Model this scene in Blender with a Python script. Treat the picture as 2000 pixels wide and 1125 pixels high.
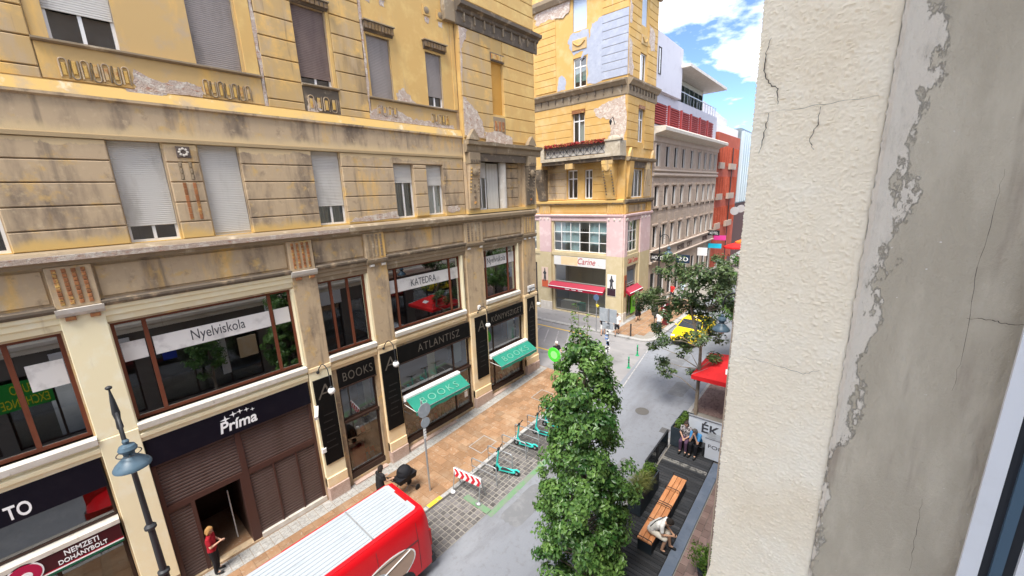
import bpy, bmesh, math, random
import numpy as np
from mathutils import Vector, Matrix, noise as mnoise
from mathutils.geometry import tessellate_polygon
random.seed(7); np.random.seed(7)
R = math.radians
for _o in list(bpy.data.objects): bpy.data.objects.remove(_o, do_unlink=True)
scene = bpy.context.scene
COL = scene.collection

# ------------------------------------------------------------------ camera, sky, sun, exposure
CAMX, CAMY, CAMZ = 14.0, 0.0, 11.2
_yaw, _pit, _rol = R(41.02), R(-13.41), R(-2.29)
_f = Vector((-math.sin(_yaw)*math.cos(_pit), math.cos(_yaw)*math.cos(_pit), math.sin(_pit)))
_r = Vector((math.cos(_yaw), math.sin(_yaw), 0)); _u = _r.cross(_f)
_r2 = _r*math.cos(_rol)+_u*math.sin(_rol); _u2 = -_r*math.sin(_rol)+_u*math.cos(_rol)
cam_d = bpy.data.cameras.new('camera'); cam = bpy.data.objects.new('camera', cam_d); COL.objects.link(cam)
M = Matrix((_r2, _u2, -_f)).transposed().to_4x4(); M.translation = (CAMX, CAMY, CAMZ); cam.matrix_world = M
cam_d.sensor_width = 36; cam_d.lens = 770/2000*36; cam_d.clip_start = 0.02; cam_d.clip_end = 3000
scene.camera = cam

SUN_DIR = Vector((0.13, -0.42, 0.89)).normalized()      # towards the sun
wld = bpy.data.worlds.new('World'); scene.world = wld; wld.use_nodes = True
_nt = wld.node_tree; _nt.nodes.clear()
_out = _nt.nodes.new('ShaderNodeOutputWorld'); _bg = _nt.nodes.new('ShaderNodeBackground')
_sky = _nt.nodes.new('ShaderNodeTexSky'); _sky.sky_type = 'NISHITA'; _sky.sun_disc = False
_sky.sun_elevation = math.asin(SUN_DIR.z); _sky.sun_rotation = math.atan2(SUN_DIR.x, SUN_DIR.y)
_sky.air_density = 0.5; _sky.dust_density = 0.1; _sky.ozone_density = 4.0
_tc = _nt.nodes.new('ShaderNodeTexCoord'); _sx = _nt.nodes.new('ShaderNodeSeparateXYZ')
_nt.links.new(_tc.outputs['Generated'], _sx.inputs[0])
def _wm(op, a, b):
    n = _nt.nodes.new('ShaderNodeMath'); n.operation = op
    for i, v in enumerate((a, b)):
        if v is None: continue
        if isinstance(v, (int, float)): n.inputs[i].default_value = v
        else: _nt.links.new(v, n.inputs[i])
    return n.outputs[0]
_zz = _wm('ADD', _wm('MAXIMUM', _sx.outputs[2], 0.0), 0.22)      # clouds lie on a layer overhead
_cb = _nt.nodes.new('ShaderNodeCombineXYZ')
_nt.links.new(_wm('DIVIDE', _sx.outputs[0], _zz), _cb.inputs[0]); _nt.links.new(_wm('DIVIDE', _sx.outputs[1], _zz), _cb.inputs[1])
_cb.inputs[2].default_value = 0.4
_no = _nt.nodes.new('ShaderNodeTexNoise'); _no.inputs['Scale'].default_value = 1.9; _no.inputs['Detail'].default_value = 9; _no.inputs['Roughness'].default_value = 0.55
_nt.links.new(_cb.outputs[0], _no.inputs['Vector'])
_rp = _nt.nodes.new('ShaderNodeValToRGB'); _rp.color_ramp.elements[0].position = 0.47; _rp.color_ramp.elements[1].position = 0.60
_nt.links.new(_no.outputs['Fac'], _rp.inputs[0])
_mx = _nt.nodes.new('ShaderNodeMix'); _mx.data_type = 'RGBA'
_nt.links.new(_rp.outputs['Color'], _mx.inputs['Factor']); _nt.links.new(_sky.outputs[0], _mx.inputs['A']); _mx.inputs['B'].default_value = (8.2, 8.3, 8.6, 1)
_nt.links.new(_mx.outputs['Result'], _bg.inputs['Color']); _bg.inputs['Strength'].default_value = 0.125
_nt.links.new(_bg.outputs[0], _out.inputs[0])
sun_d = bpy.data.lights.new('sun', 'SUN'); sun_d.energy = 2.4; sun_d.angle = R(26); sun_d.color = (1.0, 0.95, 0.87)
sun = bpy.data.objects.new('sun', sun_d); COL.objects.link(sun); sun.rotation_euler = SUN_DIR.to_track_quat('Z', 'Y').to_euler()
vs = scene.view_settings; vs.view_transform = 'Standard'; vs.look = 'None'; vs.gamma = 1; vs.exposure = 1.66; vs.use_curve_mapping = False
scene.cycles.use_denoising = True; scene.cycles.max_bounces = 5; scene.cycles.transparent_max_bounces = 12
scene.cycles.diffuse_bounces = 3; scene.cycles.glossy_bounces = 3; scene.cycles.caustics_reflective = False; scene.cycles.caustics_refractive = False

# ------------------------------------------------------------------ materials
MATS = {}
def _new(name):
    m = bpy.data.materials.new(name); m.use_nodes = True; nt = m.node_tree
    return m, nt, nt.nodes['Principled BSDF']
def _noise(nt, scale=(1, 1, 1), s=1.0, detail=5, rough=0.6, off=(0, 0, 0)):
    g = nt.nodes.new('ShaderNodeNewGeometry'); mp = nt.nodes.new('ShaderNodeMapping'); mp.inputs['Scale'].default_value = scale; mp.inputs['Location'].default_value = off
    n = nt.nodes.new('ShaderNodeTexNoise'); n.inputs['Scale'].default_value = s; n.inputs['Detail'].default_value = detail; n.inputs['Roughness'].default_value = rough
    nt.links.new(g.outputs['Position'], mp.inputs[0]); nt.links.new(mp.outputs[0], n.inputs['Vector']); return n.outputs['Fac']
def _ramp(nt, src, lo, hi):
    n = nt.nodes.new('ShaderNodeMapRange'); n.interpolation_type = 'SMOOTHSTEP'
    n.inputs['From Min'].default_value = lo; n.inputs['From Max'].default_value = hi; nt.links.new(src, n.inputs['Value']); return n.outputs[0]
def _mixc(nt, fac, a, b):
    n = nt.nodes.new('ShaderNodeMix'); n.data_type = 'RGBA'; nt.links.new(fac, n.inputs['Factor'])
    for k, v in (('A', a), ('B', b)):
        if isinstance(v, tuple): n.inputs[k].default_value = (*v, 1)
        else: nt.links.new(v, n.inputs[k])
    return n.outputs['Result']
def mat(name, c, rough=0.8, metal=0.0, layers=(), bump=0.0, bs=60, bd=0.01, spec=0.3, rand=0.0, emit=0, bands=()):
    """base colour + layers of (colour, scale vector, noise scale, lo, hi); rand = value change from object to object"""
    if name in MATS: return MATS[name]
    m, nt, b = _new(name); cur = tuple(c)
    for i, (lc, sv, s, lo, hi) in enumerate(layers):
        f = _ramp(nt, _noise(nt, sv, s, 6, 0.62, (i*3.7, i*1.3, i*2.1)), lo, hi); cur = _mixc(nt, f, cur, tuple(lc))
    for bc, z0, z1, amp in bands:      # stains that sit at a certain height of the wall, with a ragged upper edge
        g = nt.nodes.new('ShaderNodeNewGeometry'); sp = nt.nodes.new('ShaderNodeSeparateXYZ'); nt.links.new(g.outputs['Position'], sp.inputs[0])
        ad = nt.nodes.new('ShaderNodeMath'); ad.operation = 'MULTIPLY_ADD'; ad.inputs[1].default_value = amp; nt.links.new(_noise(nt, (1, 1, 0.4), 2.2, 6, 0.65, (z0, 1, 2)), ad.inputs[0]); nt.links.new(sp.outputs[2], ad.inputs[2])
        up = _ramp(nt, ad.outputs[0], z0+amp*.5, z0+amp*.5+.04); dn = _ramp(nt, ad.outputs[0], z1+amp*.5, z1+amp*.5+.25)
        sb_ = nt.nodes.new('ShaderNodeMath'); sb_.operation = 'SUBTRACT'; nt.links.new(up, sb_.inputs[0]); nt.links.new(dn, sb_.inputs[1]); cur = _mixc(nt, sb_.outputs[0], cur, tuple(bc))
    if rand:
        oi = nt.nodes.new('ShaderNodeObjectInfo'); hs = nt.nodes.new('ShaderNodeHueSaturation')
        mr = nt.nodes.new('ShaderNodeMapRange'); mr.inputs['To Min'].default_value = 1-rand; mr.inputs['To Max'].default_value = 1+rand
        nt.links.new(oi.outputs['Random'], mr.inputs[0]); nt.links.new(mr.outputs[0], hs.inputs['Value'])
        if isinstance(cur, tuple): hs.inputs['Color'].default_value = (*cur, 1)
        else: nt.links.new(cur, hs.inputs['Color'])
        cur = hs.outputs[0]
    if isinstance(cur, tuple): b.inputs['Base Color'].default_value = (*cur, 1)
    else: nt.links.new(cur, b.inputs['Base Color'])
    b.inputs['Roughness'].default_value = rough; b.inputs['Metallic'].default_value = metal; b.inputs['Specular IOR Level'].default_value = spec
    if bump:
        bn = nt.nodes.new('ShaderNodeBump'); bn.inputs['Strength'].default_value = bump; bn.inputs['Distance'].default_value = bd
        nt.links.new(_noise(nt, (1, 1, 1), bs, 6, 0.65), bn.inputs['Height']); nt.links.new(bn.outputs[0], b.inputs['Normal'])
    if emit:
        b.inputs['Emission Color'].default_value = (*c, 1); b.inputs['Emission Strength'].default_value = emit
    MATS[name] = m; return m
def glassmat(name, tint=(0.75, 0.85, 0.85), base=0.10, rough=0.02, boost=1.0):
    if name in MATS: return MATS[name]
    m, nt, b = _new(name); nt.nodes.remove(b); out = nt.nodes['Material Output']
    tr = nt.nodes.new('ShaderNodeBsdfTransparent'); tr.inputs[0].default_value = (*tint, 1)
    gl = nt.nodes.new('ShaderNodeBsdfGlossy'); gl.inputs['Color'].default_value = (0.95, 0.97, 1, 1); gl.inputs['Roughness'].default_value = rough
    fr = nt.nodes.new('ShaderNodeFresnel'); fr.inputs['IOR'].default_value = 1.52
    ma = nt.nodes.new('ShaderNodeMath'); ma.operation = 'MULTIPLY_ADD'; ma.inputs[1].default_value = boost; ma.inputs[2].default_value = base; ma.use_clamp = True
    mx = nt.nodes.new('ShaderNodeMixShader'); nt.links.new(fr.outputs[0], ma.inputs[0]); nt.links.new(ma.outputs[0], mx.inputs[0])
    nt.links.new(tr.outputs[0], mx.inputs[1]); nt.links.new(gl.outputs[0], mx.inputs[2]); nt.links.new(mx.outputs[0], out.inputs[0])
    MATS[name] = m; return m

Y_, GREY, SOOT = (0.76, 0.47, 0.145), (0.50, 0.375, 0.24), (0.19, 0.145, 0.108)
WARM = (0.58, 0.385, 0.155)
V = (1, 1, 0.28)
m_grey = mat('sooty_plaster', GREY, 0.92, layers=[(SOOT, V, 1.1, 0.47, 0.70), (Y_, V, 0.8, 0.55, 0.72), (WARM, (1, 1, 1), 2.6, 0.54, 0.72), ((0.60, 0.47, 0.30), (1, 1, 1), 7, 0.52, 0.85), ((0.28, 0.21, 0.14), (1, 1, 1), 3.5, 0.56, 0.78), ((0.26, 0.20, 0.14), (1, 1, 0.07), 3.0, 0.58, 0.74)], bump=0.35, bs=45, bands=[((0.66, 0.44, 0.16), 10.2, 10.42, .5), ((0.62, 0.47, 0.27), 12.7, 12.98, .5)])
m_quoin = mat('worn_ochre_plaster', (0.54, 0.365, 0.16), 0.92, layers=[(SOOT, V, 1.0, 0.50, 0.82), (GREY, V, 1.9, 0.46, 0.72), (Y_, (1, 1, 1), 1.3, 0.50, 0.72), ((0.26, 0.185, 0.11), (1, 1, 0.07), 3.5, 0.58, 0.72)], bump=0.35, bs=45)
m_yel = mat('ochre_plaster', (0.64, 0.405, 0.145), 0.9, layers=[((0.72, 0.50, 0.19), (1, 1, 1), 1.5, 0.45, 0.7), (WARM, V, 0.8, 0.50, 0.72), (GREY, (1, 1, 0.18), 2.6, 0.58, 0.80)], bump=0.3, bs=40)
m_yel2 = mat('bright_ochre_plaster', (0.58, 0.355, 0.115), 0.9, layers=[((0.63, 0.43, 0.19), (1, 1, 1), 1.1, 0.45, 0.7), ((0.62, 0.40, 0.15), V, 0.9, 0.55, 0.78), ((0.55, 0.47, 0.34), (1, 1, 0.2), 2.2, 0.62, 0.85)], bump=0.3, bs=40)
m_trim = mat('weathered_trim', (0.30, 0.23, 0.15), 0.9, layers=[((0.52, 0.43, 0.31), (1, 1, 1), 2.2, 0.54, 0.72), (SOOT, V, 1.6, 0.52, 0.78)], bump=0.4, bs=50)
m_dark = mat('soot_black_trim', (0.145, 0.115, 0.085), 0.9, layers=[(GREY, (1, 1, 1), 2.5, 0.5, 0.8)], bump=0.4, bs=50)
m_cream = mat('cream_paint', (0.88, 0.78, 0.52), 0.85, layers=[((0.90, 0.83, 0.61), (1, 1, 1), 2.2, 0.45, 0.7), ((0.60, 0.50, 0.32), (1, 1, 0.2), 2.8, 0.62, 0.85)], bump=0.2, bs=50)
m_cream2 = mat('dull_cream_paint', (0.56, 0.465, 0.285), 0.85, layers=[((0.62, 0.525, 0.345), (1, 1, 1), 1.4, 0.45, 0.7), ((0.50, 0.41, 0.26), (1, 1, 0.2), 2.4, 0.60, 0.82)], bump=0.2, bs=50)
m_peach = mat('peach_paint', (0.84, 0.64, 0.38), 0.85, layers=[((0.87, 0.72, 0.50), (1, 1, 1), 1.8, 0.45, 0.7), ((0.55, 0.44, 0.30), (1, 1, 0.2), 2.5, 0.64, 0.85)], bump=0.2, bs=50)
m_brick = mat('exposed_brick', (0.52, 0.41, 0.335), 0.95, layers=[((0.66, 0.585, 0.50), (1, 1, 1.0), 6, 0.48, 0.6), ((0.42, 0.22, 0.15), (1, 1, 3.2), 5, 0.55, 0.68), ((0.24, 0.18, 0.14), (1, 1, 4), 8, 0.62, 0.74)], bump=1.0, bs=22, bd=0.04)
m_tile = mat('terracotta_tile', (0.31, 0.125, 0.05), 0.55, layers=[((0.62, 0.40, 0.12), (1, 1, 1), 5, 0.5, 0.7)], rand=0.25)
m_pink = mat('pink_render', (0.64, 0.46, 0.46), 0.85, layers=[((0.72, 0.57, 0.56), (1, 1, 1), 1.5, 0.45, 0.7)], bump=0.15)
m_bluegrey = mat('primer_repair', (0.36, 0.385, 0.46), 0.9, layers=[((0.43, 0.455, 0.52), (1, 1, 1), 2.0, 0.4, 0.7), ((0.29, 0.315, 0.385), (1, 1, 1), 6, 0.55, 0.75)], bump=0.25)
m_sill = mat('pale_sill_stone', (0.60, 0.55, 0.48), 0.85, layers=[((0.70, 0.66, 0.60), (1, 1, 1), 3, 0.45, 0.7), ((0.35, 0.30, 0.24), (1, 1, 1), 7, 0.6, 0.75)], bump=0.2)
m_granite = mat('pink_granite', (0.46, 0.33, 0.27), 0.7, layers=[((0.55, 0.42, 0.36), (1, 1, 1), 30, 0.45, 0.6), ((0.33, 0.24, 0.20), (1, 1, 1), 3, 0.5, 0.75)])
m_shut_w = mat('white_shutter', (0.60, 0.575, 0.53), 0.55, layers=[((0.46, 0.43, 0.38), (1, 1, 0.3), 2.5, 0.5, 0.8)])
m_shut_g = mat('grey_shutter', (0.30, 0.265, 0.245), 0.6, layers=[((0.21, 0.185, 0.17), (1, 1, 0.3), 2.0, 0.45, 0.75)])
m_shut_b = mat('brown_shutter', (0.205, 0.150, 0.130), 0.6, layers=[((0.14, 0.10, 0.09), (1, 1, 0.3), 2.0, 0.45, 0.75)])
m_shut_o = mat('orange_blind', (0.62, 0.33, 0.07), 0.7)
m_white = mat('white_paint', (0.78, 0.77, 0.75), 0.5, layers=[((0.62, 0.60, 0.57), (1, 1, 1), 4, 0.55, 0.8)])
m_brownfr = mat('brown_window_frame', (0.165, 0.050, 0.026), 0.42, layers=[((0.11, 0.033, 0.018), (1, 1, 0.3), 4, 0.5, 0.75)])
m_darkfr = mat('dark_brown_wood', (0.040, 0.021, 0.015), 0.5, layers=[((0.05, 0.027, 0.02), (1, 1, 0.3), 4, 0.5, 0.75)])
m_black = mat('black_board', (0.006, 0.0055, 0.0055), 0.6, spec=0.12, layers=[((0.010, 0.009, 0.0085), (1, 1, 1), 3, 0.5, 0.75)])
m_navy = mat('navy_fascia', (0.007, 0.006, 0.012), 0.5, spec=0.12, layers=[((0.012, 0.010, 0.016), (1, 1, 1), 2, 0.45, 0.75)])
m_roller = mat('brown_roller', (0.115, 0.075, 0.064), 0.45, layers=[((0.09, 0.055, 0.045), (1, 1, 0.3), 2, 0.45, 0.75)])
m_glass = glassmat('window_glass', (0.70, 0.78, 0.78), 0.10)
m_glassm = glassmat('mezzanine_glass', (0.32, 0.40, 0.38), 0.22, 0.01, 1.15)
m_glass2 = glassmat('shop_glass', (0.80, 0.84, 0.82), 0.10)
m_glassh = glassmat('deep_window_glass', (0.28, 0.30, 0.32), 0.03, 0.03, 0.3)
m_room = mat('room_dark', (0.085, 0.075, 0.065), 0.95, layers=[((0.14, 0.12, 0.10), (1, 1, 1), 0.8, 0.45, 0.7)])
m_roomw = mat('room_pale', (0.50, 0.47, 0.40), 0.95)
m_curtain = mat('pale_curtain', (0.62, 0.60, 0.55), 0.95)
m_gold = mat('faded_gold_letter', (0.115, 0.098, 0.08), 0.5)
m_faint = mat('faint_grey_letter', (0.018, 0.017, 0.016), 0.6)
m_letw = mat('white_letter', (0.85, 0.85, 0.86), 0.5)
m_letd = mat('dark_letter', (0.06, 0.06, 0.07), 0.6)
m_banner = mat('white_window_film', (0.72, 0.70, 0.68), 0.7, layers=[((0.50, 0.48, 0.47), (1, 1, 1), 2, 0.45, 0.7)])
m_iron = mat('dark_painted_iron', (0.030, 0.032, 0.036), 0.5)
m_lampblue = mat('blue_grey_lamp_enamel', (0.070, 0.115, 0.155), 0.4, layers=[((0.045, 0.075, 0.10), (1, 1, 1), 6, 0.5, 0.7)])
m_globe = mat('opal_glass', (0.80, 0.80, 0.78), 0.2, spec=0.6)
m_galv = mat('galvanised_steel', (0.42, 0.44, 0.46), 0.42, 0.6, layers=[((0.30, 0.31, 0.33), (1, 1, 1), 8, 0.5, 0.7)])
m_green_aw = mat('green_canvas', (0.022, 0.235, 0.165), 0.8, layers=[((0.015, 0.175, 0.125), (1, 1, 1), 4, 0.5, 0.75)])
m_red = mat('red_canvas', (0.66, 0.018, 0.022), 0.7, layers=[((0.5, 0.012, 0.018), (1, 1, 1), 3, 0.5, 0.75)])

# ------------------------------------------------------------------ mesh helpers
class Fr:
    """facade frame: u along, v up, d outwards"""
    def __init__(s, kind, o): s.k, s.o = kind, o
    def __call__(s, u, v, d=0.0):
        if s.k == 'E': return (s.o+d, u, v)
        if s.k == 'S': return (u, s.o-d, v)
        if s.k == 'W': return (s.o-d, u, v)
    def basis(s):
        return {'E': ((0, 1, 0), (0, 0, 1), (1, 0, 0)), 'S': ((1, 0, 0), (0, 0, 1), (0, -1, 0)), 'W': ((0, -1, 0), (0, 0, 1), (-1, 0, 0))}[s.k]
class L0:
    def __call__(s, u, v, d=0.0): return (u, d, v)
LOC = lambda a, b, c: (a, b, c)
class MB:
    def __init__(s): s.v, s.f, s.m = [], [], []
    def add(s, vs, fs, mi=0):
        n = len(s.v); s.v += [tuple(p) for p in vs]; s.f += [tuple(i+n for i in q) for q in fs]; s.m += [mi]*len(fs); return s
    def box(s, x0, x1, y0, y1, z0, z1, mi=0):
        return s.add([(x0,y0,z0),(x1,y0,z0),(x1,y1,z0),(x0,y1,z0),(x0,y0,z1),(x1,y0,z1),(x1,y1,z1),(x0,y1,z1)],
                     [(0,3,2,1),(4,5,6,7),(0,1,5,4),(1,2,6,5),(2,3,7,6),(3,0,4,7)], mi)
    def fbox(s, f, u0, u1, v0, v1, d0, d1, ch=0.0, mi=0):
        if ch:
            a = [f(u0,v0,d0),f(u1,v0,d0),f(u1,v1,d0),f(u0,v1,d0), f(u0,v0,d1-ch),f(u1,v0,d1-ch),f(u1,v1,d1-ch),f(u0,v1,d1-ch),
                 f(u0+ch,v0+ch,d1),f(u1-ch,v0+ch,d1),f(u1-ch,v1-ch,d1),f(u0+ch,v1-ch,d1)]
            return s.add(a, [(0,1,5,4),(1,2,6,5),(2,3,7,6),(3,0,4,7),(4,5,9,8),(5,6,10,9),(6,7,11,10),(7,4,8,11),(8,9,10,11),(0,3,2,1)], mi)
        a = [f(u,v,d) for d in (d0, d1) for u, v in ((u0,v0),(u1,v0),(u1,v1),(u0,v1))]
        return s.add(a, [(0,3,2,1),(4,5,6,7),(0,1,5,4),(1,2,6,5),(2,3,7,6),(3,0,4,7)], mi)
    def profile(s, f, u0, u1, pts, mi=0):
        """moulding: closed (v,d) profile swept along u"""
        n = len(pts); a = [f(u0, v, d) for v, d in pts]+[f(u1, v, d) for v, d in pts]
        fs = [(i, (i+1) % n, n+(i+1) % n, n+i) for i in range(n)]+[tuple(range(n))[::-1], tuple(range(n, 2*n))]
        return s.add(a, fs, mi)
    def prism(s, pts, off, mi=0):
        """polygon of 3-D points extruded by a vector"""
        n = len(pts); b = [tuple(Vector(p)+Vector(off)) for p in pts]
        return s.add(list(pts)+b, [tuple(range(n))[::-1], tuple(range(n, 2*n))]+[(i, (i+1) % n, n+(i+1) % n, n+i) for i in range(n)], mi)
    def quad(s, a, b, c, d, mi=0): return s.add([a, b, c, d], [(0, 1, 2, 3)], mi)
    def tube(s, path, r, n=8, mi=0, cap=True):
        P = [Vector(p) for p in path]; k = len(P); rs = r if isinstance(r, (list, tuple)) else [r]*k
        ref = Vector((0, 0, 1)) if abs((P[-1]-P[0]).normalized().z) < 0.9 else Vector((1, 0, 0)); vs = []
        for i, p in enumerate(P):
            t = (P[min(i+1, k-1)]-P[max(i-1, 0)]).normalized(); a = t.cross(ref)
            if a.length < 1e-4: a = t.orthogonal()
            a.normalize(); b = t.cross(a)
            vs += [tuple(p+(a*math.cos(2*math.pi*j/n)+b*math.sin(2*math.pi*j/n))*rs[i]) for j in range(n)]
        fs = [(i*n+j, i*n+(j+1) % n, (i+1)*n+(j+1) % n, (i+1)*n+j) for i in range(k-1) for j in range(n)]
        if cap: fs += [tuple(range(n))[::-1], tuple((k-1)*n+j for j in range(n))]
        return s.add(vs, fs, mi)
    def lathe(s, prof, c=(0, 0, 0), n=20, mi=0, axis='z'):
        vs = []
        for r, h in prof:
            for j in range(n):
                a = 2*math.pi*j/n; x, y, z = r*math.cos(a), r*math.sin(a), h
                if axis == 'x': x, y, z = z, x, y
                if axis == 'y': x, y, z = x, z, y
                vs.append((x+c[0], y+c[1], z+c[2]))
        k = len(prof); fs = [(i*n+j, i*n+(j+1) % n, (i+1)*n+(j+1) % n, (i+1)*n+j) for i in range(k-1) for j in range(n)]
        fs += [tuple(range(n))[::-1], tuple((k-1)*n+j for j in range(n))]
        return s.add(vs, fs, mi)
    def ball(s, c, r, n=10, sc=(1, 1, 1), mi=0):
        prof = [(max(1e-4, math.sin(math.pi*i/n))*r, -math.cos(math.pi*i/n)*r) for i in range(n+1)]; k = len(s.v); s.lathe(prof, (0, 0, 0), n*2, mi)
        s.v[k:] = [(x*sc[0]+c[0], y*sc[1]+c[1], z*sc[2]+c[2]) for x, y, z in s.v[k:]]; return s
    def mesh(s, name, mats, smooth=False):
        me = bpy.data.meshes.new(name); me.from_pydata(s.v, [], s.f)
        for mm in (mats if isinstance(mats, (list, tuple)) else [mats]): me.materials.append(mm)
        if any(s.m): me.polygons.foreach_set('material_index', s.m)
        bm = bmesh.new(); bm.from_mesh(me); bmesh.ops.recalc_face_normals(bm, faces=bm.faces); bm.to_mesh(me); bm.free()
        if smooth:
            me.polygons.foreach_set('use_smooth', [True]*len(me.polygons))
            try: me.set_sharp_from_angle(angle=R(35))
            except Exception: pass
        me.update(); return me
    def build(s, name, mats, parent=None, smooth=False): return link(name, s.mesh(name, mats, smooth), parent)
def link(name, me, parent=None, loc=None, rot=None, scale=None):
    o = bpy.data.objects.new(name, me); COL.objects.link(o)
    if parent is not None:
        o.parent = parent
        if loc is None and getattr(parent, 'world_built', None) is None and 'wb' in parent.keys(): o.matrix_parent_inverse = Matrix.Translation(-parent.location)
        elif loc is not None and 'wb' in parent.keys(): loc = Vector(loc)-parent.location
    if loc is not None: o.location = loc
    if rot is not None: o.rotation_euler = rot
    if scale is not None: o.scale = scale
    return o
def tag(o, label, cat, group=None, kind=None):
    if label: o['label'] = label
    if cat: o['category'] = cat
    if group: o['group'] = group
    if kind: o['kind'] = kind
    return o
def thing(name, label, cat, loc=(0, 0, 0), rz=0.0, group=None, world=False):
    """an Empty at the thing's base; world=True: its parts are written in world coordinates"""
    o = bpy.data.objects.new(name, None); COL.objects.link(o); o.location = loc; o.rotation_euler = (0, 0, rz); o.empty_display_size = 0.2
    if world: o['wb'] = 1
    return tag(o, label, cat, group)
def struct(name, mb, m, smooth=False): return tag(mb.build(name, m, None, smooth), None, None, None, 'structure')
def copy_tree(o, parent=None):
    c = o.copy(); COL.objects.link(c); c.parent = parent
    for ch in o.children: copy_tree(ch, c)
    return c
def wall(f, u0, u1, v0, v1, holes, depth=0.3, d=0.0):
    """wall sheet with openings (u0,u1,v0,v1) and their reveals"""
    b = MB(); us = sorted({u0, u1, *[h[i] for h in holes for i in (0, 1)]}); vs_ = sorted({v0, v1, *[h[i] for h in holes for i in (2, 3)]})
    us = [u for u in us if u0 <= u <= u1]; vs_ = [v for v in vs_ if v0 <= v <= v1]
    for i in range(len(us)-1):
        for j in range(len(vs_)-1):
            a, c = (us[i]+us[i+1])/2, (vs_[j]+vs_[j+1])/2
            if any(h[0] < a < h[1] and h[2] < c < h[3] for h in holes): continue
            b.quad(f(us[i], vs_[j], d), f(us[i+1], vs_[j], d), f(us[i+1], vs_[j+1], d), f(us[i], vs_[j+1], d))
    for a0, a1, c0, c1 in holes:
        for p, q in (((a0,c0),(a1,c0)), ((a1,c0),(a1,c1)), ((a1,c1),(a0,c1)), ((a0,c1),(a0,c0))):
            b.quad(f(*p, d), f(*q, d), f(*q, d-depth), f(*p, d-depth))
    return b
TEXTS = []
def text(body, f, u, v, d, h, w, m, parent=None, name='lettering', shear=0.0, offset=0.0, ext=0.004, rot=0.0, space=1.0):
    """flat lettering on a facade frame; (u,v) = centre, h = letter height, w = full width"""
    cu = bpy.data.curves.new(name, 'FONT'); cu.body = body; cu.align_x = 'CENTER'; cu.align_y = 'CENTER'; cu.size = 1.0; cu.extrude = ext/max(h, .01); cu.shear = shear; cu.offset = offset; cu.space_character = space; cu.resolution_u = 4
    cu.materials.append(m); o = bpy.data.objects.new(name, cu); COL.objects.link(o)
    TEXTS.append((o, f, u, v, d, h, w, rot, parent)); return o
def finish_text():
    bpy.context.view_layer.update(); dg = bpy.context.evaluated_depsgraph_get()
    for o, f, u, v, d, h, w, rot, parent in TEXTS:
        me = bpy.data.meshes.new_from_object(o.evaluated_get(dg)); n = o.name
        co = np.empty(len(me.vertices)*3); me.vertices.foreach_get('co', co); co = co.reshape(-1, 3)
        lo, hi = co.min(0), co.max(0); cen = (lo+hi)/2; sx = w/(hi[0]-lo[0]); sy = h/(hi[1]-lo[1])
        X, Y, Z = [Vector(q) for q in f.basis()]; c, s = math.cos(rot), math.sin(rot)
        out = []
        for x, y, z in co:
            a, b2 = (x-cen[0])*sx, (y-cen[1])*sy; a, b2 = a*c-b2*s, a*s+b2*c
            out += list(Vector(f(u, v, d))+X*a+Y*b2+Z*(z*h))
        me.vertices.foreach_set('co', out); me.update()
        bpy.data.objects.remove(o, do_unlink=True)
        q = link(n.split('.')[0], me, parent)
def slats(f, u0, u1, v0, v1, d, pitch=0.05, amp=0.008):
    """roller shutter: a corrugated sheet of real slats"""
    b = MB(); n = max(2, int((v1-v0)/pitch)); rows = []
    for i in range(n):
        a = v0+(v1-v0)*i/n; c = v0+(v1-v0)*(i+1)/n; rows += [(a+0.002, d-amp), (a+(c-a)*0.25, d), (c-(c-a)*0.25, d), (c-0.002, d-amp)]
    for (a, da), (c, dc) in zip(rows[:-1], rows[1:]): b.quad(f(u0,a,da), f(u1,a,da), f(u1,c,dc), f(u0,c,dc))
    return b
def gz(y): return 0.5*min(max((y-8)/10.5, 0), 1)
SLOPE = math.atan(0.5/10.5)
def tilt(y): return SLOPE if 8 <= y <= 18.5 else 0.0
def patch(f, pts, d, th, name, m, parent, jag=0.05, sub=5):
    """irregular patch of lost plaster: outline (u,v) broken up, a few mm thick"""
    out = []
    for (a, b), (c, e) in zip(pts, pts[1:]+pts[:1]):
        for i in range(sub):
            t = i/sub; out.append((a+(c-a)*t+random.uniform(-jag, jag), b+(e-b)*t+random.uniform(-jag, jag)))
    b = MB(); n = len(out); cu = sum(p[0] for p in out)/n; cv = sum(p[1] for p in out)/n
    vs_ = [f(u, v, d) for u, v in out]+[f(u, v, d+th) for u, v in out]
    tri = tessellate_polygon([[Vector((u, v, 0)) for u, v in out]])
    b.add(vs_, [(i, (i+1) % n, n+(i+1) % n, n+i) for i in range(n)]+[tuple(n+i for i in t) for t in tri])
    return b.build(name, m, parent)
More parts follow.
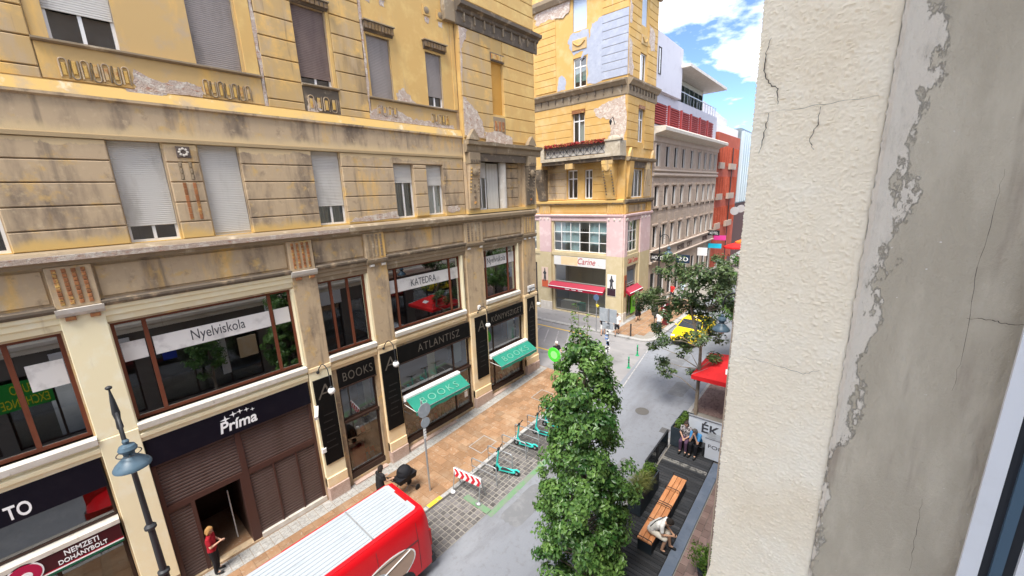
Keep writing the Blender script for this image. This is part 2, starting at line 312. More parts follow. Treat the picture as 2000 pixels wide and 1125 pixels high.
def window(f, u0, u1, v0, v1, parent, d=-0.12, fr=0.06, cols=2, transom=None, m_fr=None, m_gl=None, shutter=None, m_sh=None, curtain=False, sill=True, name='window', frd=0.06):
    """frame > panes, shutter; shutter = height of its lower edge"""
    m_fr = m_fr or m_white; m_gl = m_gl or m_glass; b = MB()
    b.fbox(f, u0, u0+fr, v0, v1, d-frd, d); b.fbox(f, u1-fr, u1, v0, v1, d-frd, d); b.fbox(f, u0+fr, u1-fr, v0, v0+fr, d-frd, d); b.fbox(f, u0+fr, u1-fr, v1-fr, v1, d-frd, d)
    xs = [u0+fr+(u1-u0-2*fr)*i/cols for i in range(cols+1)] if isinstance(cols, int) else [u0+fr]+list(cols)+[u1-fr]
    ys = [v0+fr]+(list(transom) if isinstance(transom, (list, tuple)) else [transom] if transom else [])+[v1-fr]
    for x in xs[1:-1]: b.fbox(f, x-fr*0.55, x+fr*0.55, v0+fr, v1-fr, d-frd, d+0.004)
    for y in ys[1:-1]: b.fbox(f, u0+fr, u1-fr, y-fr*0.5, y+fr*0.5, d-frd, d+0.002)
    fo = b.build(name, m_fr, parent)
    if 'wb' in parent.keys(): fo['wb2'] = 1
    for i in range(len(xs)-1):
        for j in range(len(ys)-1):
            p = MB().quad(f(xs[i], ys[j], d-0.03), f(xs[i+1], ys[j], d-0.03), f(xs[i+1], ys[j+1], d-0.03), f(xs[i], ys[j+1], d-0.03)).build('pane', m_gl)
            p.parent = fo
    if shutter is not None:
        s = slats(f, u0+0.015, u1-0.015, shutter, v1-0.003, d+0.035).build('shutter', m_sh or m_shut_w); s.parent = fo
    if curtain:
        c = MB(); n = 40
        for i in range(n):
            a, e = u0+fr+(u1-u0-2*fr)*i/n, u0+fr+(u1-u0-2*fr)*(i+1)/n
            c.quad(f(a, v0+fr, d-0.14+0.02*math.sin(i*1.3)), f(e, v0+fr, d-0.14+0.02*math.sin((i+1)*1.3)), f(e, v1-fr, d-0.14+0.02*math.sin((i+1)*1.3)), f(a, v1-fr, d-0.14+0.02*math.sin(i*1.3)))
        q = c.build('curtain', m_curtain if curtain is True else curtain); q.parent = fo
    return fo
def courses(f, u0, u1, lines, d1, m, parent, gap=0.012, ch=0.018, name='stone_course'):
    for a, c in zip(lines[:-1], lines[1:]):
        if c-a > 0.03: MB().fbox(f, u0, u1, a+gap, c-gap, -0.01, d1, ch).build(name, m, parent)
# ------------------------------------------------------------------ ground, road, pavements
m_asph = mat('asphalt', (0.195, 0.208, 0.235), 0.82, layers=[((0.225, 0.237, 0.262), (1, 0.5, 1), 0.4, 0.42, 0.72), ((0.150, 0.156, 0.175), (1, 0.3, 1), 0.9, 0.48, 0.74), ((0.16, 0.165, 0.18), (1, 1, 1), 5, 0.5, 0.75), ((0.235, 0.24, 0.25), (1, 1, 1), 45, 0.52, 0.72)], bump=0.3, bs=120)
m_asph2 = mat('worn_asphalt', (0.235, 0.228, 0.23), 0.85, layers=[((0.29, 0.28, 0.275), (0.5, 1, 1), 0.6, 0.42, 0.68), ((0.15, 0.145, 0.145), (1, 1, 1), 1.4, 0.55, 0.78)], bump=0.3, bs=120)
m_paver = mat('ochre_paver', (0.265, 0.152, 0.082), 0.85, layers=[((0.32, 0.22, 0.14), (1, 1, 1), 1.1, 0.45, 0.7), ((0.28, 0.16, 0.08), (1, 1, 1), 1.9, 0.56, 0.78), ((0.35, 0.27, 0.20), (1, 1, 1), 9, 0.55, 0.72)], rand=0.17)
m_kerb = mat('granite_kerb', (0.33, 0.325, 0.315), 0.8, layers=[((0.43, 0.42, 0.41), (1, 1, 1), 20, 0.45, 0.65), ((0.20, 0.195, 0.19), (1, 1, 1), 2, 0.5, 0.75)], rand=0.12)
m_gstrip = mat('grey_setts', (0.36, 0.35, 0.325), 0.85, layers=[((0.27, 0.26, 0.245), (1, 1, 1), 14, 0.45, 0.6), ((0.45, 0.44, 0.42), (1, 1, 1), 3, 0.5, 0.75)], bump=0.4, bs=30)
m_cob = mat('dark_cobble', (0.115, 0.108, 0.108), 0.75, layers=[((0.165, 0.155, 0.15), (1, 1, 1), 5, 0.45, 0.7), ((0.075, 0.07, 0.07), (1, 1, 1), 1.4, 0.5, 0.75)], rand=0.35, bump=0.3, bs=40)
m_joint = mat('sandy_joint', (0.255, 0.24, 0.215), 0.95, layers=[((0.22, 0.20, 0.17), (1, 1, 1), 3, 0.45, 0.7)])
m_gpaint = mat('worn_green_paint', (0.125, 0.235, 0.125), 0.85, layers=[((0.17, 0.205, 0.16), (1, 1, 1), 2.5, 0.42, 0.62)])
m_ypaint = mat('yellow_road_paint', (0.72, 0.47, 0.045), 0.8, layers=[((0.35, 0.29, 0.17), (1, 1, 1), 4, 0.55, 0.72)])
m_wpaint = mat('worn_white_paint', (0.37, 0.36, 0.355), 0.8, layers=[((0.22, 0.215, 0.215), (1, 1, 1), 5, 0.45, 0.68)])
m_deck = mat('charcoal_plank', (0.034, 0.036, 0.040), 0.75, layers=[((0.06, 0.06, 0.063), (0.3, 3, 1), 3, 0.45, 0.72)], rand=0.35)
m_ramp = mat('blue_grey_rubber', (0.115, 0.145, 0.195), 0.7, layers=[((0.155, 0.185, 0.235), (1, 1, 1), 1.5, 0.42, 0.7), ((0.085, 0.10, 0.13), (1, 1, 1), 5, 0.55, 0.75)])
m_bpav = mat('brown_brick_paver', (0.215, 0.145, 0.125), 0.85, layers=[((0.27, 0.19, 0.165), (1, 1, 1), 2, 0.45, 0.7)], rand=0.25)

def strip(x0, x1, y0, y1, dz, ny=None):
    """sheet that follows the slope of the street"""
    b = MB(); ys = sorted({y0, y1, *[q for q in (8, 18.5) if y0 < q < y1]})
    for a, c in zip(ys[:-1], ys[1:]): b.quad((x0, a, gz(a)+dz), (x1, a, gz(a)+dz), (x1, c, gz(c)+dz), (x0, c, gz(c)+dz))
    return b
def slab(x0, x1, y0, y1, top, bot):
    b = MB(); ys = sorted({y0, y1, *[q for q in (8, 18.5) if y0 < q < y1]})
    for a, c in zip(ys[:-1], ys[1:]):
        z0, z1 = gz(a), gz(c)
        b.add([(x0,a,z0+bot),(x1,a,z0+bot),(x1,c,z1+bot),(x0,c,z1+bot),(x0,a,z0+top),(x1,a,z0+top),(x1,c,z1+top),(x0,c,z1+top)],
              [(4,5,6,7),(0,1,5,4),(1,2,6,5),(2,3,7,6),(3,0,4,7)])
    return b
struct('ground', strip(-1500, 1500, -1500, 1500, -0.06), m_asph2)
struct('road', strip(3.3, 9.2, -40, 140, 0.0), m_asph)
m_patch = mat('asphalt_repair', (0.155, 0.16, 0.17), 0.85, layers=[((0.20, 0.205, 0.215), (1, 1, 1), 3, 0.45, 0.7)], bump=0.3, bs=120)
for i_, (px_, py_, w_, l_) in enumerate(((6.1, 9.4, .55, 1.3), (7.9, 20.6, .5, 1.1), (6.4, 24.2, .8, 1.6), (5.9, 13.2, .30, 3.2), (8.1, 13.0, .35, 1.0))):
    pts_ = []
    for k_ in range(28):
        a_ = 2*math.pi*k_/28; e_ = 1/max(abs(math.cos(a_)), abs(math.sin(a_)))*random.uniform(.95, 1.03); x_, y_ = px_+w_*math.cos(a_)*e_*.8, py_+l_*math.sin(a_)*e_*.8
        pts_.append((x_, y_, gz(y_)+.005))
    tri_ = tessellate_polygon([[Vector(p_) for p_ in pts_]]); link('road_patch', MB().add(pts_, [tuple(t_) for t_ in tri_]).mesh('road_patch', m_patch), bpy.data.objects['road'])
struct('cross_road', MB().quad((-80, 18.4, 0.504), (5.1, 18.4, 0.504), (4.2, 26.1, 0.504), (-80, 26.1, 0.504)), m_asph2)
# painted lines on the cross road
pl = MB()
pl.quad((-30, 25.0, .509), (-0.2, 25.0, .509), (-0.2, 25.13, .509), (-30, 25.13, .509)); pl.quad((-30, 20.9, .509), (-0.5, 20.9, .509), (-0.5, 21.03, .509), (-30, 21.03, .509))
struct('road_line_yellow', pl, m_ypaint)
pl = MB()
for i in range(9):
    x = -7.5+i*0.95; pl.quad((x, 24.6, .509), (x+.12, 24.6, .509), (x+1.5, 22.0, .509), (x+1.38, 22.0, .509))
pl.quad((5.30, 19.0, .509), (5.37, 19.0, .509), (4.28, 25.9, .509), (4.21, 25.9, .509))
struct('road_line_white', pl, m_wpaint)

# left pavement: slab, setts strip, kerb stones, ochre pavers one by one
m_pjoint = mat('paver_joint', (0.25, 0.165, 0.10), 0.95)
pav = struct('pavement_left', slab(-0.3, 3.28, -40, 18.45, 0.112, -0.1), m_pjoint)
KB = MB().fbox(lambda u, v, d: (u, v, d), 0, 0.17, 0.004, 0.986, -0.1, 0.0, 0.012).mesh('kerb_stone', m_kerb)
for i in range(32):
    y = -13+i*1.0
    if y > 17.4: break
    link('kerb_stone', KB, pav, loc=(3.285, y, gz(y)+0.125), rot=(tilt(y+.5), 0, 0))
KY = MB().fbox(lambda u, v, d: (u, v, d), 0, 0.18, 0.0, 0.62, 0, 0.006).mesh('yellow_kerb_mark', m_ypaint)
link('yellow_kerb_mark', KY, pav, loc=(3.28, 7.02, 0.127))
SB = MB().fbox(lambda u, v, d: (u, v, d), 0.004, 0.196, 0.004, 0.296, -0.05, 0.0, 0.008).mesh('sett', m_gstrip)
for i in range(62):
    for j in range(3):
        y = 0.1+i*0.3
        if y < 18.2: link('sett', SB, pav, loc=(0.05+j*0.2, y, gz(y)+0.122), rot=(tilt(y+.15), 0, 0))
PB = MB().fbox(lambda u, v, d: (u, v, d), 0.004, 0.516, 0.004, 0.366, -0.05, 0.0, 0.008).mesh('paver', m_paver)
PB2 = MB().fbox(lambda u, v, d: (u, v, d), 0.004, 0.256, 0.004, 0.366, -0.05, 0.0, 0.008).mesh('paver', m_paver)
n = 0
for i in range(60):
    y = 18.4-0.37*(i+1); off = (i % 2)*0.26
    if y < -1.0: break
    if off: link('paver', PB2, pav, loc=(0.66, y, gz(y)+0.124), rot=(tilt(y+.18), 0, 0))
    for j in range(5):
        x = 0.66+off+j*0.52
        if x+0.5 > 3.28: link('paver', PB2, pav, loc=(x, y, gz(y)+0.124), rot=(tilt(y+.18), 0, 0))
        else: link('paver', PB, pav, loc=(x, y, gz(y)+0.124), rot=(tilt(y+.18), 0, 0))
fp = MB()
for i in range(100):
    y = -1.05-0.37*(i+1)
    for j in range(5): fp.fbox(LOC, 0.665+j*0.52, 1.175+j*0.52, y, y+0.362, 0.08, 0.124)
tag(fp.build('paver_field', m_paver, pav), None, None, None, 'stuff')
# inspection cover with a pale frame
for nm, cx, cy in (('cover', 2.48, 10.8), ('cover', 2.3, 15.6)):
    b = MB(); z = gz(cy)+0.128; w, l = 0.40, 0.50
    for k in range(4):
        pass
    b.box(-w, w, -l, -l+.035, 0, .008); b.box(-w, w, l-.035, l, 0, .008); b.box(-w, -w+.035, -l+.035, l-.035, 0, .008); b.box(w-.035, w, -l+.035, l-.035, 0, .008)
    for k in range(3):
        for q in range(4): b.box(-w+.05+k*.235, -w+.27+k*.235, -l+.05+q*.225, -l+.26+q*.225, 0, .006, 1)
    o = link('inspection_cover', b.mesh('inspection_cover', [m_kerb, m_paver]), pav, loc=(cx, cy, z), rot=(tilt(cy), 0, 0))

# cobbled parking strip
park = struct('parking_strip', slab(3.46, 5.22, -20, 15.6, 0.012, -0.05), m_joint)
CB = [MB().fbox(lambda u, v, d: (u, v, d), 0.012+e, 0.181-e, 0.012, 0.183-e, -0.02, 0.010, 0.010).mesh('cobble', m_cob) for e in (0, 0.006, 0.012)]
cnt = 0; far = MB()
for i in range(75):
    y = 5.0+i*0.197
    if y > 15.4: break
    for j in range(9):
        x = 3.462+j*0.195+random.uniform(-.004, .004)
        if cnt < 300 and y < 12.0: link('cobble', random.choice(CB), park, loc=(x, y, gz(y)+0.016), rot=(tilt(y+.1)+R(random.uniform(-1.5, 1.5)), R(random.uniform(-1.5, 1.5)), R(random.uniform(-2, 2)))); cnt += 1
        else: far.fbox(LOC, x+.008, x+.183, y+.008, y+.187, gz(y)-0.01, gz(y)+0.028)
for i in range(100):
    for j in range(9): far.fbox(LOC, 3.47+j*.195, 3.645+j*.195, 4.8-i*.197, 4.98-i*.197, -0.01, 0.026)
tag(far.build('cobble_field', m_cob, park), None, None, None, 'stuff')
gp = strip(5.24, 5.46, 8.2, 15.5, 0.006); struct('green_line', gp, m_gpaint)
struct('green_line_end', strip(4.0, 5.24, 8.18, 8.42, 0.037), m_gpaint)

# far pavement on the other side of the cross road, with a rounded corner
outl = [(-80, 29.5), (-80, 26.0), (3.2, 26.0)]+[(3.2+1.0*math.sin(a), 27.0-1.0*math.cos(a)) for a in [R(15*k) for k in range(1, 7)]]+[(4.2, 140), (-1, 140), (-1, 29.5)]
b = MB(); b.prism([(x, y, 0.49) for x, y in outl], (0, 0, 0.125)); pav2 = struct('pavement_far', b, m_kerb)
inl = [(0.9, 26.35), (3.1, 26.35)]+[(3.1+.75*math.sin(a), 27.1-.75*math.cos(a)) for a in [R(15*k) for k in range(1, 7)]]+[(3.85, 60), (0.9, 60)]
b = MB(); b.prism([(x, y, 0.6) for x, y in inl], (0, 0, 0.02)); b.build('pavement_surface', m_joint, pav2)
for i in range(22):
    for j in range(5 if i > 2 else 4):
        y = 26.45+i*0.56; x = 0.95+j*0.57
        if not (y < 27.0 and x > 2.6): link('paver', PB, pav2, loc=(x+(0.02 if i % 2 else 0), y, 0.626), scale=(1.06, 1.48, 1))
b = MB()
b.box(-40, 0.45, 26.4, 29.0, 0.6, 0.622); b.build('asphalt_walk', m_asph2, pav2)

# right pavement: kerb, ramp strip, brown pavers
pavr = struct('pavement_right', slab(9.05, 13.885, -40, 140, 0.10, -0.1), m_joint)
for i in range(36):
    y = -2+i*1.0; link('kerb_stone', KB, pavr, loc=(8.97, y, gz(y)+0.12), rot=(tilt(y+.5), 0, 0))
RB = [MB().fbox(lambda u, v, d: (u, v, d), 0.004, 0.216, 0.004, 0.296, -0.05, 0.0, 0.006).mesh('brick_paver', m_bpav)]
for i in range(36):
    y = 7.6+i*0.3
    for j in range(7):
        x = 11.27+j*0.22+0
        link('brick_paver', RB[0], pavr, loc=(x, y+(0.15 if j % 2 else 0), gz(y)+0.122), rot=(tilt(y+.15), 0, 0))
tag(None or link('brick_field', strip(9.1, 13.88, 18.6, 60, 0.122).mesh('brick_field', mat('brick_field', (0.24, 0.165, 0.145), 0.85, layers=[((0.30, 0.22, 0.20), (1, 1, 1), 2, 0.45, 0.7), ((0.17, 0.115, 0.10), (6, 3, 1), 1.6, 0.5, 0.6)])), pavr), None, None)
rb = slab(10.93, 11.24, 6.0, 15.3, 0.16, 0.05); rb.build('ramp_strip', m_ramp, pavr)
# parklet deck
deck = struct('parklet_deck', slab(9.22, 10.91, 6.0, 17.3, 0.135, 0.0), mat('deck_frame', (0.02, 0.02, 0.022), 0.8))
DK = MB().fbox(lambda u, v, d: (u, v, d), 0, 1.68, 0.006, 0.134, -0.02, 0.0, 0.004).mesh('plank', m_deck)
for i in range(80):
    y = 6.05+i*0.14
    if y > 17.1: break
    if 14.36 < y < 14.55: continue
    link('plank', DK, deck, loc=(9.225, y, gz(y)+0.16+(0.03 if y > 14.5 else 0)), rot=(tilt(y), 0, 0))
b = MB(); b.box(9.24, 10.9, 14.38, 14.44, 0.44, 0.50); b.box(9.24, 10.9, 14.47, 14.55, 0.44, 0.512); b.build('step_edge', mat('worn_steel', (0.30, 0.29, 0.27), 0.6, 0.2, layers=[((0.1, 0.1, 0.1), (1, 1, 1), 6, 0.45, 0.6)]), deck)
# round cover and drain in the road
b = MB(); b.lathe([(0.30, 0), (0.33, 0.004), (0.33, 0.006), (0.27, 0.006), (0.27, 0.002), (0.0, 0.002)], n=28)
link('manhole_cover', b.mesh('manhole_cover', mat('cast_iron', (0.10, 0.095, 0.09), 0.6)), bpy.data.objects['road'], loc=(7.15, 17.35, gz(17.35)+0.004), rot=(SLOPE, 0, 0))
b = MB()
for k in range(6): b.box(-.2, .2, -.2+k*.07, -.16+k*.07, 0, .006)
link('drain_grate', b.mesh('drain_grate', MATS['cast_iron']), bpy.data.objects['road'], loc=(8.6, 16.45, gz(16.45)+.004), rot=(SLOPE, 0, 0))

# ------------------------------------------------------------------ main building (left)
FE = Fr('E', 0.0)
mainb = thing('corner_apartment_building', 'ochre and soot grey plaster apartment building with bookshop and grocery below', 'building', (0, 6, 0), world=True)
TOP = 23.0
W2 = [(0.87, 2.02, 14.92, 17.1), (3.50, 4.60, 14.92, 17.1), (6.22, 7.26, 14.92, 17.2), (8.70, 9.66, 14.86, 16.95), (11.30, 12.12, 14.88, 16.93)]
W1 = [(1.33, 2.34, 10.36, 12.86), (3.12, 4.07, 10.36, 12.86), (6.17, 7.14, 10.40, 12.86), (9.27, 10.17, 10.42, 12.52), (10.86, 11.72, 10.45, 12.52)]
MZ = [(-5.0, -0.30, 5.63, 8.40), (0.52, 4.85, 5.63, 8.40), (5.72, 7.56, 5.70, 8.45), (8.50, 12.45, 5.80, 8.45), (13.95, 16.62, 5.90, 8.55)]
SH = [(-5.0, -0.30, 0.15, 5.05), (0.50, 4.86, 0.15, 5.05), (5.92, 7.44, 0.30, 5.08), (8.52, 12.66, 0.42, 5.1), (13.90, 16.92, 0.62, 5.15)]
PAVW = (13.55, 16.95, 10.50, 13.05)
W0 = (-2.2, -0.62, 10.36, 12.86)
wall(FE, -8, 18.24, 0, TOP, W2+W1+MZ+SH+[W0, PAVW, (14.95, 15.75, 14.95, 17.25)], 0.28).build('wall', m_grey, mainb)
b = MB(); b.quad((0, 18.24, 0), (-12, 18.24, 0), (-12, 18.24, TOP), (0, 18.24, TOP)); b.quad((0, -8, 0), (-12, -8, 0), (-12, -8, TOP), (0, -8, TOP)); b.quad((-12, -8, 0), (-12, 18.24, 0), (-12, 18.24, TOP), (-12, -8, TOP))
b.build('rear_wall', m_grey, mainb)
b = MB(); b.add([(0.9, -8, TOP), (0.9, 18.9, TOP), (-6, 12, TOP+4), (-6, -8, TOP+4), (-12, -8, TOP), (-12, 18.24, TOP)], [(0, 1, 2, 3), (3, 2, 5, 4), (1, 5, 2), (0, 3, 4)]); b.box(0, 0.9, -8, 18.9, TOP-.4, TOP-.01)
b.build('roof', mat('roof_tile', (0.28, 0.10, 0.06), 0.85), mainb)
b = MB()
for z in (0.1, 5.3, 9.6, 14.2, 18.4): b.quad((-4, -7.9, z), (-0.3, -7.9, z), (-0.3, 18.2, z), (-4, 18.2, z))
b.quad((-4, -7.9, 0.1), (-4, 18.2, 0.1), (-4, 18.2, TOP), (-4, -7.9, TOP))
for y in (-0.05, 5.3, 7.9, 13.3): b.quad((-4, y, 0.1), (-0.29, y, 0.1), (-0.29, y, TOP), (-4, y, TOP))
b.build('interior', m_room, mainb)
# recessed ochre fields of the second floor, apron panels
def field(u0, u1, v0, v1, holes, d, m): wall(FE, u0, u1, v0, v1, [h for h in holes if h[0] >= u0-.01 and h[1] <= u1+.01], 0.02, d).build('plaster_field', m, mainb)
m_mid = mat('half_worn_ochre', (0.58, 0.39, 0.17), 0.92, layers=[(Y_, V, 0.9, 0.50, 0.66), (GREY, (1, 1, 1), 1.4, 0.52, 0.74)], bump=0.35, bs=45)
field(0.60, 5.02, 14.86, TOP-.5, W2, 0.012, m_mid); field(8.55, 12.92, 14.83, TOP-.5, W2, 0.012, m_yel)
QL = [14.06, 14.31, 14.90, 15.48, 16.05, 16.62, 17.20, 17.78, 18.36, 18.94, 19.5, 20.1]
for u0, u1 in ((-8, 0.585), (5.13, 6.20), (7.40, 8.50)): courses(FE, u0, u1, QL, 0.065, m_quoin, mainb)
# jamb strips beside the quoins
for u0, u1, m in ((4.66, 5.02, m_yel), (7.28, 7.39, m_yel), (12.70, 12.90, m_yel)): MB().fbox(FE, u0, u1, 14.9, 19, 0.0, 0.05, 0.01).build('jamb_strip', m, mainb)
for u0, u1 in ((5.03, 5.12), (8.51, 8.60)):
    pts = [(u0, 13.9), (u1, 13.9), (u1, 15.5), (u1, 17), (u1, 19), (u0, 19), (u0, 17), (u0, 15.5)]
    patch(FE, pts, 0.0, 0.05, 'exposed_brick', m_brick, mainb, 0.025, 9)
# windows of the second floor
window(FE, *W2[0], mainb, shutter=15.56, m_sh=m_shut_w, cols=2); window(FE, *W2[1], mainb, shutter=14.95, m_sh=m_shut_g, cols=2)
window(FE, *W2[2], mainb, shutter=15.14, m_sh=m_shut_b, cols=2); window(FE, *W2[3], mainb, shutter=14.9, m_sh=m_shut_g, cols=2); window(FE, *W2[4], mainb, shutter=15.28, m_sh=m_shut_g, cols=2)
# lintel mouldings: a dark board with a row of rounded scales
def lintel(u0, u1, v0, v1, d0=0.0, proud=0.16):
    l = MB().profile(FE, u0, u1, [(v0, d0-.02), (v0, d0+.06), (v0+(v1-v0)*.55, d0+proud), (v1, d0+proud), (v1, d0-.02)]).build('lintel', m_dark, mainb)
    s = MB(); n = max(4, int((u1-u0)/0.13)); w = (u1-u0)/n
    for i in range(n): s.fbox(FE, u0+i*w+.012, u0+(i+1)*w-.012, v0+.05, v1-.04, d0+proud-.01, d0+proud+.028, .012)
    s.build('scale_row', mat('lintel_scale', (0.20, 0.125, 0.055), 0.85, layers=[(SOOT, (1, 1, 1), 5, .45, .7)]), mainb)
    MB().fbox(FE, u0-.04, u1+.04, v1, v1+.04, d0-.02, d0+proud+.05).build('lintel_cap', m_trim, mainb)
lintel(8.62, 9.80, 17.02, 17.32); lintel(11.22, 12.34, 17.02, 17.30); lintel(6.2, 7.36, 17.22, 17.45)
# aprons with looped ornament
def apron(u0, u1, v0, v1, m, sill_d=0.14):
    MB().fbox(FE, u0, u1, v0, v1-.06, -.01, 0.05, .01).build('apron_panel', m, mainb)
    MB().profile(FE, u0-.02, u1+.02, [(v1-.06, 0), (v1-.06, .09), (v1-.03, sill_d), (v1+.01, sill_d), (v1+.04, 0)]).build('window_sill', m_trim, mainb)
m_loop = mat('ornament_ochre', (0.60, 0.38, 0.11), 0.85, layers=[((0.42, 0.17, 0.05), (1, 1, 1), 5, .52, .66), (GREY, (1, 1, 1), 3, .45, .7)])
def loops(u0, u1, v0, v1, n, d=0.05):
    w = (u1-u0)/n
    for i in range(n):
        c = u0+w*(i+.5); r = w*0.36; pts = []
        up = i % 2 == 0
        for k in range(9):
            a = math.pi*k/8; pts.append((c+r*math.cos(a), (v1-r+r*math.sin(a)) if up else (v0+r-r*math.sin(a))))
        pts = ([(c+r, v0+.02)]+pts+[(c-r, v0+.02)]) if up else ([(c+r, v1-.02)]+pts+[(c-r, v1-.02)])
        b = MB(); b.tube([FE(u, v, d+.012) for u, v in pts], 0.018, 6); o = b.build('loop_ornament', m_grey if up else m_trim, mainb, True)
        MB().fbox(FE, c-r*.55, c+r*.55, v0+.06 if up else v0+.10, v1-.10 if up else v1-.05, d, d+.022, .01).build('loop_tile', m_loop, mainb)
apron(0.60, 5.02, 14.10, 14.90, m_mid); loops(0.88, 2.08, 14.14, 14.56, 7); loops(3.52, 4.70, 14.14, 14.56, 7)
apron(6.21, 7.40, 14.0, 14.90, m_dark); loops(6.3, 7.3, 14.12, 14.58, 4)
apron(8.56, 12.75, 14.05, 14.85, m_mid); loops(8.8, 9.7, 14.25, 14.6, 4); loops(11.3, 12.3, 14.2, 14.6, 5)
# patches of lost plaster
patch(FE, [(2.15, 14.52), (2.7, 14.36), (3.1, 14.42), (3.5, 14.36), (3.5, 14.10), (2.1, 14.10)], 0.05, 0.010, 'exposed_brick', m_brick, mainb, .04)
patch(FE, [(8.5, 14.22), (8.85, 14.58), (9.6, 14.52), (10.4, 14.28), (11.4, 14.24), (12.5, 14.22), (12.75, 14.0), (12.6, 13.9), (8.2, 13.9)], 0.05, 0.012, 'exposed_brick', m_brick, mainb, .06, 7)
patch(FE, [(9.75, 14.86), (9.78, 15.15), (10.1, 15.38), (10.45, 15.05), (10.75, 14.86)], 0.012, 0.010, 'exposed_brick', m_brick, mainb, .04)
patch(FE, [(6.3, 14.5), (6.6, 14.45), (6.75, 14.1), (6.3, 14.02)], 0.05, 0.012, 'exposed_brick', m_brick, mainb, .04)
patch(FE, [(1.9, 14.08), (2.7, 14.05), (2.5, 13.90), (2.0, 13.9)], 0.09, 0.03, 'exposed_brick', m_brick, mainb, .03)
patch(FE, [(7.18, 10.42), (7.4, 10.56), (8.3, 10.62), (9.2, 10.72), (9.25, 10.42)], 0.066, 0.010, 'exposed_brick', m_brick, mainb, .03)
patch(FE, [(11.85, 10.75), (12.4, 10.80), (12.6, 10.66), (12.5, 10.5), (11.9, 10.5)], 0.066, 0.010, 'exposed_brick', m_brick, mainb, .04)
# medallions on the ochre field
for u in (8.9, 9.5, 11.52, 12.22):
    b = MB().fbox(FE, u-.17, u+.17, 18.25, 18.62, .01, .05, .015); o = b.build('medallion', m_yel, mainb)
    q = MB().lathe([(0.001, 0), (.12, .0), (.12, .02), (.06, .045), (.001, .05)], FE(u, 18.44, .05), 16, axis='x').build('medallion_boss', m_trim, mainb, True)
    patch(FE, [(u-.1, 18.2), (u+.12, 18.22), (u+.1, 18.0), (u-.08, 18.02)], 0.012, .008, 'exposed_brick', m_brick, mainb, .03)
# belt between the floors
MB().profile(FE, -8, 12.93, [(12.86, 0), (12.86, .10), (12.95, .12), (12.95, .10), (13.70, .10), (13.74, .17), (13.80, .17), (13.84, .13), (14.06, .09), (14.06, 0)]).build('belt_course', m_grey, mainb)
MB().profile(FE, -8, 12.93, [(13.80, .171), (13.845, .137), (14.055, .098), (14.07, .11), (14.07, .10)]).build('belt_ledge', mat('ledge_ochre', (0.70, 0.46, 0.16), 0.9, layers=[(GREY, (1, 1, 1), 1.5, .5, .72), ((0.75, .62, .42), (1, 1, 1), 2.5, .58, .72)]), mainb)
# first floor: rusticated courses between the windows
FL = [10.34, 10.80, 11.33, 11.86, 12.37, 12.86]
segs = [(-8, -2.22), (-0.60, 1.31), (4.09, 6.15), (7.16, 9.25), (11.74, 12.93)]
for u0, u1 in segs: courses(FE, u0, u1, FL, 0.065, m_grey, mainb)
courses(FE, 2.38, 3.09, FL, 0.05, m_grey, mainb); courses(FE, 10.19, 10.84, [10.42, 10.80, 11.33, 11.86, 12.37, 12.52], 0.06, m_grey, mainb)
courses(FE, 9.25, 11.74, [12.53, 12.86], 0.062, m_grey, mainb)
window(FE, *W1[0], mainb, shutter=10.76, d=-.13); window(FE, *W1[1], mainb, shutter=10.42, d=-.13); window(FE, *W1[2], mainb, shutter=11.03, d=-.13, curtain=True)
window(FE, *W1[3], mainb, shutter=11.80, d=-.13, curtain=True); window(FE, *W1[4], mainb, shutter=11.68, d=-.13, curtain=True); window(FE, *W0, mainb, shutter=11.4, d=-.13)
# tiles on the pier between two shutters
b = MB()
for u in (2.62, 2.84):
    for k in range(6): MB().fbox(FE, u, u+.075, 10.86+k*.165, 11.015+k*.165, .05, .062, .006).build('tile', m_tile, mainb)
    for k in range(3): MB().fbox(FE, u, u+.075, 11.92+k*.16, 12.06+k*.16, .05, .06, .02).build('tile', m_trim, mainb)
sq = MB().fbox(FE, 2.63, 2.93, 12.49, 12.78, .05, .075, .01).build('rosette', mat('rosette', (0.13, 0.10, 0.085), 0.8), mainb)
for a in range(8):
    t = a*math.pi/4; MB().lathe([(.001, 0), (.035, 0), (.03, .02), (.001, .028)], FE(2.78+.085*math.cos(t), 12.635+.085*math.sin(t), .075), 8, axis='x').build('rosette_leaf', m_sill, mainb)
# cornice above the mezzanine, frieze, fluted blocks
MB().profile(FE, -8, 18.22, [(9.98, 0), (9.98, .16), (10.06, .18), (10.10, .26), (10.24, .27), (10.30, .22), (10.34, .05), (10.34, 0)]).build('cornice', m_trim, mainb)
MB().profile(FE, -8, 7.0, [(10.105, .261), (10.1, .268), (10.23, .279), (10.235, .27)]).build('cornice_face', m_brick, mainb)
PIERS = [(-0.26, 0.50), (4.92, 5.70), (7.62, 8.46), (12.72, 13.90), (17.02, 18.20)]
edges = [-8]+[e for p in PIERS for e in p]
for u0, u1 in zip(edges[0::2], edges[1::2]):
    if u1-u0 > .4:
        MB().fbox(FE, u0+.05, u1-.05, 9.12, 9.90, .0, .03, .012).build('frieze_panel', m_grey, mainb)
for i, (u0, u1) in enumerate(PIERS):
    MB().fbox(FE, u0, u1, 8.98, 9.97, .0, .13, .012).build('fluted_block', m_grey, mainb)
    w = (u1-u0)/9.0; mt = m_tile if i in (0, 1) else (m_quoin if i == 4 else m_trim)
    for k in range(4):
        for q in range(8): MB().fbox(FE, u0+w*(1.2+k*1.85), u0+w*(2.1+k*1.85), 9.06+q*.108, 9.155+q*.108, .13, .155, .012).build('tile', mt, mainb)
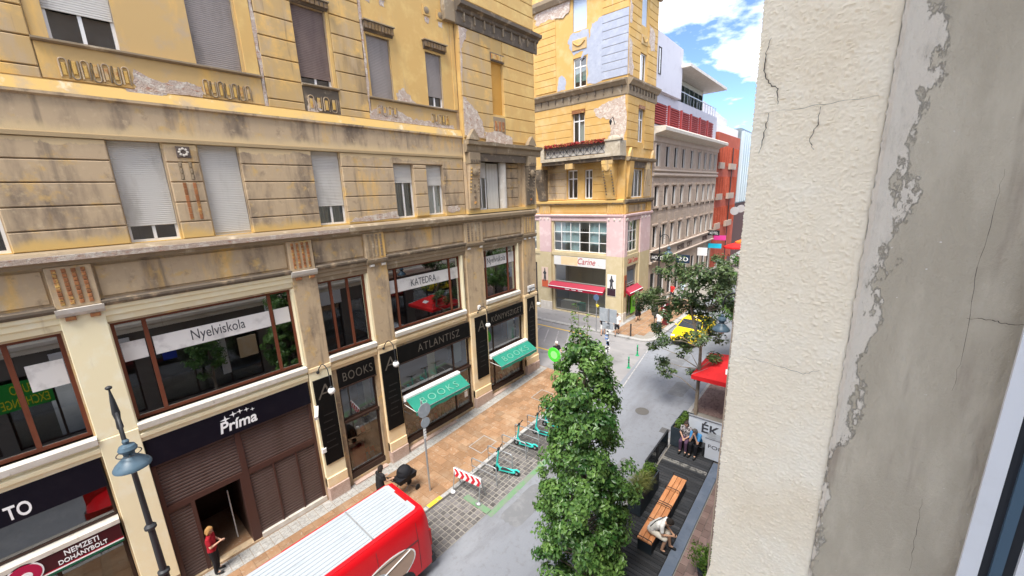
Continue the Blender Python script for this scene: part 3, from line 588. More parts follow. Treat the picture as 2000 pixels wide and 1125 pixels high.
for (u0, u1), cream in zip(((-8, -.26), (0.50, 4.92), (5.70, 7.62), (8.46, 12.72), (13.90, 17.02)), (1, 1, 0, 0, 0)):
    MB().profile(FE, u0, u1, [(8.90, 0), (8.90, .16), (8.97, .20), (9.03, .20), (9.06, 0)]).build('frieze_ledge', m_dark, mainb)
    MB().profile(FE, u0, u1, [(8.46, -.01), (8.46, .03), (8.60, .05), (8.64, .09), (8.76, .09), (8.80, .13), (8.895, .14), (8.895, -.01)]).build('window_head_moulding', m_cream if cream else m_trim, mainb)
for i, (u0, u1) in enumerate(PIERS):
    MB().profile(FE, u0-.03, u1+.03, [(8.78, 0), (8.78, .15), (8.86, .20), (8.97, .22), (8.975, 0)]).build('pier_cap', m_sill if i < 2 else m_trim, mainb)
    up = m_cream if i == 0 else m_grey
    MB().fbox(FE, u0, u1, 5.50, 8.78, .0, .10, .012).build('pier', up, mainb)
    g = gz((u0+u1)/2)+.1
    MB().fbox(FE, u0, u1, g+.55, 5.50, .0, .12, .012).build('pier', m_cream if i < 2 else m_peach, mainb)
    if i: MB().fbox(FE, u0-.01, u1+.01, g-.15, g+.55, .0, .22, .02).build('plinth', m_granite, mainb)
    if i: MB().fbox(FE, u0, u1, g+.55, g+.95, .0, .17, .015).build('plinth_block', m_peach, mainb)
    for k in (0, 1) if i < 4 else (0, 1, 2):
        MB().fbox(FE, u0+.10+k*(u1-u0-.35)/(1 if i < 4 else 2), u0+.28+k*(u1-u0-.35)/(1 if i < 4 else 2), 8.68, 8.77, .10, .17, .01).build('guttae_block', m_tile if i < 2 else m_sill, mainb)
    if i > 0: MB().fbox(FE, u0-.02, u1+.02, 5.36, 5.50, .0, .15, .01).build('pier_band', m_peach, mainb)
for (u0, u1, v0, v1), cream in zip(MZ, (1, 1, 0, 0, 0)):
    MB().profile(FE, u0-.02, u1+.04, [(v0-.20, 0), (v0-.20, .16), (v0-.04, .17), (v0, .10), (v0, -.2), (v0-.02, -.2)]).build('window_sill', m_sill, mainb)
    MB().profile(FE, u0-.02, u1+.04, [(v0-.58, 0), (v0-.58, .05), (v0-.48, .06), (v0-.44, .11), (v0-.34, .12), (v0-.30, .05), (v0-.202, .05), (v0-.202, 0)]).build('fascia_moulding', m_cream if cream else m_peach, mainb)
    if u0 > 0: MB().fbox(FE, u1-.005, u1+.07, v0, v1, -.2, .06).build('window_surround', m_cream, mainb)
    if u0 > 0: MB().fbox(FE, u0-.06, u0+.005, v0, v1, -.2, .055).build('window_surround', m_cream if cream else m_grey, mainb)
mzc = [[-3.4, -1.18], [1.17, 4.20], [6.22, 6.86], [8.92, 11.82], [14.25, 15.98]]
films = []
for (u0, u1, v0, v1), cols in zip(MZ, mzc):
    w = window(FE, u0, u1, v0, v1, mainb, d=-.14, fr=.085, cols=cols, m_fr=m_brownfr, m_gl=m_glassm, sill=False)
    films.append(w)
m_refl = m_banner
def film(w, segs_, v0, v1, body=None, tu=None, tw=None, th=.30):
    for a, c in segs_:
        o = MB().fbox(FE, a, c, v0, v1, -.166, -.160).build('window_film', m_banner); o.parent = w
    if body: text(body, FE, tu, (v0+v1)/2, -.159, th, tw, m_letd, w, ext=.003)
film(films[0], [(-1.0, -.4)], 7.1, 7.75); film(films[1], [(.62, 1.10), (1.25, 4.14), (4.27, 4.74)], 7.28, 7.80, 'Nyelviskola', 2.75, 1.35, .40)
film(films[3], [(8.6, 8.86), (9.0, 11.76), (11.88, 12.35)], 7.38, 7.92, 'KATEDRA', 10.35, 1.35, .30)
film(films[4], [(14.04, 14.2), (14.31, 15.9), (16.06, 16.5)], 7.55, 8.12, 'Nyelviskola', 15.1, 1.42, .38)

# ---- corner pavilion (upper floors)
FP = Fr('E', 0.22)
PU0, PU1 = 12.96, 18.24
pw = (14.95, 15.75, 14.95, 17.25)
b = wall(FP, PU0, PU1, 13.5, TOP, [pw], 0.25); b.quad(FP(PU0, 13.5, 0), FP(PU0, TOP, 0), FP(PU0, TOP, -.25), FP(PU0, 13.5, -.25)); b.quad(FP(PU1, 13.5, 0), FP(PU1, TOP, 0), FP(PU1, TOP, -6), FP(PU1, 13.5, -6))
b.build('pavilion_wall', m_yel, mainb)
PQ = [13.75, 14.31, 14.90, 15.48, 16.05, 16.62, 17.20, 17.72, 18.22]
courses(FP, PU0+.02, 14.93, PQ, .05, m_quoin, mainb); courses(FP, 15.77, PU1, PQ, .05, m_yel, mainb)
courses(FP, PU0+.02, PU1, [19.3, 19.85, 20.4, 20.95, 21.5], .05, m_yel, mainb)
w = window(FP, *pw, mainb, d=-.12, shutter=14.98, m_sh=m_shut_o, cols=2)
MB().fbox(FP, 14.88, 15.82, 17.27, 17.62, 0, .10, .01).build('lintel', m_dark, mainb)
for k in range(7): MB().fbox(FP, 14.90+k*.13, 15.01+k*.13, 17.33, 17.56, .09, .13, .015).build('scale', m_loop, mainb)
MB().fbox(FP, 14.9, 15.8, 14.0, 14.85, 0, .05, .012).build('apron_panel', m_trim, mainb)
for k in range(3): MB().fbox(FP, 15.02+k*.26, 15.18+k*.26, 14.2, 14.65, .05, .075, .012).build('tile', m_tile, mainb)
patch(FP, [(12.98, 18.2), (13.5, 18.15), (13.3, 17.7), (13.12, 17.4), (13.05, 15.5), (13.3, 15.3), (13.9, 14.9), (14.2, 14.4), (14.25, 13.85), (12.98, 13.85)], .05, .010, 'exposed_brick', m_brick, mainb, .05, 5)
patch(FP, [(14.3, 14.1), (15.3, 14.2), (16.3, 13.95), (16.2, 13.62), (14.3, 13.65)], .052, .03, 'exposed_brick', m_brick, mainb, .05, 5)
# pavilion cornice with drops
MB().profile(FP, PU0-.1, PU1+.25, [(18.25, 0), (18.25, .06), (18.30, .08), (18.72, .09), (18.76, .18), (18.86, .22), (18.92, .42), (19.06, .44), (19.12, .05), (19.12, 0)]).build('pavilion_cornice', m_dark, mainb)
for k in range(9):
    u = 13.25+k*.62; MB().fbox(FP, u, u+.07, 18.42, 18.80, .09, .17, .01).build('cornice_drop', m_trim, mainb)
MB().fbox(FE, 12.3, 12.95, 18.3, 19.1, 0, .25, .02).build('cornice_return', m_trim, mainb)
# first-floor loggia with consoles
b = wall(FP, PU0, PU1, 10.35, 13.2, [(13.75, 17.25, 10.5, 12.95)], .35); b.quad(FP(PU1, 10.35, 0), FP(PU1, 13.5, 0), FP(PU1, 13.5, -6), FP(PU1, 10.35, -6)); b.quad(FP(PU0, 10.35, 0), FP(PU0, 13.5, 0), FP(PU0, 13.5, -.25), FP(PU0, 10.35, -.25)); b.build('loggia_wall', m_grey, mainb)
MB().profile(FP, PU0-.05, PU1+.22, [(13.12, 0), (13.12, .16), (13.22, .20), (13.42, .21), (13.46, .34), (13.60, .36), (13.66, .03), (13.66, 0)]).build('loggia_cornice', m_trim, mainb)
MB().fbox(FP, 13.75, 17.25, 12.75, 13.12, .0, .12, .01).build('loggia_lintel', m_dark, mainb)
for u0, u1 in ((13.02, 13.72), (17.30, 18.02)):
    MB().fbox(FP, u0, u1, 12.62, 13.11, 0, .24, .02).build('console_cap', m_trim, mainb)
    for k in range(4): MB().fbox(FP, u0+.06+k*.16, u0+.15+k*.16, 12.70, 12.80, .24, .27, .01).build('console_tooth', m_dark, mainb)
    MB().profile(FP, u0+.03, u1-.03, [(10.6, 0), (10.6, .06), (11.3, .08), (11.9, .13), (12.3, .20), (12.61, .22), (12.61, 0)]).build('console', m_dark if u0 > 15 else m_grey, mainb)
    c = (u0+u1)/2
    MB().lathe([(.001, 0), (.17, 0), (.19, .03), (.13, .06), (.001, .075)], FP(c, 12.25, .19), 14, axis='x').build('cartouche', m_trim, mainb, True)
    for k in range(8):
        for s in (-1, 1): MB().ball(FP(c+s*.25, 12.4-k*.15, .21-.022*k*.9), .042, 6).build('bead', m_loop if (u0 < 15 and s < 0) else m_trim, mainb, True)
    for k in range(4): MB().fbox(FP, c-.05, c+.05, 10.82+k*.26, 10.92+k*.26, .06, .125, .01).build('tile', m_tile if k == 0 else m_dark, mainb)
    MB().prism([FP(u0, 13.66, .05), FP(u1, 13.66, .05), FP(u1-.12, 13.86, .05), FP(c, 14.12, .05), FP(u0+.12, 13.86, .05)], (.22, 0, 0)).build('gable_block', m_trim, mainb)
window(FE, 13.85, 14.55, 10.5, 12.74, mainb, d=-.10, cols=2, shutter=12.0, curtain=True)
courses(Fr('E', -.08), 15.9, 17.2, [10.5, 11.0, 11.5, 12.0, 12.5, 12.75], .05, m_grey, mainb)
MB().lathe([(.20, 0), (.20, 2.3)], (0.02, 15.65, 10.45), 18).build('loggia_column', m_sill, mainb, True)
c = MB()
for i in range(12):
    a, e = 14.6+i*.07, 14.6+(i+1)*.07; c.quad((-.1+.03*math.sin(i*2.1), a, 10.5), (-.1+.03*math.sin((i+1)*2.1), e, 10.5), (-.1+.03*math.sin((i+1)*2.1), e, 12.7), (-.1+.03*math.sin(i*2.1), a, 12.7))
c.build('loggia_curtain', m_curtain, mainb)

# ------------------------------------------------------------------ shop fronts of the main building (parts of it)
# grocery: fascia is a sign of its own; brown roller shutters, doorway
def roller(u0, u1, v0, v1, d=-.08): slats(FE, u0, u1, v0, v1, d, 0.105, 0.035).build('roller_shutter', m_roller, mainb)
m_bar = mat('brown_steel_bar', (0.075, 0.035, 0.028), 0.5)
for q in ((.52, .62, .12, 4.22), (2.50, 2.66, .12, 4.22), (4.76, 4.86, .12, 4.22)): MB().fbox(FE, *q, -.14, -.03).build('shutter_post', m_bar, mainb)
MB().fbox(FE, .62, 2.50, 2.62, 2.80, -.14, -.035).build('shutter_rail', m_bar, mainb); MB().fbox(FE, 2.66, 4.76, 2.62, 2.80, -.14, -.035).build('shutter_rail', m_bar, mainb)
roller(.62, 2.50, 2.80, 4.2); roller(2.66, 4.76, 2.80, 4.2); roller(.62, 1.12, .14, 2.62)
for a, c in ((2.66, 3.35), (3.40, 4.08), (4.13, 4.76)): roller(a, c, .3, 2.62)
for a in (3.35, 4.08): MB().fbox(FE, a, a+.05, .3, 2.62, -.14, -.04).build('shutter_post', m_bar, mainb)
MB().fbox(FE, 2.66, 4.86, .12, .30, -.14, .02).build('threshold', m_sill, mainb)
for a in (1.12, 2.40): MB().fbox(FE, a, a+.10, .12, 2.62, -.3, -.03).build('door_post', m_bar, mainb)
MB().box(-2.6, -.05, 1.22, 2.40, .10, .135).build('shop_floor', m_paver, mainb)
b = MB(); b.quad((-2.6, 1.22, .1), (-.3, 1.22, .1), (-.3, 1.22, 2.6), (-2.6, 1.22, 2.6)); b.quad((-2.6, 2.4, .1), (-.3, 2.4, .1), (-.3, 2.4, 2.6), (-2.6, 2.4, 2.6)); b.quad((-2.6, 1.2, .1), (-2.6, 2.4, .1), (-2.6, 2.4, 2.6), (-2.6, 1.2, 2.6)); b.build('doorway', m_darkfr, mainb)
MB().tube([(-.25, 2.05, .5), (-.25, 2.05, 2.3)], .018, 8).build('door_handle', m_galv, mainb)
# tobacco shop
MB().fbox(FE, -5, -.32, 3.12, 3.24, -.2, .16).build('canopy_ledge', m_sill, mainb)
window(FE, -5, -.32, 3.26, 4.2, mainb, d=-.1, fr=.05, cols=[-2.6], m_fr=m_darkfr, m_gl=m_glass2); window(FE, -5, -.32, .15, 2.60, mainb, d=-.1, fr=.07, cols=[-2.9, -1.55], m_fr=m_darkfr, m_gl=m_glass2)
# bookshop windows
def shop(u0, u1, g, head, tr, cols, stall=.42):
    window(FE, u0, u1, tr+.05, head, mainb, d=-.10, fr=.06, cols=cols, m_fr=m_darkfr, m_gl=m_glass2)
    MB().fbox(FE, u0, u1, tr-.04, tr+.05, -.2, .02).build('transom_bar', m_darkfr, mainb)
    window(FE, u0, u1, g+stall, tr-.04, mainb, d=-.10, fr=.07, cols=cols, m_fr=m_darkfr, m_gl=m_glass2)
    MB().fbox(FE, u0, u1, g-.05, g+stall, -.25, -.02).build('stall_riser', m_darkfr, mainb)
    MB().fbox(FE, u0, u1, g-.1, g+.06, -.02, .20).build('threshold', m_granite, mainb)
shop(5.94, 7.42, .12, 4.35, 2.83, 1); shop(8.54, 12.64, .22, 4.35, 2.75, [11.62]); shop(13.92, 16.9, .42, 4.42, 2.80, [14.5])
# shop interiors: lit shelves with books
m_bk = [mat('book_%s' % k, c, .8) for k, c in (('cream', (.55, .48, .36)), ('red', (.45, .04, .03)), ('blue', (.06, .10, .22)), ('green', (.08, .2, .1)), ('brown', (.2, .1, .05)), ('white', (.75, .73, .70)), ('ivory', (.7, .62, .48)))]
for u0, u1, g in ((6.0, 7.36, .12), (8.6, 12.5, .22), (14.0, 16.8, .42)):
    MB().fbox(FE, u0, u1, g+.40, g+.44, -.95, -.14).build('display_shelf', m_darkfr, mainb); MB().fbox(FE, u0, u1, 1.55, 1.58, -1.0, -.7).build('display_shelf', m_darkfr, mainb)
    MB().fbox(FE, u0, u1, 2.80, 2.84, -1.3, -.2).build('display_shelf', m_darkfr, mainb)
    n = int((u1-u0)/.22)
    for i in range(n):
        for lev, dep in ((g+.45, -.28), (g+.45, -.6), (1.585, -.80)):
            if random.random() < .88:
                u = u0+.05+i*.22; w_ = random.uniform(.14, .20); h_ = random.uniform(.24, .36)
                b = MB(); b.prism([FE(u, lev, dep), FE(u+w_, lev, dep), FE(u+w_, lev+h_*.8, dep-.12), FE(u, lev+h_*.8, dep-.12)], (-.02, 0, .01)); b.build('book', random.choice(m_bk), mainb)
    MB().quad((-1.6, u0, g), (-1.6, u1, g), (-1.6, u1, 4.6), (-1.6, u0, 4.6)).build('shop_back_wall', mat('shop_back', (.20, .14, .10), .9), mainb)
MB().fbox(FE, 6.15, 6.7, .55, 1.5, -.55, -.2, .03).build('red_display', mat('red_display', (.35, .02, .02), .6), mainb)
MB().lathe([(.001, 0), (.16, .03), (.2, .09), (.001, .16)], FE(6.95, 2.55, -.4), 12).build('yellow_display', mat('yellow_display', (.75, .5, .03), .6), mainb)
MB().fbox(FE, 8.6, 10.2, 2.85, 4.3, -.30, -.26).build('blind', mat('mauve_blind', (.20, .14, .13), .85), mainb); MB().fbox(FE, 10.22, 10.65, 2.85, 4.3, -.34, -.28).build('blind', m_cream, mainb)
MB().fbox(FE, 16.2, 16.85, 2.9, 4.35, -.6, -.55).build('blind', mat('pale_blue_blind', (.5, .62, .66), .85), mainb); MB().fbox(FE, 7.1, 7.38, 2.9, 4.2, -.5, -.45).build('blind', m_roomw, mainb)
MB().fbox(FE, 12.0, 12.45, 3.0, 4.2, -.5, -.45).build('blind', MATS['pale_blue_blind'], mainb)
for k in range(4): MB().fbox(FE, 11.95+.24*(k % 2), 12.16+.24*(k % 2), 1.75-.3*(k//2), 2.03-.3*(k//2), -.13, -.125).build('notice', m_cream, mainb)
MB().fbox(FE, 12.2, 12.4, 1.1, 1.4, -.13, -.125).build('notice', m_white, mainb)
# ------------------------------------------------------------------ corner building across the side street
G2 = 0.62
FA = Fr('S', 29.0); FS = Fr('E', 0.5)
b2 = thing('yellow_corner_building', 'bright yellow corner building with pink pillars, flower balcony and grey repaired render', 'building', (-4, 31.5, G2), world=True)
T2 = 27.5
A2 = [(-4.05, -2.85, 22.98, 25.3), (-4.02, -2.86, 19.04, 21.15), (-4.08, -3.0, 14.6, 17.38), (-4.60, -3.64, 10.60, 12.90), (-2.98, -2.27, 10.58, 12.85)]
AB = [(-12.5, -8.0, 6.15, 8.7), (-6.08, -0.91, 6.17, 8.70), (-12.5, -8.0, 0.75, 4.95), (-6.02, -0.96, 0.72, 4.92)]
SB2 = [(31.1, 32.12, 22.85, 24.9), (31.05, 32.2, 19.03, 21.05), (31.02, 32.06, 14.74, 17.2), (30.15, 32.4, 10.55, 12.72)]
SBB = [(29.58, 31.56, 6.30, 8.78), (29.5, 31.6, 0.75, 5.12)]
b = wall(FA, -14, 0.5, 9.2, T2, A2, .25); b.build('wall', m_yel2, b2)
b = wall(FA, -14, 0.5, .5, 9.2, AB, .25); b.build('shop_wall', m_cream2, b2)
b = wall(FS, 29.0, 34.15, 9.2, T2, SB2, .25); b.build('side_wall', m_yel2, b2)
b = wall(FS, 29.0, 34.15, .5, 9.2, SBB, .25); b.build('side_shop_wall', m_cream2, b2)
b = MB(); b.quad((-14, 29, .5), (-14, 34.1, .5), (-14, 34.1, T2), (-14, 29, T2)); b.quad((-14, 29, T2), (.5, 29, T2), (.5, 34.15, T2), (-14, 34.15, T2)); b.quad((.5, 34.15, .5), (-14, 34.15, .5), (-14, 34.15, T2), (.5, 34.15, T2)); b.build('rear_wall', m_yel2, b2)
b = MB()
for z in (.63, 5.6, 9.6, 14.3, 18.5, 22.6): b.quad((-13.9, 29.3, z), (.2, 29.3, z), (.2, 34, z), (-13.9, 34, z))
b.quad((-13.9, 32.5, .6), (-1.5, 32.5, .6), (-1.5, 32.5, T2), (-13.9, 32.5, T2)); b.quad((-1.5, 32.5, .6), (-1.5, 34, .6), (-1.5, 34, T2), (-1.5, 32.5, T2))
b.build('interior', mat('room_mid', (.30, .27, .22), .95), b2)
# rusticated courses
def rl(a, c, h):
    n = max(1, round((c-a)/h)); return [a+(c-a)*i/n for i in range(n+1)]
for v0, v1 in ((19.15, 25.2),):
    courses(FA, -13.9, -8.0, rl(v0, v1, .5), .05, m_yel2, b2); courses(FA, -7.7, -5.62, rl(v0, v1, .5), .05, m_yel2, b2)
    courses(FA, -1.55, .48, rl(v0, 23.4, .5), .05, m_bluegrey, b2); courses(FA, -1.55, .48, rl(23.4, v1, .5), .05, m_yel2, b2)
    courses(FS, 29.0, 30.98, rl(v0, v1, .5), .05, m_yel2, b2); courses(FS, 32.3, 34.12, rl(v0, v1, .5), .05, m_yel2, b2)
for v0, v1 in ((14.3, 17.85),):
    courses(FA, -13.9, -4.15, rl(v0, v1, .58), .05, m_yel2, b2); courses(FA, -2.92, .48, rl(v0, v1, .58), .05, m_yel2, b2); courses(FS, 29.0, 30.95, rl(v0, v1, .58), .05, m_yel2, b2); courses(FS, 32.15, 34.12, rl(v0, v1, .58), .05, m_yel2, b2)
    courses(FA, -4.15, -2.92, [17.42, 17.85], .045, m_yel2, b2)
courses(FA, -7.0, -4.68, rl(10.5, 13.4, .55), .04, m_grey, b2); courses(FA, -2.2, -.9, rl(10.5, 13.4, .55), .04, m_yel2, b2)
courses(FA, -13.9, -7.7, rl(10.5, 13.4, .55), .04, m_yel2, b2); courses(FS, 32.5, 33.9, rl(10.5, 12.8, .5), .04, m_grey, b2)
patch(FA, [(-3.5, 20.9), (-2.6, 22.2), (-2.4, 23.1), (-1.5, 23.4), (-1.5, 19.1), (-2.75, 19.1), (-2.75, 21.3)], .0, .012, 'repair_patch', m_bluegrey, b2, .07, 6)
patch(FA, [(-4.3, 22.9), (-2.7, 22.9), (-2.6, 22.5), (-2.75, 21.5), (-4.0, 21.45), (-4.5, 22.3)], .0, .010, 'repair_patch', m_bluegrey, b2, .08, 6)
patch(FA, [(-5.4, 20.1), (-5.0, 20.2), (-4.7, 19.8), (-4.75, 19.15), (-5.5, 19.1)], .0, .012, 'repair_patch', m_bluegrey, b2, .06, 6)
patch(FA, [(-7.6, 25.2), (-4.2, 25.2), (-4.3, 24.4), (-5.2, 24.2), (-6.3, 24.5), (-7.5, 24.3)], .05, .010, 'exposed_brick', m_brick, b2, .1, 6)
patch(FA, [(-2.2, 17.2), (-.8, 17.6), (-.1, 17.8), (.45, 17.8), (.45, 14.4), (-1.2, 14.6), (-.7, 15.4), (-.9, 16.3), (-2.0, 16.7)], .05, .012, 'lost_render', m_brick, b2, .1, 6)
patch(FS, [(29.0, 23.8), (29.5, 23.6), (29.3, 22.5), (29.0, 22.4)], .05, .01, 'lost_render', m_brick, b2, .06, 4); patch(FS, [(29.0, 21.5), (29.6, 21.2), (29.4, 20.4), (29.9, 19.8), (29.6, 19.2), (29.0, 19.2)], .05, .01, 'lost_render', m_brick, b2, .08, 4)
patch(FS, [(32.4, 23.2), (33.5, 22.8), (33.6, 21.6), (32.9, 21.4), (32.5, 22.0)], .05, .01, 'lost_render', m_brick, b2, .08, 4)
# windows
m_tealgl = mat('drawn_teal_blind', (.28, .40, .36), .8)
m_tealc = mat('pale_teal_curtain', (.55, .70, .74), .9)
m_bluebl = mat('pale_blue_blind_sheet', (.55, .63, .74), .7)
w = window(FA, *A2[0], b2, cols=2, shutter=23.02, m_sh=m_bluebl); w = window(FA, *A2[1], b2, cols=2, transom=20.5, fr=.09); 
for u0, u1 in ((-3.93, -3.5), (-3.36, -2.95)): MB().fbox(FA, u0, u1, 19.5, 20.42, -.27, -.25).build('blind', m_tealgl, b2)
window(FA, *A2[2], b2, cols=2, transom=16.6, fr=.10, curtain=True); window(FA, *A2[3], b2, cols=2, fr=.09, transom=12.2); window(FA, *A2[4], b2, cols=2, fr=.09, transom=12.2)
window(FS, *SB2[0], b2, cols=1, shutter=22.9, m_sh=m_bluebl); window(FS, *SB2[1], b2, cols=2, fr=.08); window(FS, *SB2[2], b2, cols=2, fr=.09, transom=16.4); window(FS, *SB2[3], b2, cols=3, fr=.08, curtain=True)
MB().fbox(FA, -4.12, -2.95, 17.15, 17.40, .0, .10).build('lintel', m_tile, b2); MB().fbox(FS, 30.95, 32.1, 17.15, 17.4, .0, .10).build('lintel', m_tile, b2)
for f, u0, u1, v0, v1 in ((FA, -4.1, -2.83, 21.65, 22.4), (FS, 31.1, 32.18, 21.6, 22.25)):
    MB().fbox(f, u0, u1, v0, v1, 0, .06, .03).build('garland_panel', m_quoin, b2)
    b = MB(); b.tube([f(u0+.15+(u1-u0-.3)*t/8, v1-.18-.28*math.sin(math.pi*t/8), .08) for t in range(9)], .05, 6); b.build('garland', m_yel2, b2, True)
# cornices
for f, u0, u1, n in ((FA, -14, .9, 20), (FS, 28.6, 34.4, 9)):
    MB().profile(f, u0 if f is FA else 29.0, u1 if f is FS else .5, [(17.87, 0), (17.87, .06), (17.94, .08), (18.50, .09), (18.54, .20), (18.68, .30), (18.80, .42), (18.92, .43), (18.98, .04), (18.98, 0)]).build('cornice', m_trim, b2)
    for k in range(n):
        u = (-13.6+k*.72) if f is FA else 29.2+k*.56
        if u < u1-.3: MB().fbox(f, u, u+.07, 18.15, 18.56, .09, .18, .01).build('cornice_drop', m_dark, b2)
    MB().profile(f, u0 if f is FA else 29.0, u1 if f is FS else .5, [(25.2, 0), (25.2, .2), (25.5, .4), (25.75, .42), (25.8, 0)]).build('top_cornice', m_trim, b2)
    MB().profile(f, u0 if f is FA else 29.0, u1 if f is FS else .5, [(10.12, 0), (10.12, .10), (10.20, .12), (10.24, .24), (10.42, .26), (10.46, 0)]).build('belt_course', m_dark if f is FS else m_grey, b2)
    MB().profile(f, u0 if f is FA else 29.0, u1 if f is FS else .5, [(9.10, 0), (9.10, .12), (9.18, .18), (9.30, .19), (9.33, 0)]).build('pillar_cornice', m_pink, b2)
MB().profile(FS, 29.1, 34.3, [(13.3, 0), (13.3, .2), (13.38, .3), (13.55, .34), (13.6, 0)]).build('loggia_cornice', m_trim, b2)
for u in (29.3, 33.6): MB().prism([FS(u, 13.6, .02), FS(u+.55, 13.6, .02), FS(u+.5, 13.85, .02), FS(u+.28, 14.25, .02), FS(u+.05, 13.85, .02)], (.2, 0, 0)).build('gable_block', m_quoin, b2)
for u0, u1 in ((29.35, 30.05), (32.5, 33.2)): MB().profile(FS, u0, u1, [(10.6, 0), (10.6, .05), (11.5, .10), (12.4, .2), (13.28, .24), (13.28, 0)]).build('console', m_grey if u0 > 30 else m_yel2, b2)
MB().fbox(FS, 30.1, 33.6, 12.8, 13.28, 0, .1).build('loggia_lintel', m_dark, b2)
# frieze panels and fluted blocks
for u0, u1, m in ((-6.25, -1.0, m_yel2), (-13.5, -7.6, m_grey)): MB().fbox(FA, u0, u1, 9.45, 10.0, .0, .03, .012).build('frieze_panel', m, b2)
MB().fbox(FS, 29.75, 33.0, 9.45, 10.0, 0, .03, .012).build('frieze_panel', m_grey, b2)
for f, u0, u1 in ((FA, -7.45, -6.35), (FA, -.92, .45), (FS, 29.02, 29.6), (FS, 33.2, 34.1)):
    MB().fbox(f, u0, u1, 9.34, 10.11, 0, .08, .01).build('fluted_block', m_yel2, b2); n = int((u1-u0)/.22)
    for k in range(n): MB().fbox(f, u0+.06+k*.22, u0+.19+k*.22, 9.38, 10.06, .08, .11, .02).build('flute', m_quoin if u0 < -5 else m_yel2, b2)
# pillars: pink above, cream below, posters
for f, u0, u1 in ((FA, -7.55, -6.3), (FA, -.90, .52), (FS, 28.98, 29.52), (FS, 31.95, 34.0)):
    MB().fbox(f, u0, u1, 6.0, 9.09, 0, .12, .015).build('pink_pillar', m_pink, b2); MB().fbox(f, u0, u1, 1.4, 6.0, 0, .12, .015).build('pillar', m_cream2, b2); MB().fbox(f, u0-.02, u1+(.0 if f is FS else .02), .5, 1.4, 0, .16, .02).build('plinth', m_sill, b2)
    for k in range(3): MB().fbox(f, u0+.12+k*(u1-u0-.3)/2.4, u0+.26+k*(u1-u0-.3)/2.4, 8.85, 9.02, .12, .17, .02).build('capital_drop', m_sill, b2)
for q in ((FA, -14, -7.55), (FA, -6.3, -.9), (FS, 29.52, 31.95)):
    MB().fbox(q[0], q[1], q[2], 5.76, 6.06, -.02, .06, .01).build('sill_band', m_cream2, b2); MB().fbox(q[0], q[1], q[2], 8.78, 9.09, -.02, .06, .01).build('head_band', m_pink, b2)
window(FA, *AB[1], b2, d=-.10, fr=.06, cols=[-5.31, -4.37, -3.48, -2.55, -1.66], transom=[6.98, 7.83], curtain=m_tealc); window(FA, *AB[0], b2, d=-.10, fr=.06, cols=5, transom=[6.98, 7.83], curtain=True); window(FS, *SBB[0], b2, d=-.10, fr=.06, cols=3, transom=[7.1, 7.95], curtain=m_tealc)
c = MB()
for i in range(7): c.box(-3.42+i*.11, -3.36+i*.11, 29.17, 29.19, 6.25, 8.1-.1*(i % 2))
c.build('dark_drape', m_iron, b2)
m_alu = mat('grey_shop_frame', (.40, .38, .34), .5)
window(FA, -6.02, -.96, 3.40, 4.92, b2, d=-.08, fr=.06, cols=1, m_fr=m_alu, m_gl=m_glass2); window(FA, -6.02, -.96, .80, 3.30, b2, d=-.08, fr=.07, cols=[-2.6], m_fr=m_alu, m_gl=m_glass2); window(FS, 29.55, 31.58, 3.6, 5.1, b2, d=-.08, fr=.06, cols=1, m_fr=m_alu, m_gl=m_glass2); window(FS, 29.55, 31.58, .8, 3.5, b2, d=-.08, fr=.07, cols=[30.6], m_fr=m_alu, m_gl=m_glass2)
window(FA, -12.4, -8.1, .8, 4.9, b2, d=-.08, fr=.08, cols=3, m_fr=m_darkfr, m_gl=m_glass2)
b = MB(); b.quad((-6.2, 31.6, .6), (-.6, 31.6, .6), (-.6, 31.6, 5.4), (-6.2, 31.6, 5.4)); b.build('shop_back_wall', m_roomw, b2)
MB().box(-5.7, -4.0, 29.5, 30.2, .65, 1.45).build('shop_counter', m_white, b2); MB().box(-4.0, -3.5, 29.5, 30.2, .65, 1.4).build('shop_counter', mat('teal_counter', (.1, .42, .30), .6), b2)
MB().fbox(FS, 30.66, 31.5, .95, 2.5, .02, .07, .01).build('green_door_panel', mat('lime_panel', (.19, .70, .03), .5), b2)
text('2', FS, 31.08, 1.75, .075, .5, .28, m_letd, b2, 'door_mark')
MB().fbox(FA, -6.05, -.96, 4.92, 5.72, -.02, .05).build('shop_fascia', m_white, b2); MB().fbox(FA, -5.3, -3.6, 4.96, 5.70, .05, .055).build('fascia_panel', m_peach, b2); MB().fbox(FS, 29.55, 31.9, 5.15, 5.9, -.02, .05).build('shop_fascia', m_cream2, b2)
m_sred = mat('red_script', (.50, .03, .05), .5)
text('Carine', FA, -2.75, 5.38, .056, .52, 1.7, m_sred, b2, shear=.35); text('Calla Carine', FS, 30.75, 5.55, .056, .4, 1.9, m_sred, b2, shear=.35)
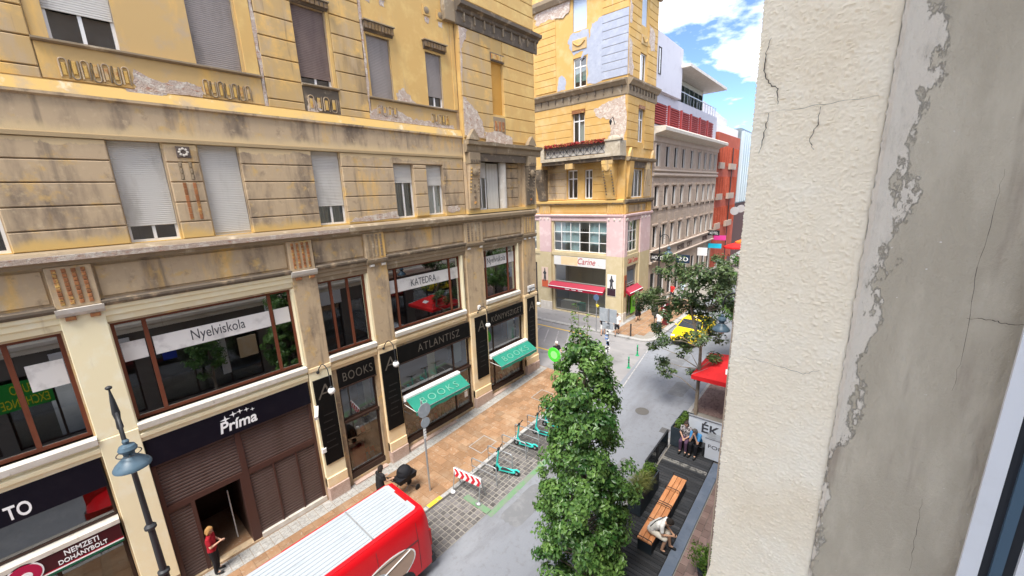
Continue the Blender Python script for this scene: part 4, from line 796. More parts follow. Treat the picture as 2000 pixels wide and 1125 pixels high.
# posters of dancing figures on the pillars
def poster(f, u0, u1, v0, v1, c1, c2, flip=1):
    MB().fbox(f, u0, u1, v0, v1, .125, .15).build('poster', mat('poster_%.1f' % (u0+v0), c1, .6), b2)
    MB().fbox(f, u0+.02, u1-.02, v0+.02, v0+(v1-v0)*.36, .15, .154).build('poster_field', mat('posterb_%.1f' % (u0+v0), c2, .6), b2)
    w, h = u1-u0, v1-v0; sil = [(.30, .30), (.36, .62), (.25, .72), (.40, .80), (.45, .95), (.56, .95), (.58, .82), (.80, .70), (.62, .64), (.66, .45), (.78, .28), (.60, .30), (.52, .48), (.44, .30)]
    MB().prism([f(u0+w*(x if flip > 0 else 1-x), v0+h*y, .156) for x, y in sil], Vector(f(0, 0, .004))-Vector(f(0, 0, 0))).build('poster_figure', m_letd, b2)
poster(FA, -.75, .02, 2.74, 4.54, (.78, .76, .74), (.045, .02, .03)); poster(FA, -7.38, -6.66, 2.70, 4.58, (.72, .55, .45), (.60, .12, .05), -1); poster(FS, 29.08, 29.45, 2.74, 4.5, (.42, .10, .03), (.28, .05, .02))
text('XAVIER', FA, -3.9, 3.12, .62, .12, .9, m_letw, None) if 0 else None
# balcony
m_bst = mat('balcony_stone', (.42, .36, .27), .9, layers=[((.56, .50, .40), (1, 1, 1), 3, .45, .7), (SOOT, (1, 1, 1), 2, .5, .75)], bump=.5, bs=40)
MB().box(-6.6, .55, 27.95, 29.0, 13.62, 13.86).build('balcony_slab', m_bst, b2); MB().box(-6.6, .5, 28.1, 29.0, 13.36, 13.62).build('balcony_soffit', m_dark, b2)
MB().box(-.68, .52, 27.98, 28.3, 13.86, 14.72).build('balcony_pier', m_bst, b2); MB().box(.22, .52, 28.3, 29.0, 13.86, 14.72).build('balcony_pier', m_bst, b2); MB().box(-.74, .58, 27.92, 28.36, 14.72, 14.84).build('pier_cap', m_bst, b2); MB().box(-6.62, -6.2, 27.98, 28.9, 13.86, 14.72).build('balcony_pier', m_bst, b2)
b = MB(); b.ball((-.1, 28.25, 14.84), .5, 8, (1, .5, .55)); b.build('pier_shell', m_bst, b2, True)
MB().box(-6.2, -.68, 28.0, 28.06, 14.62, 14.67).build('rail', m_iron, b2); MB().box(-6.2, -.68, 28.0, 28.06, 13.88, 13.93).build('rail', m_iron, b2)
n = 9; w = 5.52/n
for k in range(n):
    x = -6.2+k*w; b = MB(); b.tube([(x, 28.03, 13.9), (x, 28.03, 14.65)], .016, 6); b.tube([(x, 28.03, 13.92), (x+w, 28.03, 14.62)], .014, 6); b.tube([(x+w, 28.035, 13.92), (x, 28.035, 14.62)], .014, 6); b.ball((x+w/2, 28.03, 14.27), .055, 6); b.build('rail_panel', m_iron, b2)
MB().box(-6.15, -.7, 28.08, 28.12, 13.9, 14.55).build('rail_backing', m_sill, b2)
MB().box(-6.15, -.72, 27.86, 28.0, 14.52, 14.70).build('flower_box', m_darkfr, b2)
vv, ff = [], []
for k in range(1500):
    c = Vector((random.uniform(-6.15, -.72), random.uniform(27.80, 28.06), random.uniform(14.66, 14.92))); r = random.uniform(.03, .06); a = Vector((random.uniform(-1, 1), random.uniform(-1, .2), random.uniform(-.3, 1))).normalized(); p = a.orthogonal().normalized()*r; q = a.cross(p).normalized()*r
    k0 = len(vv); vv += [tuple(c+p), tuple(c+q), tuple(c-p), tuple(c-q)]; ff.append((k0, k0+1, k0+2, k0+3))
b = MB(); b.add(vv, ff); o = b.build('geraniums', mat('geranium_red', (.34, .012, .025), .7, layers=[((.05, .10, .02), (1, 1, 1), 9, .5, .56), ((.5, .03, .05), (1, 1, 1), 14, .55, .6)]), b2); o['kind'] = 'stuff'
for x0, s in ((-.95, 1), (-7.45, -1)):
    pts = [(28.02, 13.36), (28.02, 12.9), (28.15, 12.3), (28.4, 11.7), (28.62, 11.0), (28.72, 10.5), (29.0, 10.5), (29.0, 13.36)]
    MB().prism([(x0, y, z) for y, z in pts], (.85, 0, 0)).build('balcony_console', m_yel2 if s > 0 else m_dark, b2)
    if s > 0:
        for k in range(9):
            t = k/8; y = 28.05+.6*t; z = 12.6-1.7*t
            for dx in (.10, .75): MB().ball((x0+dx, y, z), .06, 5).build('bead', m_dark, b2)
        MB().lathe([(.001, 0), (.24, 0), (.26, .03), (.18, .08), (.001, .1)], (x0+.42, 28.0, 12.85), 12, axis='y').build('cartouche', m_quoin, b2, True)
    MB().box(x0-.03, x0+.88, 28.0, 29.0, 13.1, 13.37).build('console_cap', m_quoin, b2)
MB().box(-4.2, -3.5, 28.0, 28.5, 12.95, 13.36).build('soffit_block', m_quoin, b2)
b = MB(); b.tube([(-.35, 28.85, 15.9), (-.35, 28.5, 16.4), (-.45, 28.35, 16.2)], .03, 6); b.lathe([(.05, 0), (.12, .25), (.10, .3), (.02, .4)], (-.45, 28.35, 15.85), 6); b.build('balcony_lantern', m_iron, b2)

# ------------------------------------------------------------------ hotel
m_hot = mat('beige_stone', (.44, .35, .28), .9, layers=[((.51, .41, .335), (1, 1, 1), 1.2, .45, .7), ((.35, .265, .23), V, 1.4, .55, .8)], bump=.25)
m_hot2 = mat('pale_beige_render', (.52, .43, .36), .9, layers=[((.57, .48, .41), (1, 1, 1), 1.2, .45, .7)])
m_lav = mat('lavender_white_render', (.58, .565, .61), .85, layers=[((.52, .505, .55), (1, 1, 1), 1.5, .5, .75)])
m_louv = mat('red_louvre', (.36, .045, .04), .6)
hot = thing('hotel_building', 'long beige stone hotel with rows of narrow windows and red louvred attic', 'building', (-4, 44, G2), world=True)
us = [34.75, 37.05, 39.2, 41.4, 44.0, 46.55, 48.75, 50.75, 52.8]; wd = .95
H1 = [(u, u+wd, 13.05, 14.8) for u in us]; H2 = [(u, u+wd, 9.65, 11.33) for u in us]; H3 = [(u, u+wd, 5.98, 7.86) for u in us]; H4 = [(u, u+wd+.1, .8, 3.6) for u in us]
wall(FS, 34.17, 54.4, .5, 16.1, H1+H2+H3+H4, .45).build('wall', m_hot, hot)
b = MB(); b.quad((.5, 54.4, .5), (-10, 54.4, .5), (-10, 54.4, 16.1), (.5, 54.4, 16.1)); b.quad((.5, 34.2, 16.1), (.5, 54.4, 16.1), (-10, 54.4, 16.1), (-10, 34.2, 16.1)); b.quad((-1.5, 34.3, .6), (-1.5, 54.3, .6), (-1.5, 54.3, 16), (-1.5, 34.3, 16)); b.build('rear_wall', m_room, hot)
for i, H in enumerate((H1, H2, H3, H4)):
    for q in H:
        MB().fbox(FS, q[1]-.03, q[1]-.002, q[2]+.005, q[3]-.005, -.20, -.005).build('window_reveal', m_white, hot)
        window(FS, *q, hot, d=-.13, fr=.05, cols=1 if i == 3 else 2, m_fr=m_darkfr, m_gl=m_glassh)
        if i < 3: MB().fbox(FS, q[0]-.14, q[0], q[2]-.08, q[3]+.1, 0, .07, .01).build('window_architrave', m_hot2, hot); MB().fbox(FS, q[1], q[1]+.14, q[2]-.08, q[3]+.1, 0, .07, .01).build('window_architrave', m_hot2, hot)
        if i in (1, 2):
            MB().fbox(FS, q[0]-.2, q[1]+.2, q[3]+.1, q[3]+.24, 0, .14, .01).build('window_hood', m_hot, hot); MB().fbox(FS, q[0]-.16, q[1]+.16, q[2]-.2, q[2]-.08, 0, .12).build('window_sill', m_hot, hot)
            for k in (0, 1): MB().fbox(FS, q[0]-.12+k*(wd+.06), q[0]+.06+k*(wd+.06), q[2]-.45, q[2]-.2, 0, .09, .02).build('sill_bracket', m_dark, hot)
for u0, u1 in zip([34.17]+[u+wd for u in us], us+[54.4]):
    if u1-u0 > .5:
        for a, c in ((9.2, 12.1), (5.9, 8.9)): courses(FS, u0+(.15 if u0 > 34.3 else .02), u1-(.15 if u1 < 54 else .02), rl(a, c, .42), .035, m_hot, hot)
MB().profile(FS, 34.2, 54.7, [(15.5, 0), (15.5, .1), (15.62, .15), (15.70, .6), (15.80, 1.0), (16.06, 1.02), (16.16, .9), (16.2, 0)]).build('eaves_cornice', m_sill, hot)
MB().profile(FS, 34.2, 54.4, [(15.05, 0), (15.05, .08), (15.5, .12), (15.5, 0)]).build('eaves_frieze', m_hot2, hot)
MB().profile(FS, 34.2, 54.5, [(12.2, 0), (12.2, .12), (12.3, .2), (12.42, .2), (12.5, .06), (12.62, .06), (12.66, .22), (12.76, .22), (12.8, 0)]).build('belt_course', m_hot2, hot)
MB().profile(FS, 34.2, 54.5, [(4.6, 0), (4.6, .25), (4.75, .3), (4.8, .12), (5.62, .12), (5.68, .3), (5.8, .32), (5.84, 0)]).build('sign_band', m_hot2, hot)
m_lets = mat('bronze_letter', (.09, .06, .05), .5)
text('SZÁLLODA', FS, 37.4, 5.2, .125, .46, 3.4, m_lets, hot, ext=.04); text('HOTEL CENTRAL', FS, 44.6, 5.2, .125, .46, 6.4, m_lets, hot, ext=.04) if 0 else text('HOTEL', FS, 42.4, 5.2, .125, .5, 2.2, m_lets, hot, ext=.04); text('CITY', FS, 45.2, 5.2, .125, .5, 1.6, m_lets, hot, ext=.04); text('HOTEL', FS, 51.0, 5.2, .125, .5, 2.0, m_lets, hot, ext=.04)
# attic: recessed red louvres, lavender walls
MB().box(-8, .15, 34.3, 54.2, 16.1, 19.05).build('attic', m_lav, hot)
FL2 = Fr('E', .16)
for u0, u1 in ((34.45, 37.6), (38.3, 41.0), (41.6, 43.9), (44.5, 46.9), (47.5, 49.8), (50.3, 52.4)):
    MB().fbox(FL2, u0-.25, u0, 16.5, 18.3, -.1, .16).build('louvre_post', m_louv, hot)
    MB().fbox(FL2, u0, u1, 16.5, 18.25, .0, .02).build('louvre_backing', mat('louvre_dark', (.05, .012, .012), .8), hot)
    for k in range(9): MB().profile(FL2, u0, u1, [(16.56+k*.185, .03), (16.60+k*.185, .14), (16.67+k*.185, .14), (16.66+k*.185, .03)]).build('louvre_slat', m_louv, hot)
b = MB(); b.prism([(-6, 34.3, 19.05), (-6, 40.3, 19.05), (-6, 40.3, 23.2), (-6, 34.3, 23.3)], (6.5, 0, 0)); b.build('tower_block', m_lav, hot)
window(Fr('E', .52), 34.5, 35.1, 20.2, 22.2, hot, d=.02, fr=.08, cols=1, m_fr=m_darkfr)
b = MB(); b.box(-7, -.8, 40.3, 51.5, 19.05, 21.6); b.build('penthouse', mat('penthouse_wall', (.52, .50, .42), .85), hot)
FPH = Fr('E', -.8)
window(FPH, 40.5, 51.3, 19.5, 21.2, hot, d=.03, fr=.08, cols=7, m_fr=m_alu, m_gl=m_glassm)
b = MB(); b.prism([(-7, 40.0, 21.65), (-7, 53.0, 21.65), (-7, 53.0, 21.9), (-7, 40.0, 21.9)], (8.3, 0, 0)); b.build('penthouse_canopy', m_sill, hot)
for k in range(14):
    y = 40.4+k*1.0; b = MB(); b.tube([(.1, y, 19.05), (.1, y, 20.0)], .025, 5); b.build('balustrade_post', m_galv, hot)
MB().box(.07, .13, 40.3, 54, 19.95, 20.02).build('balustrade_rail', m_galv, hot)

# ------------------------------------------------------------------ red building, glass building, far end of the street
m_redb = mat('brick_red_render', (.42, .085, .045), .85, layers=[((.50, .12, .07), (1, 1, 1), 1.0, .45, .7), ((.30, .06, .035), V, 1.4, .55, .8)])
redb = thing('red_building', 'brick red building with tall slit windows and snowy white attic, past the hotel', 'building', (-4, 60, G2), world=True)
MB().box(-10, .42, 54.45, 66.0, .5, 17.5).build('wall', m_redb, redb)
for r, (v0, v1) in enumerate(((13.7, 15.9), (9.9, 12.2), (6.2, 8.4))):
    for k in range(9):
        u = 54.9+k*1.22; q = MB().fbox(FS, u, u+.55, v0, v1, -.075, -.055).build('window', mat('dark_pane', (.03, .035, .04), .12, spec=.6), redb)
        MB().fbox(FS, u-.08, u, v0-.1, v1+.1, -.08, .05).build('window_fin', m_redb, redb); MB().fbox(FS, u+.55, u+.63, v0-.1, v1+.1, -.08, .05).build('window_fin', m_redb, redb)
    for u0, u1 in ((55.0, 57.3), (60.2, 63.5)): MB().fbox(FS, u0, u1, v0-.45, v0+.30, -.06, .22).build('balcony_box', m_hot, redb)
MB().box(-9, .1, 54.6, 65.8, 17.5, 18.6).build('attic', m_white, redb); MB().prism([(-9, 54.5, 18.6), (-9, 66, 18.6), (-9, 66, 20.2), (-9, 54.5, 21.2)], (7.5, 0, 0)).build('roof_block', m_lav, redb)
b = MB(); b.tube([(.62, 61.5, .6), (.62, 61.5, 16)], .06, 6); b.build('downpipe', m_iron, redb)
glb = thing('glass_fronted_building', 'blue grey building with glazed ribs above a dark brown base', 'building', (-4, 70, G2), world=True)
MB().box(-10, .4, 66.1, 76, 8.6, 19).build('wall', mat('slate_panel', (.16, .20, .22), .5, layers=[((.24, .29, .31), (1, 1, 1), 1, .45, .7)]), glb)
MB().box(-10, .2, 66.1, 76, .5, 8.6).build('base', mat('dark_brown_clad', (.085, .03, .022), .7), glb)
for k in range(7):
    MB().fbox(Fr('E', .4), 66.4+k*1.4, 66.9+k*1.4, 8.8, 18.6, 0, .35).build('glazed_rib', mat('pale_rib', (.50, .58, .62), .3), glb)
    MB().fbox(Fr('E', .4), 66.95+k*1.4, 67.75+k*1.4, 9.2, 18.2, 0, .02).build('pane', mat('dark_pane2', (.05, .075, .085), .08, spec=.7), glb)
for i, (y0, y1, h, c) in enumerate(((76.1, 92, 16, (.55, .45, .36)), (92.1, 110, 18, (.42, .36, .32)), (110.1, 140, 15, (.5, .42, .36)))):
    fb = thing('townhouse', ['beige townhouse beyond the glass building far down the street', 'grey brown townhouse near the end of the street', 'farthest pale townhouse at the end of the street'][i], 'building', (-4, (y0+y1)/2, .6), world=True)
    MB().box(-10, .4, y0, y1, .5, h).build('wall', mat('far_wall_%d' % i, c, .9), fb); MB().box(-10.2, .8, y0, y1, h, h+.5).build('cornice', m_sill, fb)
    for r in range(4):
        for k in range(int((y1-y0)/2.2)): MB().fbox(Fr('E', .4), y0+.6+k*2.2, y0+1.6+k*2.2, 2+r*3.6, 4.2+r*3.6, 0, .02).build('window', MATS['dark_pane'], fb)

# ------------------------------------------------------------------ the viewer's own building: stucco jamb on the right
own = thing('cream_stucco_building', 'cream stucco wall with cracked window jamb filling the right of the view', 'building', (14.5, 4, 0), world=True)
OX = 13.889; JY = 0.6
FO = Fr('W', OX)
m_own = mat('cream_stucco', (.76, .68, .555), .92, layers=[((.82, .75, .63), (1, 1, 1), 2.0, .4, .7), ((.66, .57, .44), (1, 1, 1), 1.1, .5, .78)], bump=.5, bs=110, bd=.004)
oh = []
for k in range(-6, 22):
    y0 = 1.9+k*3.0
    for z in (6.6, 10.3, 14.1):
        if not (z == 10.3 and k == -1): oh.append((y0, y0+1.3, z, z+2.4))
oh = [h for h in oh if not (h[2] == 10.3 and h[0] < JY+.3 and h[1] > -1.3)]
shops_o = [(-8.5, -3.4, .4, 3.9), (-2.9, 1.6, .4, 3.9), (2.2, 7.4, .4, 3.9), (8.0, 13.0, .4, 3.9), (13.8, 18.6, .6, 3.9), (19.4, 24, .6, 3.9), (25, 30, .7, 3.9), (31, 37, .7, 3.9), (38, 44, .7, 3.9), (45, 52, .7, 3.9), (53, 60, .7, 3.9)]
wall(FO, -20, 68, 5.4, 20, oh+[(-1.2, JY, 10.3, 12.9)], .3).build('wall', m_own, own); wall(FO, -20, 68, 0, 5.4, shops_o, .3).build('shop_wall', mat('dark_shop_render', (.16, .14, .12), .85), own)
for h in oh: window(FO, *h, own, d=-.14, fr=.08, cols=2, m_gl=m_glassm)
for h in shops_o: window(FO, *h, own, d=-.14, fr=.08, cols=3, m_fr=m_darkfr, m_gl=m_glass2)
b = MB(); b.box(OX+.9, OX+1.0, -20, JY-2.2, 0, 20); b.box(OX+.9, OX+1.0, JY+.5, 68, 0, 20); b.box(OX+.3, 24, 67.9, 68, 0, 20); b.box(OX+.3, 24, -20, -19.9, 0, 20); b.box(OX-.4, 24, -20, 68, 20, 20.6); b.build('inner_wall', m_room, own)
MB().profile(FO, -20, 68, [(4.9, 0), (4.9, .12), (5.1, .12), (5.2, .25), (5.35, .25), (5.4, 0)]).build('shop_cornice', m_own, own)
MB().profile(FO, -20, 68, [(9.2, 0), (9.2, .1), (9.4, .2), (9.5, .2), (9.5, 0)]).build('belt_course', m_own, own)
# jamb: displaced stucco sheet, then smooth plaster, then the window frame
Z0, Z1, X1, X2 = 9.9, 13.2, 14.012, 14.150
def jgrid(xa, xb, step, fn):
    nx = max(2, int((xb-xa)/step)); nz = int((12.2-10.2)/step)
    vs_ = []; 
    for j in range(nz+1):
        for i in range(nx+1):
            x = xa+(xb-xa)*i/nx; z = 10.2+2.0*j/nz; vs_.append((x+(random.uniform(-.0012, .0012) if i == 0 else 0), JY-fn(x, z), z))
    fs = [(j*(nx+1)+i, j*(nx+1)+i+1, (j+1)*(nx+1)+i+1, (j+1)*(nx+1)+i) for j in range(nz) for i in range(nx)]
    return MB().add(vs_, fs)
def stucco(x, z):
    p = Vector((x*290, z*290, 3.3)); q = Vector((x*55, z*55, 1.7)); e = min(1, max(0, (X1-x)/.006))
    return (.0027*abs(mnoise.noise(p))+.0010*max(0, mnoise.noise(q)+.15)+.0006*mnoise.noise(Vector((x*12, z*12, 0))))*e+.0012
m_stuc = mat('jamb_stucco', (.90, .775, .575), .92, layers=[((.93, .83, .65), (1, 1, 1), 9, .4, .7), ((.82, .68, .48), (1, 1, 1), 5, .5, .78)], bump=.5, bs=420, bd=.0012)
jm = jgrid(OX, X1, .0013, stucco).mesh('jamb_stucco', m_stuc, True); jo = link('jamb_stucco', jm, own)
# plaster: white paint worn away to grey cement along a ragged edge
pm, nt, bs_ = _new('jamb_plaster')
g = nt.nodes.new('ShaderNodeNewGeometry'); sp = nt.nodes.new('ShaderNodeSeparateXYZ'); nt.links.new(g.outputs['Position'], sp.inputs[0])
def mth(op, a, b):
    n_ = nt.nodes.new('ShaderNodeMath'); n_.operation = op
    for i, v in enumerate((a, b)):
        if isinstance(v, (int, float)): n_.inputs[i].default_value = v
        else: nt.links.new(v, n_.inputs[i])
    return n_.outputs[0]
edge = mth('ADD', mth('SUBTRACT', sp.outputs[0], 14.012), mth('MULTIPLY', mth('SUBTRACT', 11.05, sp.outputs[2]), .038))
edge = mth('ADD', edge, mth('MULTIPLY', mth('SUBTRACT', _noise(nt, (1, 1, .5), 34, 8, .72, (5.3, 2, 1.1)), .5), .088))
worn = _ramp(nt, edge, .015, .019)
cem = _mixc(nt, _ramp(nt, _noise(nt, (1, 1, .3), 20, 5, .6), .42, .68), (.49, .415, .30), (.60, .515, .38))
cem = _mixc(nt, _ramp(nt, _noise(nt, (1, 1, .12), 30, 4, .6, (3, 1, 2)), .55, .75), cem, (.37, .295, .215))
cem = _mixc(nt, _ramp(nt, _noise(nt, (1, 1, 1), 130, 3, .5, (1, 4, 2)), .735, .76), cem, (.74, .69, .60))
wht = _mixc(nt, _ramp(nt, _noise(nt, (1, 1, .3), 60, 6, .7), .5, .72), (.74, .645, .51), (.60, .52, .405))
nt.links.new(_mixc(nt, worn, wht, cem), bs_.inputs['Base Color']); bs_.inputs['Roughness'].default_value = .9
bn = nt.nodes.new('ShaderNodeBump'); bn.inputs['Strength'].default_value = .9; bn.inputs['Distance'].default_value = .0035
nt.links.new(mth('ADD', _noise(nt, (1, 1, .5), 160, 6, .7), mth('MULTIPLY', worn, -.8)), bn.inputs['Height']); nt.links.new(bn.outputs[0], bs_.inputs['Normal'])
def plas(x, z): return .0030*math.exp(-((x-X1-.004)/.004)**2)+.0008*mnoise.noise(Vector((x*25, z*8, 5)))+.0018
link('jamb_plaster', jgrid(X1, X2, .004, plas).mesh('jamb_plaster', pm, True), own)
b = MB(); b.quad((OX, JY, 12.2), (X2, JY, 12.2), (X2, JY, 12.9), (OX, JY, 12.9)); b.box(OX-.05, 14.4, -1.2, JY, 10.2, 10.3); b.box(X2+.05, 14.9, JY, JY+.05, 10, 13); b.box(X2, 14.6, -1.3, JY+.1, 12.9, 13.0); b.build('window_reveal', m_own, own)
# cracks in the jamb
m_crack = mat('crack_shadow', (.07, .055, .045), 1.0)
def crack(pts, w0, nm='crack'):
    b = MB(); P = []
    for (a, c), (e, g_) in zip(pts[:-1], pts[1:]):
        for k in range(6):
            t = k/6; P.append((a+(e-a)*t+random.uniform(-.0010, .0010), c+(g_-c)*t+random.uniform(-.0010, .0010)))
    P.append(pts[-1]); n_ = len(P)
    for i in range(n_-1):
        wa = w0*.42*(.35+.65*math.sin(math.pi*(i+.5)/n_))*random.uniform(.6, 1.3); (x0, z0), (x1, z1) = P[i], P[i+1]
        d_ = Vector((x1-x0, z1-z0)).normalized(); nx, nz = -d_.y*wa, d_.x*wa; yy = JY-.0042
        b.quad((x0-nx, yy, z0-nz), (x1-nx, yy, z1-nz), (x1+nx, yy, z1+nz), (x0+nx, yy, z0+nz))
    b.build(nm, m_crack, own)
crack([(13.9003, 11.3665), (13.8958, 11.3484), (13.8966, 11.3287), (13.9036, 11.3160), (13.9121, 11.3088), (13.9138, 11.2915)], .0013)
crack([(13.9052, 11.2831), (13.9040, 11.2668), (13.8991, 11.2372)], .0011); crack([(13.9559, 11.2820), (13.9548, 11.2630), (13.9488, 11.2481), (13.9544, 11.2367)], .0010)
crack([(13.8910, 11.2840), (13.9347, 11.2842), (13.9718, 11.2848), (14.0037, 11.2860)], .0004); crack([(13.8945, 10.9653), (13.9344, 10.9647), (13.9746, 10.9593), (13.9895, 10.9678)], .0004)
crack([(14.1004, 11.0570), (14.1154, 11.0585), (14.1258, 11.0561), (14.1381, 11.0574)], .0007); crack([(14.1019, 11.2049), (14.1008, 11.1618), (14.1003, 11.1004), (14.1033, 11.0236), (14.1023, 10.9760)], .0004); crack([(14.0994, 10.8373), (14.1013, 10.7878), (14.1028, 10.7359)], .0004)
# open white window frame at the lower right
FRM = MB(); FRM.box(14.137, 14.151, JY-.012, JY-.0075, 10.3, 12.9); FRM.box(14.150, 14.30, JY-.0075, JY+.05, 10.3, 12.9); FRM.build('window_frame', m_white, own)
MB().box(14.151, 14.174, JY-.010, JY-.0076, 10.3, 12.9).build('frame_seal', m_iron, own); MB().box(14.188, 14.36, JY-.010, JY-.0076, 10.3, 12.9).build('frame_seal', m_iron, own)
MB().box(14.158, 14.166, JY-.014, JY-.010, 10.3, 12.9).build('frame_bead', m_lampblue, own); MB().box(14.174, 14.188, JY-.014, JY-.008, 10.3, 12.9).build('sash', m_white, own)
# signs and shops of this side, seen mirrored in the windows opposite
def osign(nm, lab, u0, u1, v0, v1, m, body=None, mt=None, th=.4, d=.14):
    o = thing(nm, lab, 'sign', FO(u0, v0, d), world=True); MB().fbox(FO, u0, u1, v0, v1, d, d+.08, .01).build('panel', m, o)
    if body: text(body, FO, (u0+u1)/2, (v0+v1)/2, d+.085, th, (u1-u0)*.85, mt, o)
    return o
osign('exchange_sign', 'green exchange sign with yellow lettering, mirrored in the leftmost window', -3.1, -1.4, 2.45, 3.75, mat('exchange_green', (.02, .30, .04), .5), 'EURO\nEXCHANGE', mat('yellow_letter', (.80, .68, .02), .5), 1.05)
osign('white_fascia', 'plain white fascia mirrored in the leftmost window', -1.2, 1.6, 3.6, 4.7, m_white); osign('food_sign', 'pale menu board mirrored in the big language school window', 6.2, 7.2, 1.9, 3.2, m_peach); osign('food_sign', 'tall white menu panel mirrored in the big language school window', 5.2, 5.6, 1.2, 3.4, m_white); osign('blue_sign', 'small blue sign mirrored in the big language school window', 2.7, 3.3, 3.0, 3.7, mat('sign_blue', (.02, .05, .35), .4)); osign('white_fascia', 'white shop fascia mirrored behind the reflected tree', 8.0, 13.0, 3.95, 4.9, m_white)
# ------------------------------------------------------------------ signs, boards, awnings, lamps on the main facade
def sign(nm, lab, f, u0, u1, v0, v1, d0, d1, m, cat='sign', group=None):
    o = thing(nm, lab, cat, f(u0, v0, d0), world=True, group=group); MB().fbox(f, u0, u1, v0, v1, d0, d1, .012).build('panel', m, o); return o
o = sign('grocery_fascia', 'black fascia sign with white star grocery logo above brown roller shutters', FE, .52, 4.86, 4.22, 5.04, -.05, .06, m_navy)
text('Príma', FE, 2.68, 4.56, .065, .36, 1.0, m_letw, o, offset=.02, shear=.15, ext=.01)
for k, (u, v, s) in enumerate(((2.36, 4.80, .13), (2.58, 4.88, .10), (2.76, 4.90, .085), (2.94, 4.88, .075), (3.10, 4.82, .06))):
    pts = []
    for q in range(8):
        a = math.pi/4*q; r = s if q % 2 == 0 else s*.28; pts.append(FE(u+r*math.cos(a), v+r*math.sin(a), .062))
    MB().prism(pts, (.008, 0, 0)).build('star', m_letw, o)
o = sign('tobacco_fascia', 'dark blue fascia with white capital letters at the left edge', FE, -5, -.32, 4.22, 5.04, -.05, .06, m_navy); text('TO', FE, -1.76, 4.50, .065, .36, .40, m_letw, o, offset=.02)
o = sign('tobacco_shop_sign', 'dark maroon tobacco shop sign with green and white stripe', FE, -5, -.34, 2.66, 3.10, -.02, .14, mat('maroon_sign', (.055, .008, .012), .4))
text('NEMZETI', FE, -1.05, 2.98, .146, .14, .60, m_letw, o, offset=.015); text('DOHÁNYBOLT', FE, -1.05, 2.80, .146, .15, .86, m_letw, o, offset=.015)
MB().fbox(FE, -5, -.34, 2.625, 2.66, -.02, .15).build('white_stripe', m_letw, o); MB().fbox(FE, -5, -.34, 2.56, 2.625, -.02, .145).build('green_stripe', mat('stripe_green', (.01, .12, .06), .4), o); MB().fbox(FE, -1.75, -.34, 2.66, 2.69, .14, .146).build('red_stripe', mat('stripe_red', (.35, .01, .03), .4), o)
MB().lathe([(.001, 0), (.30, 0), (.30, .02), (.001, .02)], FE(-2.0, 2.88, .14), 28, axis='x').build('logo_rim', m_letw, o); MB().lathe([(.001, 0), (.27, 0), (.27, .024), (.001, .024)], FE(-2.0, 2.88, .14), 28, axis='x').build('logo_disc', mat('logo_magenta', (.42, .01, .06), .4), o)
MB().lathe([(.001, 0), (.1, 0), (.1, .028), (.001, .028)], FE(-1.98, 2.85, .14), 16, axis='x').build('logo_mark', m_letw, o)
FAINT = ['antikvárium', 'irodalom', 'filozófia', 'történelem', 'művészet', 'nyelvek']
for i, (u0, u1, v0, v1, lab) in enumerate(((4.99, 5.66, 1.60, 5.02, 'tall black bookshop board beside the brown roller shutters'), (7.66, 8.42, 1.66, 5.12, 'tall black bookshop board between the two larger bookshop windows'), (12.98, 13.80, 1.87, 5.22, 'tall black bookshop board left of the second green awning'), (17.22, 17.95, 2.06, 5.25, 'tall black bookshop board at the corner of the building'))):
    o = sign('bookshop_board', lab, FE, u0, u1, v0, v1, .12, .165, m_black, group='tall black bookshop boards'); c = (u0+u1)/2
    text('A', FE, c, v1-.50, .169, .52, .50, m_gold, o, offset=-.012, shear=.12)
    for k in range(6): MB().fbox(FE, c-.24+.04*(k % 3), c+.24-.05*((k+1) % 3), v0+.62+k*.27, v0+.66+k*.27, .165, .168).build('faint_line', m_faint, o)
for u0, u1, v0, v1, body, tu, tw, th, lab in ((5.92, 7.44, 4.34, 5.06, 'BOOKS', 6.7, 1.22, .34, 'black bookshop fascia lettered BOOKS above the narrow window'), (8.50, 12.66, 4.36, 5.10, 'ATLANTISZ', 10.75, 2.45, .36, 'long black fascia lettered ATLANTISZ above the first awning'), (13.92, 16.92, 4.44, 5.14, 'KÖNYVSZIGET', 15.5, 2.5, .38, 'black fascia lettered KÖNYVSZIGET above the second awning')):
    o = sign('bookshop_fascia', lab, FE, u0, u1, v0, v1, -.06, .08, m_black, group='black bookshop fascias'); text(body, FE, tu, (v0+v1)/2+.02, .084, th, tw, m_gold, o, offset=-.010, space=1.15)
    MB().fbox(FE, u0, u1, v0-.05, v0, -.06, .10).build('fascia_ledge', m_darkfr, o)
